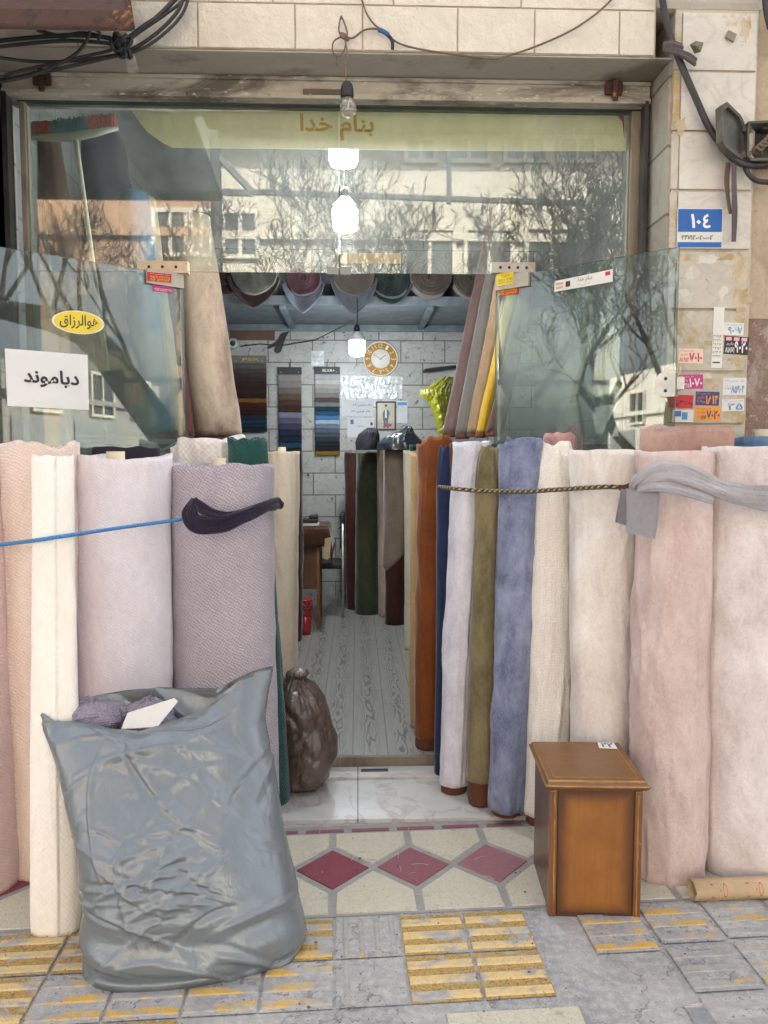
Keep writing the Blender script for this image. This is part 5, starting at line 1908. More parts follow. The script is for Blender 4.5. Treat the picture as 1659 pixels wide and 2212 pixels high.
# ------------------------------------------------------------------ broom behind the transom
YBR = YG + 0.16
BR = empty('broom', P(165, 290, YBR), 'upside down broom with red and teal bristles behind the transom glass', 'broom')
k = MB()
a, b = P(52, 296, YBR), P(255, 276, YBR)
k.tube([a, lerp(a, b, 0.25) + Vector((0, 0, -0.012)), lerp(a, b, 0.5) + Vector((0, 0, -0.02)), lerp(a, b, 0.75) + Vector((0, 0, -0.012)), b], [0.010, 0.018, 0.022, 0.018, 0.010], 8)
k.build('head', plain('broom_head', (0.34, 0.35, 0.30), 0.5), BR)
brm = [plain('bristle_red', (0.42, 0.06, 0.03), 0.7), plain('bristle_teal', (0.03, 0.15, 0.18), 0.7)]
for t0, t1, mi in ((0.0, 0.28, 0), (0.285, 0.69, 1), (0.695, 0.98, 0)):
    q = MB()
    n_ = int(70 * (t1 - t0))
    for i in range(n_):
        for j in range(4):
            t = lerp(t0, t1, (i + random.random()) / n_)
            p = lerp(a, b, t) + Vector((0, (j - 1.5) * 0.010, 0.008))
            q.tube([p, p + Vector((random.uniform(-0.006, 0.006), random.uniform(-0.006, 0.006), random.uniform(0.040, 0.052)))], [0.0035, 0.0045], 4)
    q.build('bristles', brm[mi], BR)
k = MB()
p0 = P(163, 297, YBR)
p1 = P(200, 565, YBR)
k.tube([p0, lerp(p0, p1, 0.12), p1, p1 + (p1 - p0) * 0.9], [0.012, 0.011, 0.011, 0.011], 10)
k.build('pole', plain('broom_pole', (0.40, 0.41, 0.36), 0.5), BR)
#PART3
#PART3
# ------------------------------------------------------------------ bags


def plastic(name, c, rough=0.3, var=0.2, met=0.0, bst=0.22):
    m, nt, bs = newmat(name)
    co = coord(nt)
    nt.links.new(mixc(nt, nfac(nt, co, 3, 5), tuple(q * (1 - var) for q in c), c), bs.inputs['Base Color'])
    bs.inputs['Roughness'].default_value = rough
    bs.inputs['Specular IOR Level'].default_value = 0.8
    bs.inputs['Metallic'].default_value = met
    h = math_(nt, 'ABSOLUTE', math_(nt, 'SUBTRACT', nfac(nt, coord(nt, scale=(1, 1, 0.55)), 17, 4, 0.0, 1.0, 0.5, 1.4), 0.5))
    h2 = nfac(nt, co, 34, 3, 0.2, 0.8, 0.5, 1.0)
    bump(nt, bs, math_(nt, 'ADD', h, math_(nt, 'MULTIPLY', h2, 0.05)), bst, 0.02)
    return m


def crease(p, f, sd):
    """sharp folds: zero crossings of stretched noise"""
    a = nz(p.x * f + sd, p.y * f + sd * 0.7, p.z * f * 0.75)
    return abs(a)


M_bag = plastic('grey_bag_plastic', srgb('7a8286'), 0.27, 0.12, 0.2)
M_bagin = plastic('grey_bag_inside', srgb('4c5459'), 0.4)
M_bagb = plastic('brown_bag_plastic', srgb('67554b'), 0.3, 0.35, 0.08, 0.5)
F_bagl = fabric('lilac_scrap_weave', srgb('a79fb0'), srgb('938a9c'), 6, 'basket', 60, 1.0, 0.005)


FOLDS = []
_r = random.Random(5)
for _i in range(75):
    # centre (metres across, up), direction, length, width, height
    cx_, cz_ = _r.uniform(-0.05, 0.68), _r.uniform(0.06, 0.88)
    top_ = cz_ / 0.85
    ang_ = _r.choice([_r.gauss(PI / 2, 0.35), _r.gauss(0.75, 0.3), _r.gauss(2.3, 0.3), _r.gauss(0.1, 0.25)]) if top_ > 0.3 else _r.gauss(0.08, 0.3)
    FOLDS.append((cx_ + (5 if _r.random() < 0.25 else 0), cz_, math.cos(ang_), math.sin(ang_), _r.uniform(0.06, 0.24), _r.uniform(0.005, 0.012), _r.uniform(0.003, 0.011) * _r.choice([1, 1, -1])))
for _i in range(60):
    cx_, cz_ = _r.gauss(0.24, 0.09), _r.gauss(0.36, 0.07)
    ang_ = _r.gauss(0.35, 0.45)
    FOLDS.append((cx_, cz_, math.cos(ang_), math.sin(ang_), _r.uniform(0.03, 0.09), _r.uniform(0.004, 0.009), _r.uniform(0.003, 0.007)))


def folds(x, z):
    d = 0.0
    for cx_, cz_, c_, s_, L, w_, h_ in FOLDS:
        dx, dz = x - cx_, z - cz_
        a = dx * c_ + dz * s_
        if abs(a) > L:
            continue
        b = -dx * s_ + dz * c_ + 0.25 * a * a / L
        if abs(b) > w_ * 3:
            continue
        k_ = 1 - (a / L) ** 2
        d += h_ * k_ * (max(0.0, 1 - abs(b) / w_) if b > 0 else max(0.0, 1 - abs(b) / (w_ * 2.6)))
    return d


def bigbag():
    prof = [  # t, left x, left y, right x, right y, thickness, Y left, Y right
        (0.00, 205, 2128, 640, 2078, 0.13, 2.13, 2.24),
        (0.03, 182, 2100, 652, 2050, 0.165, 2.13, 2.24),
        (0.12, 176, 2030, 654, 1995, 0.185, 2.14, 2.25),
        (0.25, 176, 1945, 641, 1905, 0.19, 2.17, 2.27),
        (0.40, 168, 1850, 622, 1810, 0.18, 2.21, 2.31),
        (0.55, 148, 1745, 606, 1720, 0.165, 2.26, 2.35),
        (0.70, 126, 1655, 590, 1630, 0.14, 2.30, 2.39),
        (0.83, 106, 1590, 576, 1550, 0.12, 2.33, 2.43),
        (0.93, 96, 1550, 582, 1485, 0.10, 2.35, 2.46),
        (1.00, 92, 1530, 592, 1440, 0.085, 2.36, 2.48)]
    NL, NA = 220, 340
    vs, uvs, fs = [], [], []
    for i in range(NL + 1):
        t = i / NL
        xl, yl, xr_, yr, th, Yl, Yr = interp(prof, t)
        A, Bq = P(xl, yl, Yl), P(xr_, yr, Yr)
        if t < 0.03:
            A.z = Bq.z = 0.004 + 0.03 * (t / 0.03) ** 0.6
        mid = (A + Bq) / 2
        W = (Bq - A) / 2
        wl = W.length
        nrm = Vector((W.y, -W.x, 0)).normalized()      # towards the street
        for j in range(NA):
            a = 2 * PI * j / NA
            ca, sa = math.cos(a), math.sin(a)
            ex = 0.72 + 0.25 * t
            cx_ = math.copysign(abs(ca) ** ex, ca)
            sy_ = math.copysign(abs(sa) ** 0.85, sa)
            u = (cx_ + 1) / 2
            p = mid + W * cx_ + nrm * th * sy_ * (1 if sy_ > 0 else 0.8)
            # rim outline
            rim = max(0.0, (t - 0.80) / 0.20) ** 1.5
            if sy_ >= 0:
                ry = interp([(0, 0), (0.06, -0.022), (0.42, -0.045), (0.58, -0.010), (0.70, -0.012), (0.86, 0.004), (1, 0)], u)[0]
                base = interp([(0, 0), (0.58, -0.075), (0.72, -0.055), (0.86, -0.012), (1, 0)], u)[0]
                p.z += rim * (ry + base)
            else:
                ry = interp([(0, 0), (0.48, -0.015), (0.6, -0.04), (0.75, -0.055), (0.9, -0.015), (1, 0)], u)[0]
                p.z += rim * ry
            # crumples
            us = u * 2 * wl if sy_ > 0 else 5 + u * 2 * wl
            fd = folds(us, t * 0.85)
            q = Vector((p.x, p.y * 1.2, p.z))
            d = 0.0
            fade = 0.25 + 0.75 * min(1.0, t / 0.3)
            d += 0.035 * fade * (crease(q, 2.4, 3.1) - 0.25)
            d += 0.016 * fade * (crease(q + Vector((0.3 * p.z, 0, 0)), 6.5, 11.3) - 0.25)
            d += fd
            # pulled diagonal folds near the top
            dg = nz((p.x * 0.8 + p.z) * 5.0 + 2, (p.x - p.z) * 1.5, 8.8)
            d += 0.030 * max(0, t - 0.35) * (abs(dg) * 2 - 0.5)
            # fine fan of wrinkles in the middle
            cen = math.exp(-(((u - 0.42) / 0.17) ** 2 + ((t - 0.40) / 0.11) ** 2))
            wv = nz(p.x * 9 + p.z * 5, p.z * 26 - p.x * 6, 4.4)
            d += 0.014 * cen * (abs(wv) * 2 - 0.4)
            # soft horizontal swags low down
            low = math.exp(-((t - 0.13) / 0.12) ** 2)
            d += 0.010 * low * math.sin(p.z * 46 + 2.4 * nz(p.x * 4, p.z * 4, 1) + p.x * 5)
            edge = abs(cx_) ** 6
            d *= (1 - 0.5 * edge)
            dirn = (nrm * sy_ + W.normalized() * cx_ * 0.4)
            if dirn.length > 1e-6:
                dirn.normalize()
            p += dirn * d
            if p.z < 0.004:
                p.z = 0.004
            vs.append(p)
    for i in range(NL):
        for j in range(NA):
            j2 = (j + 1) % NA
            fs.append((i * NA + j, i * NA + j2, (i + 1) * NA + j2, (i + 1) * NA + j))
    e = NL * NA
    top = vs[e:e + NA]
    ctr = sum(top, Vector()) / NA
    # inner lining going down
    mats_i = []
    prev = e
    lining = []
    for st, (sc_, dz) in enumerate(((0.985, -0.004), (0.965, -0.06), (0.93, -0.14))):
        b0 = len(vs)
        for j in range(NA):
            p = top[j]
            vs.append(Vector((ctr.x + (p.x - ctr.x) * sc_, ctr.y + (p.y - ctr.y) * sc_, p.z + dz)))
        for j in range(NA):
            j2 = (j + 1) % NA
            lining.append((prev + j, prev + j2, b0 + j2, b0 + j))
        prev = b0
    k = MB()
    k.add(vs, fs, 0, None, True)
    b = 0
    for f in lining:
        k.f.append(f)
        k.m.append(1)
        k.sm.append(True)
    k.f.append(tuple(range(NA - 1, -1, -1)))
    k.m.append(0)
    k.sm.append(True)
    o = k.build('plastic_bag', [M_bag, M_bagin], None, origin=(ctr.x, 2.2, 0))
    tag(o, 'big crumpled grey plastic bag full of cloth in front of the lilac rolls', 'plastic bag')
    # scraps inside
    def lump(cx_, cy_, wpx, hpx, Y, mat, label, seed, thick=0.06):
        c = P(cx_, cy_, Y)
        a_, h_ = wpx / 2 / FPX * Y, hpx / FPX * Y
        q = MB()
        vs, fs, uv = [], [], []
        n1, n2 = 40, 22
        for i in range(n2 + 1):
            ph = PI * i / n2
            for j in range(n1):
                th = 2 * PI * j / n1
                rr = 1 + 0.28 * nz(math.cos(th) * 1.5 + seed, math.sin(th) * 1.5, ph * 1.4) + 0.10 * nz(math.cos(th) * 4 + seed, math.sin(th) * 4, ph * 4)
                vs.append(Vector((c.x + a_ * rr * math.sin(ph) * math.cos(th), c.y + thick * rr * math.sin(ph) * math.sin(th), c.z + h_ * rr * math.cos(ph))))
                uv.append((j / n1 * a_ * 6, ph * h_ * 2))
        for i in range(n2):
            for j in range(n1):
                j2 = (j + 1) % n1
                fs.append((i * n1 + j, (i + 1) * n1 + j, (i + 1) * n1 + j2, i * n1 + j2))
        q.add(vs, fs, 0, uv, True)
        return tag(q.build('fabric_scrap', mat, None, origin=c), label, 'fabric scrap', 'scraps in the grey bag')
    lump(205, 1552, 130, 42, 2.40, F_bagl, 'lilac scrap of woven cloth at left inside the grey bag', 3)
    lump(320, 1556, 130, 46, 2.44, F_bagl, 'lilac scrap of woven cloth beside white paper in the grey bag', 8)
    q = MB()
    pts = [(275, 1541), (376, 1509), (384, 1516), (340, 1570), (262, 1575)]
    q.slab([P(x, y, 2.325) for x, y in pts], (0, 1, 0.1), 0.004)
    tag(q.build('white_paper', M_white, None, origin=P(320, 1530, 2.33)), 'white sheet sticking out of the grey bag', 'paper')


bigbag()


def softbag(label, outline, Y, thick, mat, seed, name='plastic_bag', zmin=0.0, amp=1.0, tie=True):
    """outline: list (y, xleft, xright) in picture points, bottom to top"""
    k = MB()
    vs, fs = [], []
    NL, NA = 110, 150
    ys = [o_[0] for o_ in outline]
    tt = [(ys[0] - y) / (ys[0] - ys[-1]) for y in ys]
    prof = [(t,) + tuple(o_) for t, o_ in zip(tt, outline)]
    for i in range(NL + 1):
        t = i / NL
        y, xl, xr_ = interp(prof, t)
        A, Bq = P(xl, y, Y), P(xr_, y, Y)
        mid, hw = (A + Bq) / 2, (Bq.x - A.x) / 2
        for j in range(NA):
            a = 2 * PI * j / NA
            p = Vector((mid.x + hw * math.cos(a), Y + min(thick, hw * 1.3) * math.sin(a), mid.z))
            d = 0.06 * (crease(p, 4.5, seed) - 0.22) + 0.04 * (crease(Vector((p.x + 0.4 * p.z, p.y, p.z)), 9, seed + 4) - 0.22) + 0.016 * (crease(Vector((p.x - 0.5 * p.z, p.y, p.z)), 21, seed + 9) - 0.22)
            sw = nz(math.cos(a) * 6 + seed, math.sin(a) * 6, p.z * 2)
            d += 0.03 * t * t * sw * (1.0 if seed != 5.5 else 0.45)
            p += Vector((math.cos(a) * d * 0.45, math.sin(a) * d, 0)) * amp
            p.z = max(zmin + 0.003, p.z)
            vs.append(p)
    for i in range(NL):
        for j in range(NA):
            j2 = (j + 1) % NA
            fs.append((i * NA + j, i * NA + j2, (i + 1) * NA + j2, (i + 1) * NA + j))
    fs.append(tuple(range(NA - 1, -1, -1)))
    fs.append(tuple(range(NL * NA, NL * NA + NA)))
    k.add(vs, fs, 0, None, True)
    o = k.build(name, mat, None, origin=P((outline[0][1] + outline[0][2]) / 2, outline[0][0], Y))
    return tag(o, label, 'plastic bag')


softbag('brown tied plastic bag on the marble step inside the doorway', [(1712, 620, 663), (1700, 604, 685), (1676, 592, 707), (1636, 584, 722), (1594, 582, 728), (1552, 584, 717), (1512, 592, 699), (1488, 602, 683), (1474, 614, 663), (1466, 626, 651), (1454, 622, 663), (1448, 632, 655)], 3.30, 0.15, M_bagb, 5.5, zmin=0.02, amp=1.0)
M_byel = plastic('yellow_bag_plastic', srgb('86861a'), 0.3)
softbag('yellow plastic bag hanging by the leaning rolls at the back', [(945, 952, 962), (925, 946, 968), (895, 938, 972), (868, 925, 975), (852, 908, 976), (842, 906, 976), (835, 925, 977), (815, 955, 978)], 6.5, 0.05, M_byel, 9.5, amp=0.8)
M_bbk = plastic('black_bag_plastic', (0.012, 0.012, 0.016), 0.35)
softbag('black cloth bag lying on top of the rolls at the aisle end', [(972, 768, 816), (955, 767, 820), (938, 774, 820), (928, 788, 816), (924, 794, 808)], 6.5, 0.1, plain('black_cloth', (0.010, 0.009, 0.012), 0.9), 2.5, amp=0.4)
softbag('dark navy plastic bag lying on top of the taupe rolls', [(972, 812, 920), (958, 815, 916), (945, 828, 905), (935, 850, 895), (925, 872, 890), (920, 878, 886)], 6.2, 0.12, plastic('navy_bag_plastic', (0.02, 0.026, 0.038), 0.3), 7.5, amp=0.6)

# ------------------------------------------------------------------ wooden cabinet


def wood(name, c1, c2, rough=0.35):
    m, nt, bs = newmat(name)
    co = coord(nt, scale=(9, 9, 0.8))
    n = nfac(nt, co, 3, 6, 0.25, 0.75, 0.6, 0.8)
    co2 = coord(nt)
    c = mixc(nt, n, c1, c2)
    c = mixc(nt, nfac(nt, co2, 3.5, 5, 0.45, 0.8), c, tuple(q * 0.62 for q in c1))
    c = mixc(nt, nfac(nt, co2, 38, 4, 0.71, 0.73, 0.8), c, (0.48, 0.30, 0.12))
    nt.links.new(c, bs.inputs['Base Color'])
    bs.inputs['Roughness'].default_value = rough
    bs.inputs['Coat Weight'].default_value = 0.3
    bs.inputs['Coat Roughness'].default_value = 0.2
    bump(nt, bs, n, 0.08, 0.002)
    return m


def wood_sunburst(name, x0, x1, z0, z1):
    """orange panel stained darker along its border"""
    m, nt, bs = newmat(name)
    tc = N(nt, 'ShaderNodeTexCoord')
    sp = N(nt, 'ShaderNodeSeparateXYZ')
    nt.links.new(tc.outputs['Object'], sp.inputs[0])
    nb = nfac(nt, tc.outputs['Object'], 7, 4, 0.2, 0.8)

    def ed(o_, a, b):
        m_ = (a + b) / 2
        return math_(nt, 'DIVIDE', math_(nt, 'ABSOLUTE', math_(nt, 'SUBTRACT', sp.outputs[o_], m_)), (b - a) / 2)
    ex = math_(nt, 'SUBTRACT', 1.0, math_(nt, 'MULTIPLY', math_(nt, 'SUBTRACT', 1.0, ed(0, x0, x1)), 1.0))
    ez = math_(nt, 'SUBTRACT', 1.0, math_(nt, 'MULTIPLY', math_(nt, 'SUBTRACT', 1.0, ed(2, z0, z1)), 1.6))
    mx = math_(nt, 'ADD', math_(nt, 'MAXIMUM', ex, ez), math_(nt, 'MULTIPLY', nb, 0.10))
    r = N(nt, 'ShaderNodeMapRange', interpolation_type='SMOOTHSTEP')
    r.inputs['From Min'].default_value = 0.62
    r.inputs['From Max'].default_value = 1.08
    nt.links.new(mx, r.inputs['Value'])
    co = coord(nt, scale=(14, 14, 1.0))
    n = nfac(nt, co, 3, 6, 0.25, 0.75, 0.6, 0.8)
    c = mixc(nt, n, srgb('a06a2e'), srgb('8a5622'))
    c = mixc(nt, nfac(nt, tc.outputs['Object'], 5, 4, 0.4, 0.8), c, srgb('774418'))
    c = mixc(nt, math_(nt, 'MULTIPLY', r.outputs[0], 0.88), c, srgb('3f2119'))
    c = mixc(nt, nfac(nt, tc.outputs['Object'], 42, 4, 0.73, 0.75, 0.8), c, (0.5, 0.33, 0.14))
    nt.links.new(c, bs.inputs['Base Color'])
    bs.inputs['Roughness'].default_value = 0.36
    bs.inputs['Coat Weight'].default_value = 0.2
    bump(nt, bs, n, 0.06, 0.002)
    return m


fl_, fr_ = G(1181, 1978), G(1377, 1981)
yf = (fl_.y + fr_.y) / 2 + 0.01
x0, x1 = P(1183, 1900, yf).x, P(1378, 1900, yf).x
dp = 0.315
zt_ = P(1290, 1703, yf).z
yb = yf + dp
CB = empty('wooden_cabinet', ((x0 + x1) / 2, (yf + yb) / 2, 0), 'small worn orange brown wooden cabinet with ogee edged top on the pavement', 'cabinet')
M_wd = wood('cabinet_wood', srgb('85572f'), srgb('6e4625'))
M_wdt = wood('cabinet_top_wood', srgb('7d5226'), srgb('6b431d'), 0.42)
M_wdd = wood('cabinet_dark_wood', srgb('5c3a26'), srgb('4a2d1e'), 0.4)
M_wdw = stained('bare_wood_edge', srgb('b08748'), srgb('8f6231'), 14, 0.4, 0.6, 0.6, (srgb('64401f'), 0.62))
k = MB()
wst = 0.026
k.bbox((x0 + wst, yf + 0.004, 0.012), (x1 - wst, yf + 0.02, zt_), 0.002, 0)
k.build('front_panel', wood_sunburst('cabinet_front_wood', x0 + wst - (x0 + x1) / 2 + (x0 + x1) / 2, x1 - wst, 0.0, zt_), CB, origin=(0, 0, 0))
k = MB()
# front bottom rail with a small notch
xm = (x0 + x1) / 2
k.box((x0 + wst, yf + 0.0045, 0.0), (xm - 0.03, yf + 0.019, 0.0118))
k.box((xm + 0.03, yf + 0.0045, 0.0), (x1 - wst, yf + 0.019, 0.0118))
k.build('bottom_rail', M_wdd, CB)
for xa, xb in ((x0, x0 + wst - 0.001), (x1 - wst + 0.001, x1)):
    k = MB()
    k.bbox((xa, yf, 0.0), (xb, yf + 0.03, zt_), 0.006, 0)
    o = k.build('corner_stile', M_wd, CB)
    k = MB()
    seg = 16
    xx = xa + (0.0155 if xa == x0 else 0.010)
    pth = [Vector((xx + 0.0022 * nz(i * 0.9, xa * 9, 2), yf - 0.0005, lerp(0.006, zt_ - 0.01, i / seg))) for i in range(seg + 1)]
    k.tube(pth, [0.0022 + 0.0022 * abs(nz(i * 1.7, xa * 5, 8)) for i in range(seg + 1)], 6, smooth=True)
    k.build('worn_edge', M_wdw, o)
k = MB()
k.bbox((x0 + 0.004, yf + 0.031, 0.0), (x0 + 0.02, yb, zt_), 0.002)
k.build('side_panel', M_wdd, CB)
k = MB()
k.bbox((x1 - 0.02, yf + 0.031, 0.0), (x1 - 0.004, yb, zt_), 0.002)
k.build('side_panel', M_wdd, CB)
k = MB()
k.bbox((x0 + 0.021, yb - 0.015, 0.0), (x1 - 0.021, yb - 0.001, zt_), 0.002)
k.build('back_panel', M_wdd, CB)
# ogee top
prof = [(-0.004, 0.0), (0.004, 0.002), (0.011, 0.008), (0.015, 0.013), (0.017, 0.017), (0.015, 0.021), (0.010, 0.024), (0.008, 0.027), (0.007, 0.030), (0.004, 0.034), (-0.006, 0.035)]
k = MB()
vs, fs = [], []


def rrect(e_, n_=10):
    a0, a1, b0, b1 = x0 - e_, x1 + e_, yf - e_, yb + e_
    pts = []
    for i in range(n_):
        pts.append((lerp(a0, a1, i / n_), b0))
    for i in range(n_):
        pts.append((a1, lerp(b0, b1, i / n_)))
    for i in range(n_):
        pts.append((lerp(a1, a0, i / n_), b1))
    for i in range(n_):
        pts.append((a0, lerp(b1, b0, i / n_)))
    return pts


np_ = 40
for e_, h_ in prof:
    for (xx, yy) in rrect(e_):
        wob = 0.0015 * nz(xx * 14, yy * 14, h_ * 40)
        vs.append(Vector((xx, yy, zt_ + 0.001 + h_ + wob)))
for i in range(len(prof) - 1):
    for j in range(np_):
        j2 = (j + 1) % np_
        fs.append((i * np_ + j, i * np_ + j2, (i + 1) * np_ + j2, (i + 1) * np_ + j))
k.add(vs, fs, 0)
for i_ in range(len(k.f)):
    ring = i_ // np_
    if ring in (4, 8):
        k.m[i_] = 1
    elif ring < 4:
        k.m[i_] = 2
k.add([Vector((xx, yy, zt_ + 0.001)) for xx, yy in rrect(-0.004)], [tuple(range(np_ - 1, -1, -1))], 0)
k.add([Vector((xx, yy, zt_ + 0.036)) for xx, yy in rrect(-0.006)], [tuple(range(np_))], 0)
tpo = k.build('top', [M_wdt, M_wdw, M_wd], CB)
k = MB()
pth = [Vector((xx, yy, zt_ + 0.0362)) for xx, yy in rrect(-0.014)]
k.tube(pth + [pth[0]], [0.0012 + 0.0012 * abs(nz(i * 1.3, 3, 1)) for i in range(len(pth) + 1)], 5)
k.build('worn_groove', M_wdw, tpo)
# label on the top
c4 = [G(1294, 1616, zt_ + 0.037), G(1334, 1618, zt_ + 0.037), G(1326, 1605, zt_ + 0.037), G(1291, 1604, zt_ + 0.037)]
fn = lambda u, v: lerp(lerp(c4[0], c4[1], u), lerp(c4[3], c4[2], u), v)
sign('sticker', 'small white printed sticker on the far corner of the cabinet top', 'sticker', fn, Vector((0, 0, 1)), 0.0006, M_white,
     [(fa('22'), M_ink, 0.15, 0.15, 0.85, 0.85, 0.02)])

CB.rotation_euler = (0, 0, R_(-4))
CB.location.x += 0.012
CB.location.y -= 0.018
# ------------------------------------------------------------------ cardboard tube on the ground
a, b = G(1497, 1948), G(1700, 1940)
rt = 0.034
dx = (b - a).normalized()
p0 = Vector((a.x, a.y + 0.012, rt))
p1 = p0 + dx * 0.75
k = MB()
n = 28
nv = Vector((-dx.y, dx.x, 0))
vs, fs, uvs = [], [], []
for i, (t, r_) in enumerate(((0.0, rt), (0.72, rt), (0.72, rt * 0.86), (0.02, rt * 0.84), (-0.0, rt * 0.86))):
    for j in range(n):
        a_ = 2 * PI * j / n
        jag = 0.006 * nz(j * 0.9, i, 2) if i in (0, 4) else 0
        vs.append(p0 + dx * (t + jag) + (nv * math.cos(a_) + Vector((0, 0, math.sin(a_)))) * r_)
for i in range(5):
    i2 = (i + 1) % 5
    for j in range(n):
        j2 = (j + 1) % n
        fs.append((i * n + j, i * n + j2, i2 * n + j2, i2 * n + j))
k.add(vs, fs, 0, None, True)


def on_tube(t0, t1, a0, a1):
    def fn(u, v):
        an = lerp(a0, a1, v)
        return p0 + dx * lerp(t0, t1, u) + (-nv * math.cos(an) + Vector((0, 0, math.sin(an)))) * (rt + 0.0006)
    return fn


for t0 in (0.05, 0.17):
    k.text('ZVXO', on_tube(t0, t0 + 0.055, -0.35, 1.0), 1, -0.015)
o = k.build('cardboard_tube', [M_card, plain('red_marker', (0.45, 0.05, 0.04), 0.5)], None, origin=p0)
tag(o, 'brown cardboard tube with red handwriting lying at the foot of the rolls', 'tube')

# ------------------------------------------------------------------ ropes and cloth ties


def ropemat(name, c1, c2, c3, f=60.0, tw=3.0):
    m, nt, bs = newmat(name)
    uv = coord(nt, 'UV')
    sp = N(nt, 'ShaderNodeSeparateXYZ')
    nt.links.new(uv, sp.inputs[0])
    s1 = math_(nt, 'SINE', math_(nt, 'ADD', math_(nt, 'MULTIPLY', sp.outputs[1], f * 6.283), math_(nt, 'MULTIPLY', sp.outputs[0], 6.283 * tw)))
    s2 = math_(nt, 'SINE', math_(nt, 'SUBTRACT', math_(nt, 'MULTIPLY', sp.outputs[1], f * 6.283), math_(nt, 'MULTIPLY', sp.outputs[0], 6.283 * tw)))
    c = mixc(nt, math_(nt, 'GREATER_THAN', s1, 0.2), c1, c2)
    c = mixc(nt, math_(nt, 'GREATER_THAN', math_(nt, 'MULTIPLY', s1, s2), 0.55), c, c3)
    nt.links.new(c, bs.inputs['Base Color'])
    bs.inputs['Roughness'].default_value = 0.7
    bump(nt, bs, math_(nt, 'ADD', s1, s2), 0.5, 0.002)
    return m


def pathpx(pts, n=8):
    """smooth path through (x, y, Y) picture points"""
    q = [P(*p) for p in pts]
    out = []
    for i in range(len(q) - 1):
        a, b, c, d = q[max(0, i - 1)], q[i], q[i + 1], q[min(len(q) - 1, i + 2)]
        for j in range(n):
            t = j / n
            out.append(0.5 * ((2 * b) + (c - a) * t + (2 * a - 5 * b + 4 * c - d) * t * t + (-a + 3 * b - 3 * c + d) * t ** 3))
    out.append(q[-1])
    return out


YL5 = 2.95 - 0.17
k = MB()
k.tube(pathpx([(-120, 1196, 2.56), (0, 1177, 2.56), (78, 1167, 2.375), (118, 1161, 2.37), (158, 1155, 2.41), (260, 1140, 2.655), (370, 1125, 2.76), (412, 1119, 2.775)], 8), 0.0062, 10)
o = k.build('rope', ropemat('blue_rope', srgb('2f86c4'), srgb('3c9ccf'), srgb('7a3a7c'), 45), None, origin=P(200, 1150, 2.5))
tag(o, 'thin blue rope stretched across the pale left rolls', 'rope')
k = MB()
k.tube(pathpx([(948, 1052, 3.24), (985, 1056, 3.08), (1030, 1060, 3.06), (1060, 1061, 3.05), (1130, 1062, 2.93), (1200, 1058, 2.83), (1300, 1052, 2.66), (1352, 1053, 2.64)], 8), 0.0085, 10)
o = k.build('rope', ropemat('black_gold_rope', srgb('2a2430'), srgb('b19a62'), srgb('1b181e'), 40, 2), None, origin=P(1150, 1060, 2.9))
tag(o, 'braided black and gold rope across the right rolls', 'rope')


def ribbon(k, pts, m=0, nseg=10, nc=20, seed=0, wr=0.006):
    """pts: (x, y, Y, half width m, half thickness m, twist) -> soft flattened cloth band"""
    ctr = pathpx([p[:3] for p in pts], nseg)
    N_ = len(ctr)
    vs, fs, uv = [], [], []
    L = 0
    for i, c in enumerate(ctr):
        f = i / (N_ - 1) * (len(pts) - 1)
        i0 = min(len(pts) - 2, int(f))
        t = f - i0
        t = t * t * (3 - 2 * t)
        hw, ht, tw = [lerp(pts[i0][q], pts[i0 + 1][q], t) for q in (3, 4, 5)]
        tg = (ctr[min(N_ - 1, i + 1)] - ctr[max(0, i - 1)]).normalized()
        side = Vector((0, -1, 0))
        side = (side - tg * side.dot(tg)).normalized()
        up = tg.cross(side)
        if i:
            L += (c - ctr[i - 1]).length
        for j in range(nc):
            a = 2 * PI * j / nc
            x_, y_ = math.cos(a) * hw, math.copysign(abs(math.sin(a)) ** 0.7, math.sin(a)) * ht
            y_ += wr * nz(x_ * 26 + seed, L * 7, seed) * (1 if hw > 0.012 else 0.3) + 0.35 * ht * math.sin(x_ / max(hw, 1e-3) * 5 + L * 9 + seed)
            xr2 = x_ * math.cos(tw) - y_ * math.sin(tw)
            yr2 = x_ * math.sin(tw) + y_ * math.cos(tw)
            vs.append(c + up * xr2 + side * yr2)
            uv.append((j / nc, L))
    for i in range(N_ - 1):
        for j in range(nc):
            j2 = (j + 1) % nc
            fs.append((i * nc + j, i * nc + j2, (i + 1) * nc + j2, (i + 1) * nc + j))
    fs.append(tuple(range(nc - 1, -1, -1)))
    fs.append(tuple(range((N_ - 1) * nc, N_ * nc)))
    k.add(vs, fs, m, uv, True)


def tie_folds(m, strength=0.8):
    nt = m.node_tree
    bs = nt.nodes['Principled BSDF']
    for l_ in list(bs.inputs['Normal'].links):
        nt.links.remove(l_)
    h = nfac(nt, coord(nt, 'UV', scale=(14, 5, 1)), 1.0, 3, 0.2, 0.8, 0.5, 0.8)
    h2 = nfac(nt, coord(nt, 'UV', scale=(30, 22, 1)), 1.0, 3, 0.2, 0.8, 0.5, 1.0)
    bump(nt, bs, math_(nt, 'ADD', h, math_(nt, 'MULTIPLY', h2, 0.35)), strength, 0.02)


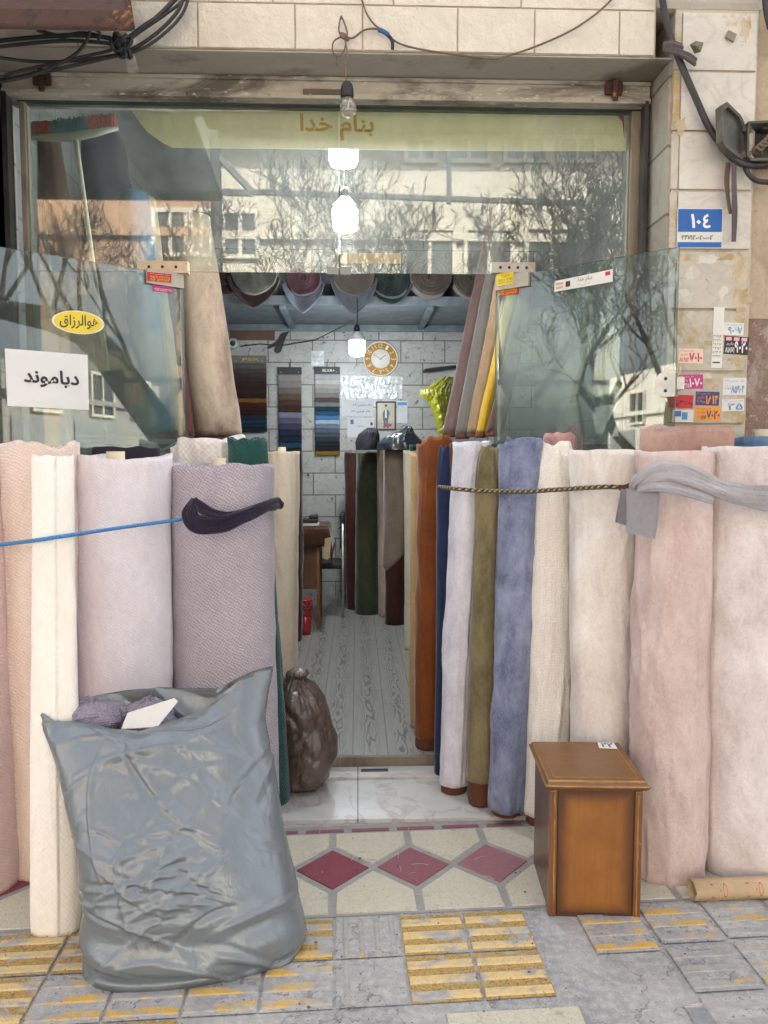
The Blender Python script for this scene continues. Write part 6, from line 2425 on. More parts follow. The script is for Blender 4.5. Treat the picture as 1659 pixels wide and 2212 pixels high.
F_purp = fabric('purple_velvet', srgb('2d2438'), srgb('211a2a'), 5, None, bmp=0.15)
k = MB()
yy = 2.76
ribbon(k, [(420, 1077, yy, 0.012, 0.006, 0), (411, 1112, yy - 0.01, 0.030, 0.010, 0), (430, 1133, yy - 0.012, 0.034, 0.012, 0.1), (480, 1129, yy - 0.012, 0.036, 0.013, 0.1), (530, 1113, yy - 0.005, 0.026, 0.011, 0), (575, 1094, yy + 0.05, 0.022, 0.010, -0.2), (598, 1088, yy + 0.14, 0.026, 0.009, 0), (600, 1088, yy + 0.3, 0.024, 0.006, 0)], seed=2, wr=0.014)
k2 = ribbon(k, [(420, 1078, yy + 0.002, 0.010, 0.005, 0), (440, 1100, yy - 0.014, 0.020, 0.008, 0.3), (470, 1113, yy - 0.018, 0.018, 0.008, 0.3), (505, 1112, yy - 0.012, 0.010, 0.006, 0.2)], seed=5)
o = k.build('cloth_tie', F_purp, None, origin=P(480, 1120, yy))
tag(o, 'dark purple velvet strip knotted round the grey lilac roll', 'cloth tie')
F_gtie = fabric('grey_tie_cloth', srgb('b9b6ba'), srgb('a29fa5'), 5, None, bmp=0.12)
k = MB()
tie_folds(F_purp, 0.6)
tie_folds(F_gtie, 0.6)
yy = 2.47
ribbon(k, [(1338, 1056, yy + 0.11, 0.008, 0.004, 0), (1365, 1050, yy + 0.06, 0.013, 0.007, 0)], 1, seed=1)
ribbon(k, [(1366, 1060, yy + 0.05, 0.014, 0.010, 0), (1384, 1040, yy + 0.01, 0.030, 0.014, 0.1), (1425, 1018, yy - 0.02, 0.034, 0.015, 0.15), (1480, 1024, yy - 0.015, 0.036, 0.015, 0.1), (1545, 1052, yy - 0.01, 0.030, 0.013, 0.0), (1600, 1068, yy - 0.01, 0.036, 0.011, -0.2), (1665, 1077, yy - 0.015, 0.044, 0.009, -0.3), (1730, 1090, yy + 0.02, 0.044, 0.009, -0.2)], seed=3, wr=0.016)
ribbon(k, [(1380, 1058, yy + 0.01, 0.016, 0.010, 0), (1420, 1052, yy - 0.03, 0.016, 0.009, 0.2), (1480, 1064, yy - 0.035, 0.014, 0.008, 0.2), (1540, 1082, yy - 0.02, 0.012, 0.006, 0)], seed=7)


def sheet(k, quad, Y, m=0, n=14, seed=0, amp=0.012, th=0.003):
    vs, fs = [], []
    A, B_, C_, D_ = [P(x, y, Y) for x, y in quad]
    for s_ in (0, 1):
        for i in range(n + 1):
            for j in range(n + 1):
                u, v = i / n, j / n
                p = lerp(lerp(A, B_, u), lerp(D_, C_, u), v)
                p = p + Vector((0, amp * (1 - v * 0.3) * (nz(u * 2.2 + seed, v * 1.5, seed) + 0.6 * math.sin(u * 5 + v * 2 + seed)) + s_ * th, 0))
                vs.append(p)
    M_ = n + 1
    for s_ in (0, 1):
        for i in range(n):
            for j in range(n):
                a = s_ * M_ * M_ + i * M_ + j
                f = (a, a + M_, a + M_ + 1, a + 1)
                fs.append(f if s_ == 0 else f[::-1])
    rim = [i * M_ for i in range(M_)] + [n * M_ + j for j in range(1, M_)] + [i * M_ + n for i in range(n - 1, -1, -1)] + [j for j in range(n - 1, 0, -1)]
    for i in range(len(rim)):
        a, b = rim[i], rim[(i + 1) % len(rim)]
        fs.append((a, b, b + M_ * M_, a + M_ * M_))
    k.add(vs, fs, m, None, True)


sheet(k, [(1352, 1150), (1417, 1165), (1425, 1062), (1352, 1055)], yy - 0.005, 0, seed=4)
sheet(k, [(1329, 1128), (1362, 1138), (1366, 1060), (1343, 1056)], yy + 0.04, 0, seed=6, amp=0.006)
o = k.build('cloth_tie', [F_gtie, M_felt], None, origin=P(1450, 1050, yy))
tag(o, 'pale grey cloth strip with a hanging tail tied round the pink rolls', 'cloth tie')

# ------------------------------------------------------------------ cables, hanging bulb, boxes
YW_ = YF - 0.03
k = MB()
k.tube(pathpx([(740, 78, YW_), (762, 82, YW_), (785, 66, YW_), (808, 62, YW_), (826, 68, YW_ - 0.005), (846, 84, YW_), (880, 100, YW_), (960, 115, YW_), (1060, 126, YW_), (1085, 124, YW_), (1150, 103, YW_), (1230, 68, YW_), (1290, 28, YW_), (1335, -15, YW_)], 6), 0.0038, 6)
k.tube(pathpx([(778, -15, YW_), (790, 25, YW_), (808, 52, YW_), (824, 64, YW_)], 6), 0.0036, 6)
k.tube(pathpx([(735, 40, YW_), (732, 66, YW_ - 0.008), (742, 84, YW_ - 0.012), (750, 70, YW_ - 0.008), (738, 36, YW_), (736, 42, YW_)], 6), 0.0034, 6)
k.tube(pathpx([(742, 78, YW_), (722, 88, YW_ - 0.01), (718, 108, YW_ - 0.012), (728, 122, YW_ - 0.01), (742, 112, YW_ - 0.01), (747, 90, YW_ - 0.01), (742, 76, YW_ - 0.01)], 6), 0.003, 6)
k.tube(pathpx([(728, 122, YW_ - 0.01), (726, 132, YW_ - 0.01), (728, 142, YW_ - 0.01)], 4), 0.0025, 5)
# knot
k.tube(pathpx([(736, 72, YW_ - 0.012), (746, 76, YW_ - 0.02), (752, 86, YW_ - 0.014), (744, 82, YW_ - 0.022), (736, 74, YW_ - 0.014)], 5), 0.006, 6)
o = k.build('wire', M_bwire, None, origin=P(900, 100, YW_))
tag(o, 'thin brown wire sagging along the painted lintel with knotted loop', 'wire')
k = MB()
k.tube(pathpx([(818, 64, YW_ - 0.005), (828, 68, YW_ - 0.007), (840, 76, YW_ - 0.005)], 4), [0.009] * 9, 8)
k.build('tape_joint', M_bltape, o)
k = MB()
k.tube(pathpx([(838, 76, YW_ - 0.005), (847, 88, YW_ - 0.006), (848, 106, YW_ - 0.006)], 4), [0.007] * 9, 6)
k.build('tape_tail', M_black, o)

# hanging clear bulb
YBU = YF - 0.05
c = P(752, 215, YBU)
HB = empty('hanging_bulb', c, 'clear unlit bulb in a black socket hanging on a wire below the lintel', 'bulb')
k = MB()
k.tube(pathpx([(745, 84, YBU), (749, 105, YBU), (750, 130, YBU), (746, 155, YBU), (748, 178, YBU)], 6), 0.003, 6)
k.build('wire', M_bwire, HB)
a, b = P(749, 176, YBU), P(751, 212, YBU)
ht = a.z - b.z
k = MB()
k.lathe((c.x - 0.004, YBU, b.z), [(0.024, 0), (0.026, ht * 0.1), (0.025, ht * 0.55), (0.021, ht * 0.8), (0.012, ht * 0.97), (0.005, ht)], 'Z', 24)
k.build('socket', M_black, HB)
mgl, nt, bs = newmat('bulb_glass')
nt.nodes.remove(bs)
tr = N(nt, 'ShaderNodeBsdfTransparent')
tr.inputs[0].default_value = (0.93, 0.91, 0.84, 1)
gl = N(nt, 'ShaderNodeBsdfGlossy')
gl.inputs['Roughness'].default_value = 0.03
lw_ = N(nt, 'ShaderNodeLayerWeight')
lw_.inputs['Blend'].default_value = 0.45
mx = N(nt, 'ShaderNodeMixShader')
nt.links.new(math_(nt, 'MULTIPLY_ADD', math_(nt, 'POWER', lw_.outputs['Facing'], 2.0), 0.75, 0.08), mx.inputs[0])
nt.links.new(tr.outputs[0], mx.inputs[1])
nt.links.new(gl.outputs[0], mx.inputs[2])
dfb = N(nt, 'ShaderNodeBsdfDiffuse')
dfb.inputs[0].default_value = (0.75, 0.7, 0.6, 1)
mxb = N(nt, 'ShaderNodeMixShader')
mxb.inputs[0].default_value = 0.12
nt.links.new(mx.outputs[0], mxb.inputs[1])
nt.links.new(dfb.outputs[0], mxb.inputs[2])
nt.links.new(mxb.outputs[0], nt.nodes['Material Output'].inputs['Surface'])
k = MB()
bz = P(753, 254, YBU).z
hb = b.z - bz
rb_ = 18 / FPX * YBU
k.lathe((c.x, YBU, bz), [(0.002, 0), (rb_ * 0.45, hb * 0.05), (rb_ * 0.85, hb * 0.22), (rb_, hb * 0.42), (rb_ * 0.92, hb * 0.62), (rb_ * 0.68, hb * 0.80), (rb_ * 0.52, hb * 0.92), (rb_ * 0.5, hb * 0.995)], 'Z', 32)
k.build('glass_bulb', mgl, HB)
k = MB()
k.tube([(c.x, YBU, bz + hb * 0.98), (c.x, YBU, bz + hb * 0.5)], 0.004, 8)
pts = [(c.x + 0.012 * math.sin(i * 1.2), YBU + 0.006 * math.cos(i * 1.2), bz + hb * (0.45 + 0.03 * math.cos(i * 2.4))) for i in range(8)]
k.tube(pts, 0.0015, 5)
k.build('filament', M_chrome, HB)

# black cable bundle at the upper left
k = MB()
yc_ = YF - 0.07
bund = [
    [(-40, 92, yc_), (60, 82, yc_), (150, 76, yc_), (225, 80, yc_), (262, 92, yc_)],
    [(-40, 106, yc_), (40, 96, yc_ - 0.01), (140, 88, yc_ - 0.01), (220, 92, yc_), (258, 98, yc_)],
    [(-60, 196, yc_), (20, 160, yc_), (110, 138, yc_ - 0.01), (190, 120, yc_), (240, 108, yc_), (272, 88, yc_), (330, 50, yc_), (390, 6, yc_), (420, -25, yc_)],
    [(-60, 190, yc_), (30, 168, yc_ + 0.01), (120, 150, yc_), (210, 130, yc_), (275, 112, yc_), (340, 70, yc_), (385, 22, yc_), (402, -25, yc_)],
    [(-30, 120, yc_ + 0.02), (60, 132, yc_ + 0.01), (150, 132, yc_ + 0.01), (230, 122, yc_), (300, 108, yc_), (355, 72, yc_), (395, 28, yc_), (412, -25, yc_)],
    [(195, 62, yc_ - 0.015), (188, 86, yc_ - 0.02), (165, 115, yc_ - 0.02), (120, 142, yc_ - 0.02), (60, 165, yc_ - 0.015), (-30, 182, yc_)],
    [(262, 96, yc_), (300, 68, yc_), (345, 32, yc_), (400, -25, yc_)],
    [(262, 92, yc_ - 0.01), (310, 56, yc_ - 0.01), (352, 26, yc_), (392, -25, yc_)],
    [(80, 64, yc_), (130, 78, yc_), (180, 72, yc_), (240, 84, yc_)],
    [(210, 92, yc_ - 0.015), (216, 72, yc_ - 0.02), (200, 62, yc_ - 0.01)],
]
rads = [0.008, 0.007, 0.006, 0.007, 0.006, 0.006, 0.009, 0.007, 0.008, 0.005]
M_cab = plain('black_cable', (0.028, 0.026, 0.026), 0.5, 0, 0.35, 20)
for pth, r_ in zip(bund, rads):
    k.tube(pathpx(pth, 7), r_, 7)
o = k.build('cable_bundle', M_cab, None, origin=P(200, 100, yc_))
tag(o, 'tangled black cable bundle across the upper left of the lintel', 'cables')
k = MB()
for i in range(9):
    a_ = i * 0.75
    pts = []
    cx0, cy0 = 262 + 6 * math.sin(i * 2.1), 96 + 8 * math.cos(i * 1.7)
    for j in range(13):
        t = 2 * PI * j / 12
        pts.append((cx0 + (13 + 4 * math.sin(i)) * math.cos(t + a_), cy0 + (16 + 3 * math.cos(i)) * math.sin(t) + 4 * math.cos(t + a_), yc_ - 0.02 - 0.012 * math.sin(t * 2 + i)))
    k.tube(pathpx(pts, 3), 0.008, 6)
k.build('tape_wrap', M_black, o)
k = MB()
a, b = P(262, 85, YF - 0.02), P(288, 152, YF + 0.03)
k.slab([P(254, 62, YF - 0.035), P(272, 64, YF - 0.035), P(298, 150, YF - 0.035), P(276, 154, YF - 0.035)], (0, 1, 0), 0.02)
k.build('cable_bracket', M_shut, o)

# rusty sloping canopy
k = MB()
ya = 2.60
zf, zw = P(280, 62, ya).z, 3.42
xe, xw = P(285, 62, ya).x, P(262, -20, YF).x
xl0 = -6.0
nx, ny = 60, 10
vs, fs = [], []
for s_ in (0, 1):
    for j in range(ny + 1):
        for i in range(nx + 1):
            u, v = i / nx, j / ny
            x_ = lerp(xl0, lerp(xe, xw, v), u)
            y_ = lerp(ya, YF - 0.012, v)
            z_ = lerp(zf, zw, v) + 0.012 * nz(x_ * 3, v * 3, 2) + s_ * 0.006
            vs.append(Vector((x_, y_, z_)))
M_ = (nx + 1) * (ny + 1)
for s_ in (0, 1):
    for j in range(ny):
        for i in range(nx):
            a = s_ * M_ + j * (nx + 1) + i
            f = (a, a + nx + 1, a + nx + 2, a + 1)
            fs.append(f if s_ == 0 else f[::-1])
k.add(vs, fs, 0)
k.bbox((xl0, ya - 0.012, zf - 0.006), (xe, ya + 0.004, zf + 0.05), 0.003)
k.tube([(xl0, ya - 0.004, zf - 0.002), (lerp(xl0, xe, 0.5), ya - 0.004, zf - 0.006), (xe, ya - 0.004, zf)], 0.010, 8)
k.tube([(xe, ya, zf + 0.004), (xw, YF - 0.02, zw)], 0.010, 8)
k.tube([P(-200, 40, ya + 0.2), P(150, 22, ya + 0.28), P(240, -25, ya + 0.4)], 0.008, 6)
o = k.build('rusty_canopy', [M_rust], None, origin=((xl0 + xe) / 2, ya, zf))
tag(o, 'rusty brown sheet metal canopy corner at the upper left', 'canopy')

# thick cable with ties at right
yp = YF - 0.045
k = MB()
k.tube(pathpx([(1428, -30, yp), (1436, 30, yp), (1452, 90, yp), (1476, 150, yp), (1502, 210, yp), (1528, 268, yp), (1548, 300, yp), (1566, 325, yp)], 7), 0.013, 10)
k.tube(pathpx([(1560, 318, yp), (1585, 345, yp - 0.02), (1610, 356, yp - 0.01), (1640, 357, yp), (1700, 350, yp)], 7), 0.012, 10)
k.tube(pathpx([(1652, -30, yp), (1655, 20, yp), (1664, 60, yp)], 6), 0.012, 10)
k.tube(pathpx([(1610, 362, yp), (1620, 380, yp - 0.01), (1640, 392, yp), (1680, 394, yp)], 6), 0.010, 10)
o = k.build('thick_cable', M_cab, None, origin=P(1490, 180, yp))
tag(o, 'thick black cable running down the marble pilaster to the box', 'cable')
k = MB()
ribbon(k, [(1432, 100, yp - 0.02, 0.016, 0.008, 0), (1452, 98, yp - 0.035, 0.022, 0.010, 0.2), (1474, 104, yp - 0.02, 0.018, 0.008, 0)], seed=1)
ribbon(k, [(1434, 104, yp - 0.03, 0.014, 0.006, 0), (1466, 114, yp - 0.04, 0.018, 0.006, 0.2), (1488, 124, yp - 0.025, 0.020, 0.005, 0.1), (1503, 135, yp - 0.01, 0.018, 0.004, 0)], seed=4)
tag(k.build('cloth_tie', fabric('grey_brown_rag', srgb('5d5352'), srgb('4a4140'), 8, None), None, origin=P(1466, 112, yp)), 'grey brown rag knotted round the thick cable on the pilaster', 'cloth tie')
k = MB()
vs = [P(1490, 96, yp), P(1504, 88, yp - 0.02), P(1520, 92, yp), P(1514, 112, yp - 0.01), P(1500, 116, yp), P(1504, 100, yp - 0.05)]
k.add(vs, [(0, 5, 1), (1, 5, 2), (2, 5, 3), (3, 5, 4), (4, 5, 0), (0, 1, 2, 3, 4)])
tag(k.build('rag', plain('olive_rag', (0.16, 0.14, 0.09), 0.8), None, origin=P(1504, 100, yp)), 'small stiff olive scrap stuck beside the thick cable', 'rag')
k = MB()
k.slab([P(1566, 82, YF - 0.012), P(1572, 67, YF - 0.012), P(1590, 76, YF - 0.012), P(1583, 92, YF - 0.012)], (0, -1, 0), 0.008)
tag(k.build('stone_chip', plain('stone_chip_brown', (0.25, 0.21, 0.16), 0.9), None, origin=P(1578, 80, YF)), 'brown chip stuck on the top marble tile of the pilaster', 'stone chip')

# straps
for lab, pts, mt in (('brown strap hanging left under the meter box', [(1573, 352, yp, 0.010, 0.003, 0), (1570, 390, yp - 0.01, 0.011, 0.003, 0), (1573, 430, yp, 0.010, 0.003, 0.3), (1578, 462, yp, 0.008, 0.002, 0.2)], plain('strap_brown', (0.12, 0.075, 0.05), 0.8)),
                     ('long grey purple strap hanging right under the meter box', [(1585, 350, yp - 0.02, 0.010, 0.003, 0), (1586, 400, yp - 0.02, 0.011, 0.003, 0), (1587, 460, yp - 0.01, 0.011, 0.003, -0.2), (1585, 522, yp, 0.009, 0.002, 0)], plain('strap_purple', (0.105, 0.08, 0.09), 0.8))):
    k = MB()
    ribbon(k, pts, seed=3, wr=0.002, nc=12)
    tag(k.build('strap', mt, None, origin=P(1580, 400, yp)), lab, 'strap')

# open junction boxes
M_box = stained('dusty_black_plastic', (0.060, 0.055, 0.045), (0.13, 0.115, 0.085), 6, 0.45, 0.7, 0.6)
JB = empty('meter_box', P(1640, 330, YF - 0.03), 'open dusty black electrical box with loose wires at right wall', 'electrical box')
yb_ = YF + 0.03


def tray(pts, ydeep, yfront, wall, name, m):
    """shallow open tray: outline in picture points at yfront"""
    k = MB()
    o_ = [P(x, y, yfront) for x, y in pts]
    c_ = sum(o_, Vector()) / len(o_)
    inn = [c_ + (q - c_) * (1 - wall) for q in o_]
    back = [Vector((q.x, ydeep, q.z)) for q in o_]
    ib = [Vector((q.x, ydeep - 0.006, q.z)) for q in inn]
    n_ = len(o_)
    v = o_ + inn + back + ib
    f = []
    for i in range(n_):
        j = (i + 1) % n_
        f += [(i, j, n_ + j, n_ + i), (i, 2 * n_ + i, 2 * n_ + j, j), (n_ + i, n_ + j, 3 * n_ + j, 3 * n_ + i)]
    f += [tuple(range(2 * n_, 3 * n_)), tuple(range(4 * n_ - 1, 3 * n_ - 1, -1))]
    k.add(v, f)
    return k.build(name, m, JB)


tray([(1617, 262), (1720, 256), (1720, 345), (1622, 347), (1614, 335), (1615, 275)], YF + 0.028, YF - 0.07, 0.12, 'box_body', M_box)
k = MB()
# lid swung open to the left, seen at an angle
lid = [(1551, 233, 3.06), (1563, 224, 3.08), (1592, 252, 3.12), (1600, 268, 3.12), (1606, 335, 3.12), (1594, 348, 3.10), (1560, 322, 3.03), (1553, 308, 3.02)]
L_ = [P(*q) for q in lid]
cl = sum(L_, Vector()) / len(L_)
nl_ = (L_[2] - L_[0]).cross(L_[5] - L_[0]).normalized()
if nl_.y > 0:
    nl_ = -nl_
k.slab(L_, nl_, -0.012)
inn = [cl + (q - cl) * 0.82 for q in L_]
n_ = len(L_)
rim = [q + nl_ * 0.016 for q in L_] + [q + nl_ * 0.016 for q in inn]
kv = L_ + inn + rim
f = []
for i in range(n_):
    j = (i + 1) % n_
    f += [(2 * n_ + i, 2 * n_ + j, 3 * n_ + j, 3 * n_ + i), (i, j, 2 * n_ + j, 2 * n_ + i), (n_ + i, 3 * n_ + i, 3 * n_ + j, n_ + j)]
k.add(kv, f)
k.build('box_lid', M_box, JB)
k = MB()
for y in (282, 336):
    a = P(1600, y, 3.11)
    k.bbox((a.x, 3.09, a.z - 0.012), (a.x + 0.035, 3.125, a.z + 0.012), 0.003)
k.build('hinge', M_box, JB)
k = MB()
for i in range(5):
    k.tube(pathpx([(1622 + 5 * i, 335, YF), (1632 + 6 * i, 318 - 5 * i, YF - 0.03), (1645 + 5 * i, 325 - 8 * i, YF - 0.02), (1660 + 6 * i, 300 + 6 * i, YF)], 5), 0.006, 6)
k.build('loose_wires', plain('dusty_wire', (0.20, 0.16, 0.11), 0.7), JB)
k = MB()
k.bbox((P(1640, 285, YF).x, YF - 0.03, P(1640, 285, YF).z), (P(1668, 275, YF).x, YF + 0.02, P(1640, 268, YF).z), 0.004)
k.build('terminal_block', M_box, JB)
#PART4
# ------------------------------------------------------------------ across the street (seen in the glass)
M_ob = stained('opposite_beige', (0.56, 0.51, 0.43), (0.46, 0.41, 0.34), 0.5, 0.45, 0.75, 0.85, None, 0.2, 4)
M_ob2 = stained('opposite_brick', (0.40, 0.25, 0.15), (0.34, 0.20, 0.11), 0.8, 0.45, 0.75, 0.85)
M_ob3 = stained('opposite_grey', (0.52, 0.48, 0.42), (0.44, 0.4, 0.35), 0.5, 0.45, 0.75, 0.85)
M_ow = plain('window_frame_pale', (0.55, 0.50, 0.42), 0.5)
M_og = plain('window_pane_dark', (0.05, 0.06, 0.06), 0.12, 0, 0.3)
M_osh = plain('shop_shutter_grey', (0.2, 0.21, 0.21), 0.5)


def opp(label, x0, x1, y, h, mat, wins, depth=7.0):
    D = empty('building', ((x0 + x1) / 2, y - depth / 2, 0), label, 'building', 'buildings across the street')
    k = MB()
    k.box((x0, y - depth, -0.13), (x1, y, h), 0)
    for z in (3.3, 6.35, 9.4):
        if z < h:
            k.box((x0 - 0.0, y, z - 0.12), (x1, y + 0.12, z + 0.06), 0)
    k.build('wall', mat, D)
    for (wx, wz, ww, wh) in wins:
        k = MB()
        f_ = 0.09
        k.box((wx - ww / 2, y + 0.003, wz), (wx - ww / 2 + f_, y + 0.10, wz + wh))
        k.box((wx + ww / 2 - f_, y + 0.003, wz), (wx + ww / 2, y + 0.10, wz + wh))
        k.box((wx - ww / 2 + f_, y + 0.003, wz), (wx + ww / 2 - f_, y + 0.098, wz + f_))
        k.box((wx - ww / 2 + f_, y + 0.003, wz + wh - f_), (wx + ww / 2 - f_, y + 0.098, wz + wh))
        k.box((wx - 0.04, y + 0.003, wz + f_), (wx + 0.04, y + 0.09, wz + wh - f_))
        o = k.build('window', M_ow, D)
        k = MB()
        k.box((wx - ww / 2 + f_, y + 0.002, wz + f_), (wx - 0.041, y + 0.03, wz + wh - f_))
        k.box((wx + 0.041, y + 0.002, wz + f_), (wx + ww / 2 - f_, y + 0.03, wz + wh - f_))
        k.build('pane', M_og, o)
    k = MB()
    for i in range(int((x1 - x0) // 3)):
        k.box((x0 + 0.3 + 3 * i, y + 0.004, -0.12), (x0 + 2.8 + 3 * i, y + 0.05, 2.6))
    k.build('shutter', M_osh, D)
    return D


def MR(x, y, yw):
    """where a thing on the plane y = yw stands that the transom mirrors at a picture point"""
    q = P(x, y, 2 * YG - yw)
    return Vector((q.x, yw, q.z))


M_ob4 = stained('opposite_dull', (0.24, 0.23, 0.21), (0.18, 0.17, 0.16), 0.7, 0.45, 0.75, 0.85)
yo = -10.5


def win(x0, y0, x1, y1, yw):
    a, b = MR(x0, y1, yw), MR(x1, y0, yw)
    return ((a.x + b.x) / 2, a.z, b.x - a.x, b.z - a.z)


bx0, bx1 = MR(196, 500, yo).x, MR(470, 500, yo).x
zt_ = MR(300, 418, yo).z
opp('low orange brick building with pale windows across the street', bx0 - 4, bx1, yo, zt_, M_ob2, [win(330, 452, 408, 556, yo), win(462, 462, 556, 556, yo)[:1] and win(412, 452, 462, 556, yo), (bx0 - 1.8, 4.6, 1.3, 1.5)])
y2 = yo - 0.2
opp('tall beige rendered building across the street', bx1 + 0.01, 6.2, y2, 12.5, M_ob, [win(480, 455, 560, 560, y2), win(870, 492, 985, 640, y2), win(1000, 492, 1110, 640, y2), win(1130, 490, 1250, 640, y2), win(872, 296, 945, 354, y2), win(965, 296, 1060, 354, y2), win(1085, 296, 1180, 354, y2), win(1200, 296, 1290, 354, y2)])
kq = MB()
zq = MR(800, 285, y2).z
for o_ in list(COL.objects):
    if o_.get('label') == 'tall beige rendered building across the street':
        kq.box((bx1 - 0.2, y2 + 0.004, zq), (6.6, y2 + 0.9, 12.4))
        kq.build('added_roof', plain('added_dark_overhang', (0.06, 0.055, 0.05), 0.8), o_)  # dark overhang added to darken the top of the mirrored facade
opp('added dark grey block behind the low orange brick building, dims the reflection', bx0 - 9, bx1 - 0.1, yo - 7.2, 15, plain('added_dark_block', (0.09, 0.095, 0.10), 0.8), [])  # added only to dim the transom reflection above the brick building
opp('low grey building across the street, right of the beige one', 6.4, 15, yo, 3.3, M_ob4, [(8.5, 1.2, 1.4, 1.4), (11, 1.2, 1.4, 1.4), (13.4, 1.2, 1.4, 1.4)])
opp('grey building at the far end of the opposite row on the right', 15.1, 24, yo + 0.4, 4.2, M_ob4, [(17, 2.8, 1.4, 1.5), (20, 2.8, 1.4, 1.5), (22.5, 2.8, 1.4, 1.5)])
opp('low beige building across the street, left of the brick one', -17, bx0 - 4.1, yo, 4.0, M_ob4, [(-15, 2.2, 1.3, 1.3), (-13, 2.2, 1.3, 1.3)])
opp('grey building at the far end of the opposite row on the left', -30, -17.1, yo + 0.3, 5.0, M_ob3, [(-27, 2.8, 1.4, 1.4), (-23, 2.8, 1.4, 1.4), (-19, 2.8, 1.4, 1.4)])

# dark pole with crossarm at the far kerb
yq = -7.6
k = MB()
a, b = MR(540, 415, yq), MR(1262, 440, yq)
k.tube([a, b], 0.06, 4, smooth=False)
c_ = MR(466, 360, yq)
D = empty('utility_pole', (c_.x, yq, -0.12), 'dark steel pole with crossarm and brace across the street', 'utility pole')
k.build('crossarm', M_iron, D)
k = MB()
k.tube([(c_.x, yq, -0.12), (c_.x, yq, MR(466, 300, yq).z)], 0.10, 8)
k.build('mast', M_iron, D)
k = MB()
k.tube([MR(468, 335, yq), MR(545, 415, yq)], 0.07, 4, smooth=False)
k.tube([MR(468, 415, yq), MR(545, 418, yq)], 0.07, 4, smooth=False)
k.build('brace', M_iron, D)
k = MB()
k.tube([MR(970, 440, yq), MR(970, 320, yq)], 0.06, 4, smooth=False)
k.build('hanger', M_iron, D)


def grow(seed, trunk_h, lean, spread):
    rnd = random.Random(seed)
    trunk, twig = MB(), MB()

    def branch(p, d, L, r, depth):
        n = 4 if depth < 3 else 3
        pts, rr = [p], [r]
        q = p.copy()
        dd = d.copy()
        for i in range(n):
            dd = (dd + Vector((rnd.uniform(-1, 1), rnd.uniform(-1, 1), rnd.uniform(-0.5, 0.9))) * (0.16 + 0.05 * depth)).normalized()
            q = q + dd * (L / n)
            pts.append(q.copy())
            rr.append(max(0.0075, r * (1 - 0.45 * (i + 1) / n)))
        (trunk if depth < 3 else twig).tube(pts, rr, 8 if depth < 2 else (5 if depth < 3 else 3), smooth=True)
        if depth >= 7:
            return
        kids = (3 if depth < 2 else rnd.choice([3, 3, 4])) if depth < 5 else 2
        for i in range(kids):
            t = rnd.uniform(0.45, 1.0) if i else 1.0
            bi = min(n, max(1, int(round(t * n))))
            ax = Vector((rnd.uniform(-1, 1), rnd.uniform(-1, 1), rnd.uniform(-0.25, 0.55))).normalized()
            nd = (dd * (1 - spread) + ax * spread + Vector((0, 0, 0.18))).normalized()
            branch(pts[bi], nd, L * rnd.uniform(0.58, 0.78), rr[bi] * rnd.uniform(0.5, 0.72), depth + 1)
    branch(Vector((0, 0, -0.1)), Vector((lean[0], lean[1], 1)).normalized(), trunk_h, 0.19, 0)
    return trunk, twig


M_bark = stained('bark', (0.022, 0.018, 0.015), (0.036, 0.031, 0.026), 5, 0.4, 0.7, 0.95, None, 0.8, 20, 0.01, (1, 1, 0.3))
M_twig = plain('twig', (0.035, 0.027, 0.022), 0.9)


def tree(seed, th, lean, spread, loc, label, rz=0.0):
    tk, tw = grow(seed, th, lean, spread)
    D = empty('bare_tree', (0, 0, 0), label, 'tree', 'bare street trees behind the viewer')
    tk.build('trunk', M_bark, D)
    tw.build('crown', M_twig, D)
    D.location = loc
    D.rotation_euler = (0, 0, rz)
    return D


def copytree(src, loc, rz, sc_, label):
    c = src.copy()
    COL.objects.link(c)
    c['label'] = label
    c.location = loc
    c.rotation_euler = (0, 0, rz)
    c.scale = (sc_,) * 3
    for ch in src.children:
        q = ch.copy()
        COL.objects.link(q)
        q.parent = c
    return c


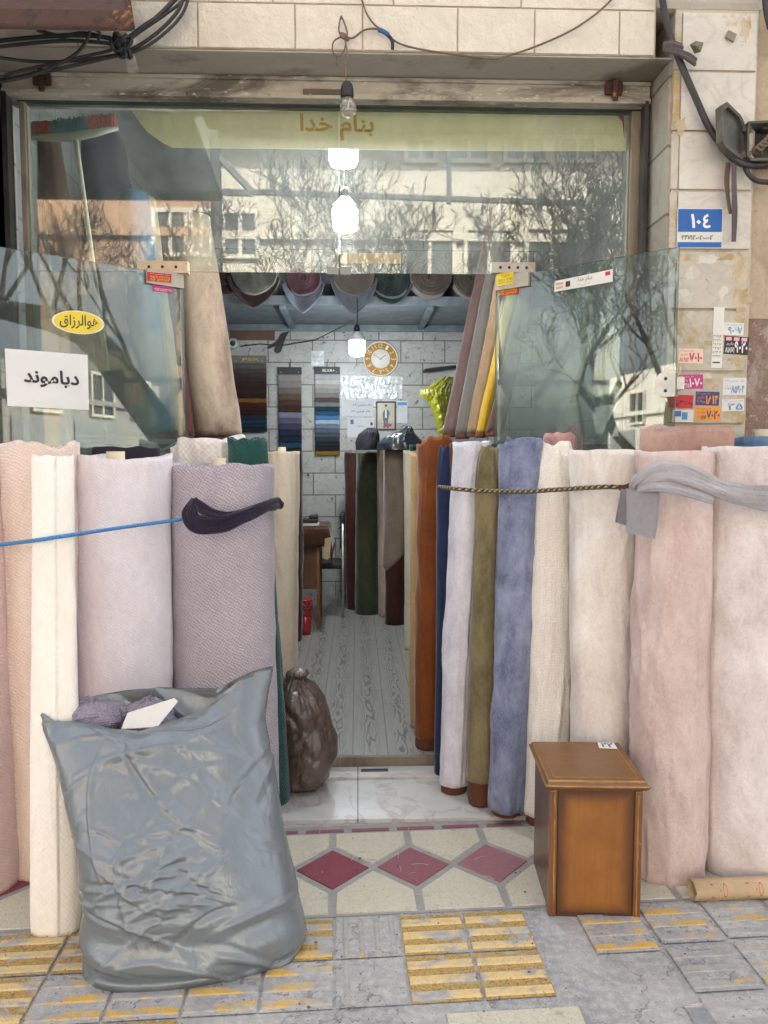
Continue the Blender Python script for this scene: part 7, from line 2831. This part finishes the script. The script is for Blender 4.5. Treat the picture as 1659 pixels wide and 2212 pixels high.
t1 = tree(11, 2.6, (0.25, 0.1), 0.55, (5.2, -4.2, 0), 'bare street tree at the kerb, right of the viewer')
t2 = tree(23, 2.4, (-0.35, 0.0), 0.6, (-2.6, -6.4, 0), 'bare leaning street tree at the far kerb, left of the doorway')
copytree(t2, (2.6, -6.2, 0), 2.2, 1.0, 'bare street tree almost straight opposite the doorway')
copytree(t1, (-0.4, -7.2, 0), 0.7, 1.0, 'bare street tree before the tall beige building')
copytree(t1, (4.4, -6.6, 0), 3.3, 1.05, 'bare street tree at the far kerb, right of the doorway')
copytree(t1, (-9.5, -1.2, 0), 1.9, 1.0, 'bare street tree on the pavement far left')
copytree(t1, (-6.2, -0.6, 0), 4.0, 0.9, 'bare street tree on the pavement nearer left')


def ML(x, y, s_):
    """where a thing stands that the left door leaf mirrors at a picture point, s_ metres beyond the glass"""
    t, z = tdoor(dla, dld, x, y)
    q = dla + dld * t
    v = ray(x, y).normalized()
    n_ = dln.normalized()
    r_ = v - n_ * (2 * v.dot(n_))
    return Vector((q.x, q.y, z)) + r_ * s_


tp_ = [ML(400, 985, 6.2), ML(350, 930, 6.3), ML(290, 850, 6.5), ML(232, 770, 6.8), ML(180, 715, 7.1), ML(110, 690, 7.5), ML(0, 668, 8.2), ML(-120, 640, 9.0)]
base_ = Vector((tp_[0].x, tp_[0].y, -0.05))
tk = MB()
tk.tube([base_, lerp(base_, tp_[0], 0.5)] + tp_, [0.26, 0.23, 0.22, 0.21, 0.20, 0.19, 0.18, 0.16, 0.13, 0.06], 10)
tw = MB()
rg = random.Random(3)


def sprig(p, d, L, r, dep):
    pts = [p]
    q = p.copy()
    dd = d.copy()
    for i in range(4):
        dd = (dd + Vector((rg.uniform(-1, 1), rg.uniform(-1, 1), rg.uniform(-0.4, 0.8))) * 0.22).normalized()
        q = q + dd * L / 4
        pts.append(q.copy())
    tw.tube(pts, [max(0.005, r * (1 - 0.15 * i)) for i in range(5)], 4)
    if dep < 4:
        for i in range(3):
            sprig(pts[rg.choice([2, 3, 4])], (dd + Vector((rg.uniform(-1, 1), rg.uniform(-1, 1), rg.uniform(-0.3, 0.9))) * 0.8).normalized(), L * 0.7, r * 0.6, dep + 1)


for i in (2, 3, 4, 4, 5, 5, 6, 6):
    sprig(tp_[i], Vector((rg.uniform(-0.6, 0.6), rg.uniform(-0.6, 0.6), 1)).normalized(), 1.3, 0.035, 0)
D = empty('bare_tree', base_, 'thick street tree leaning heavily over the pavement at right', 'tree', 'bare street trees behind the viewer')
tk.build('trunk', M_bark, D)
tw.build('crown', M_twig, D)
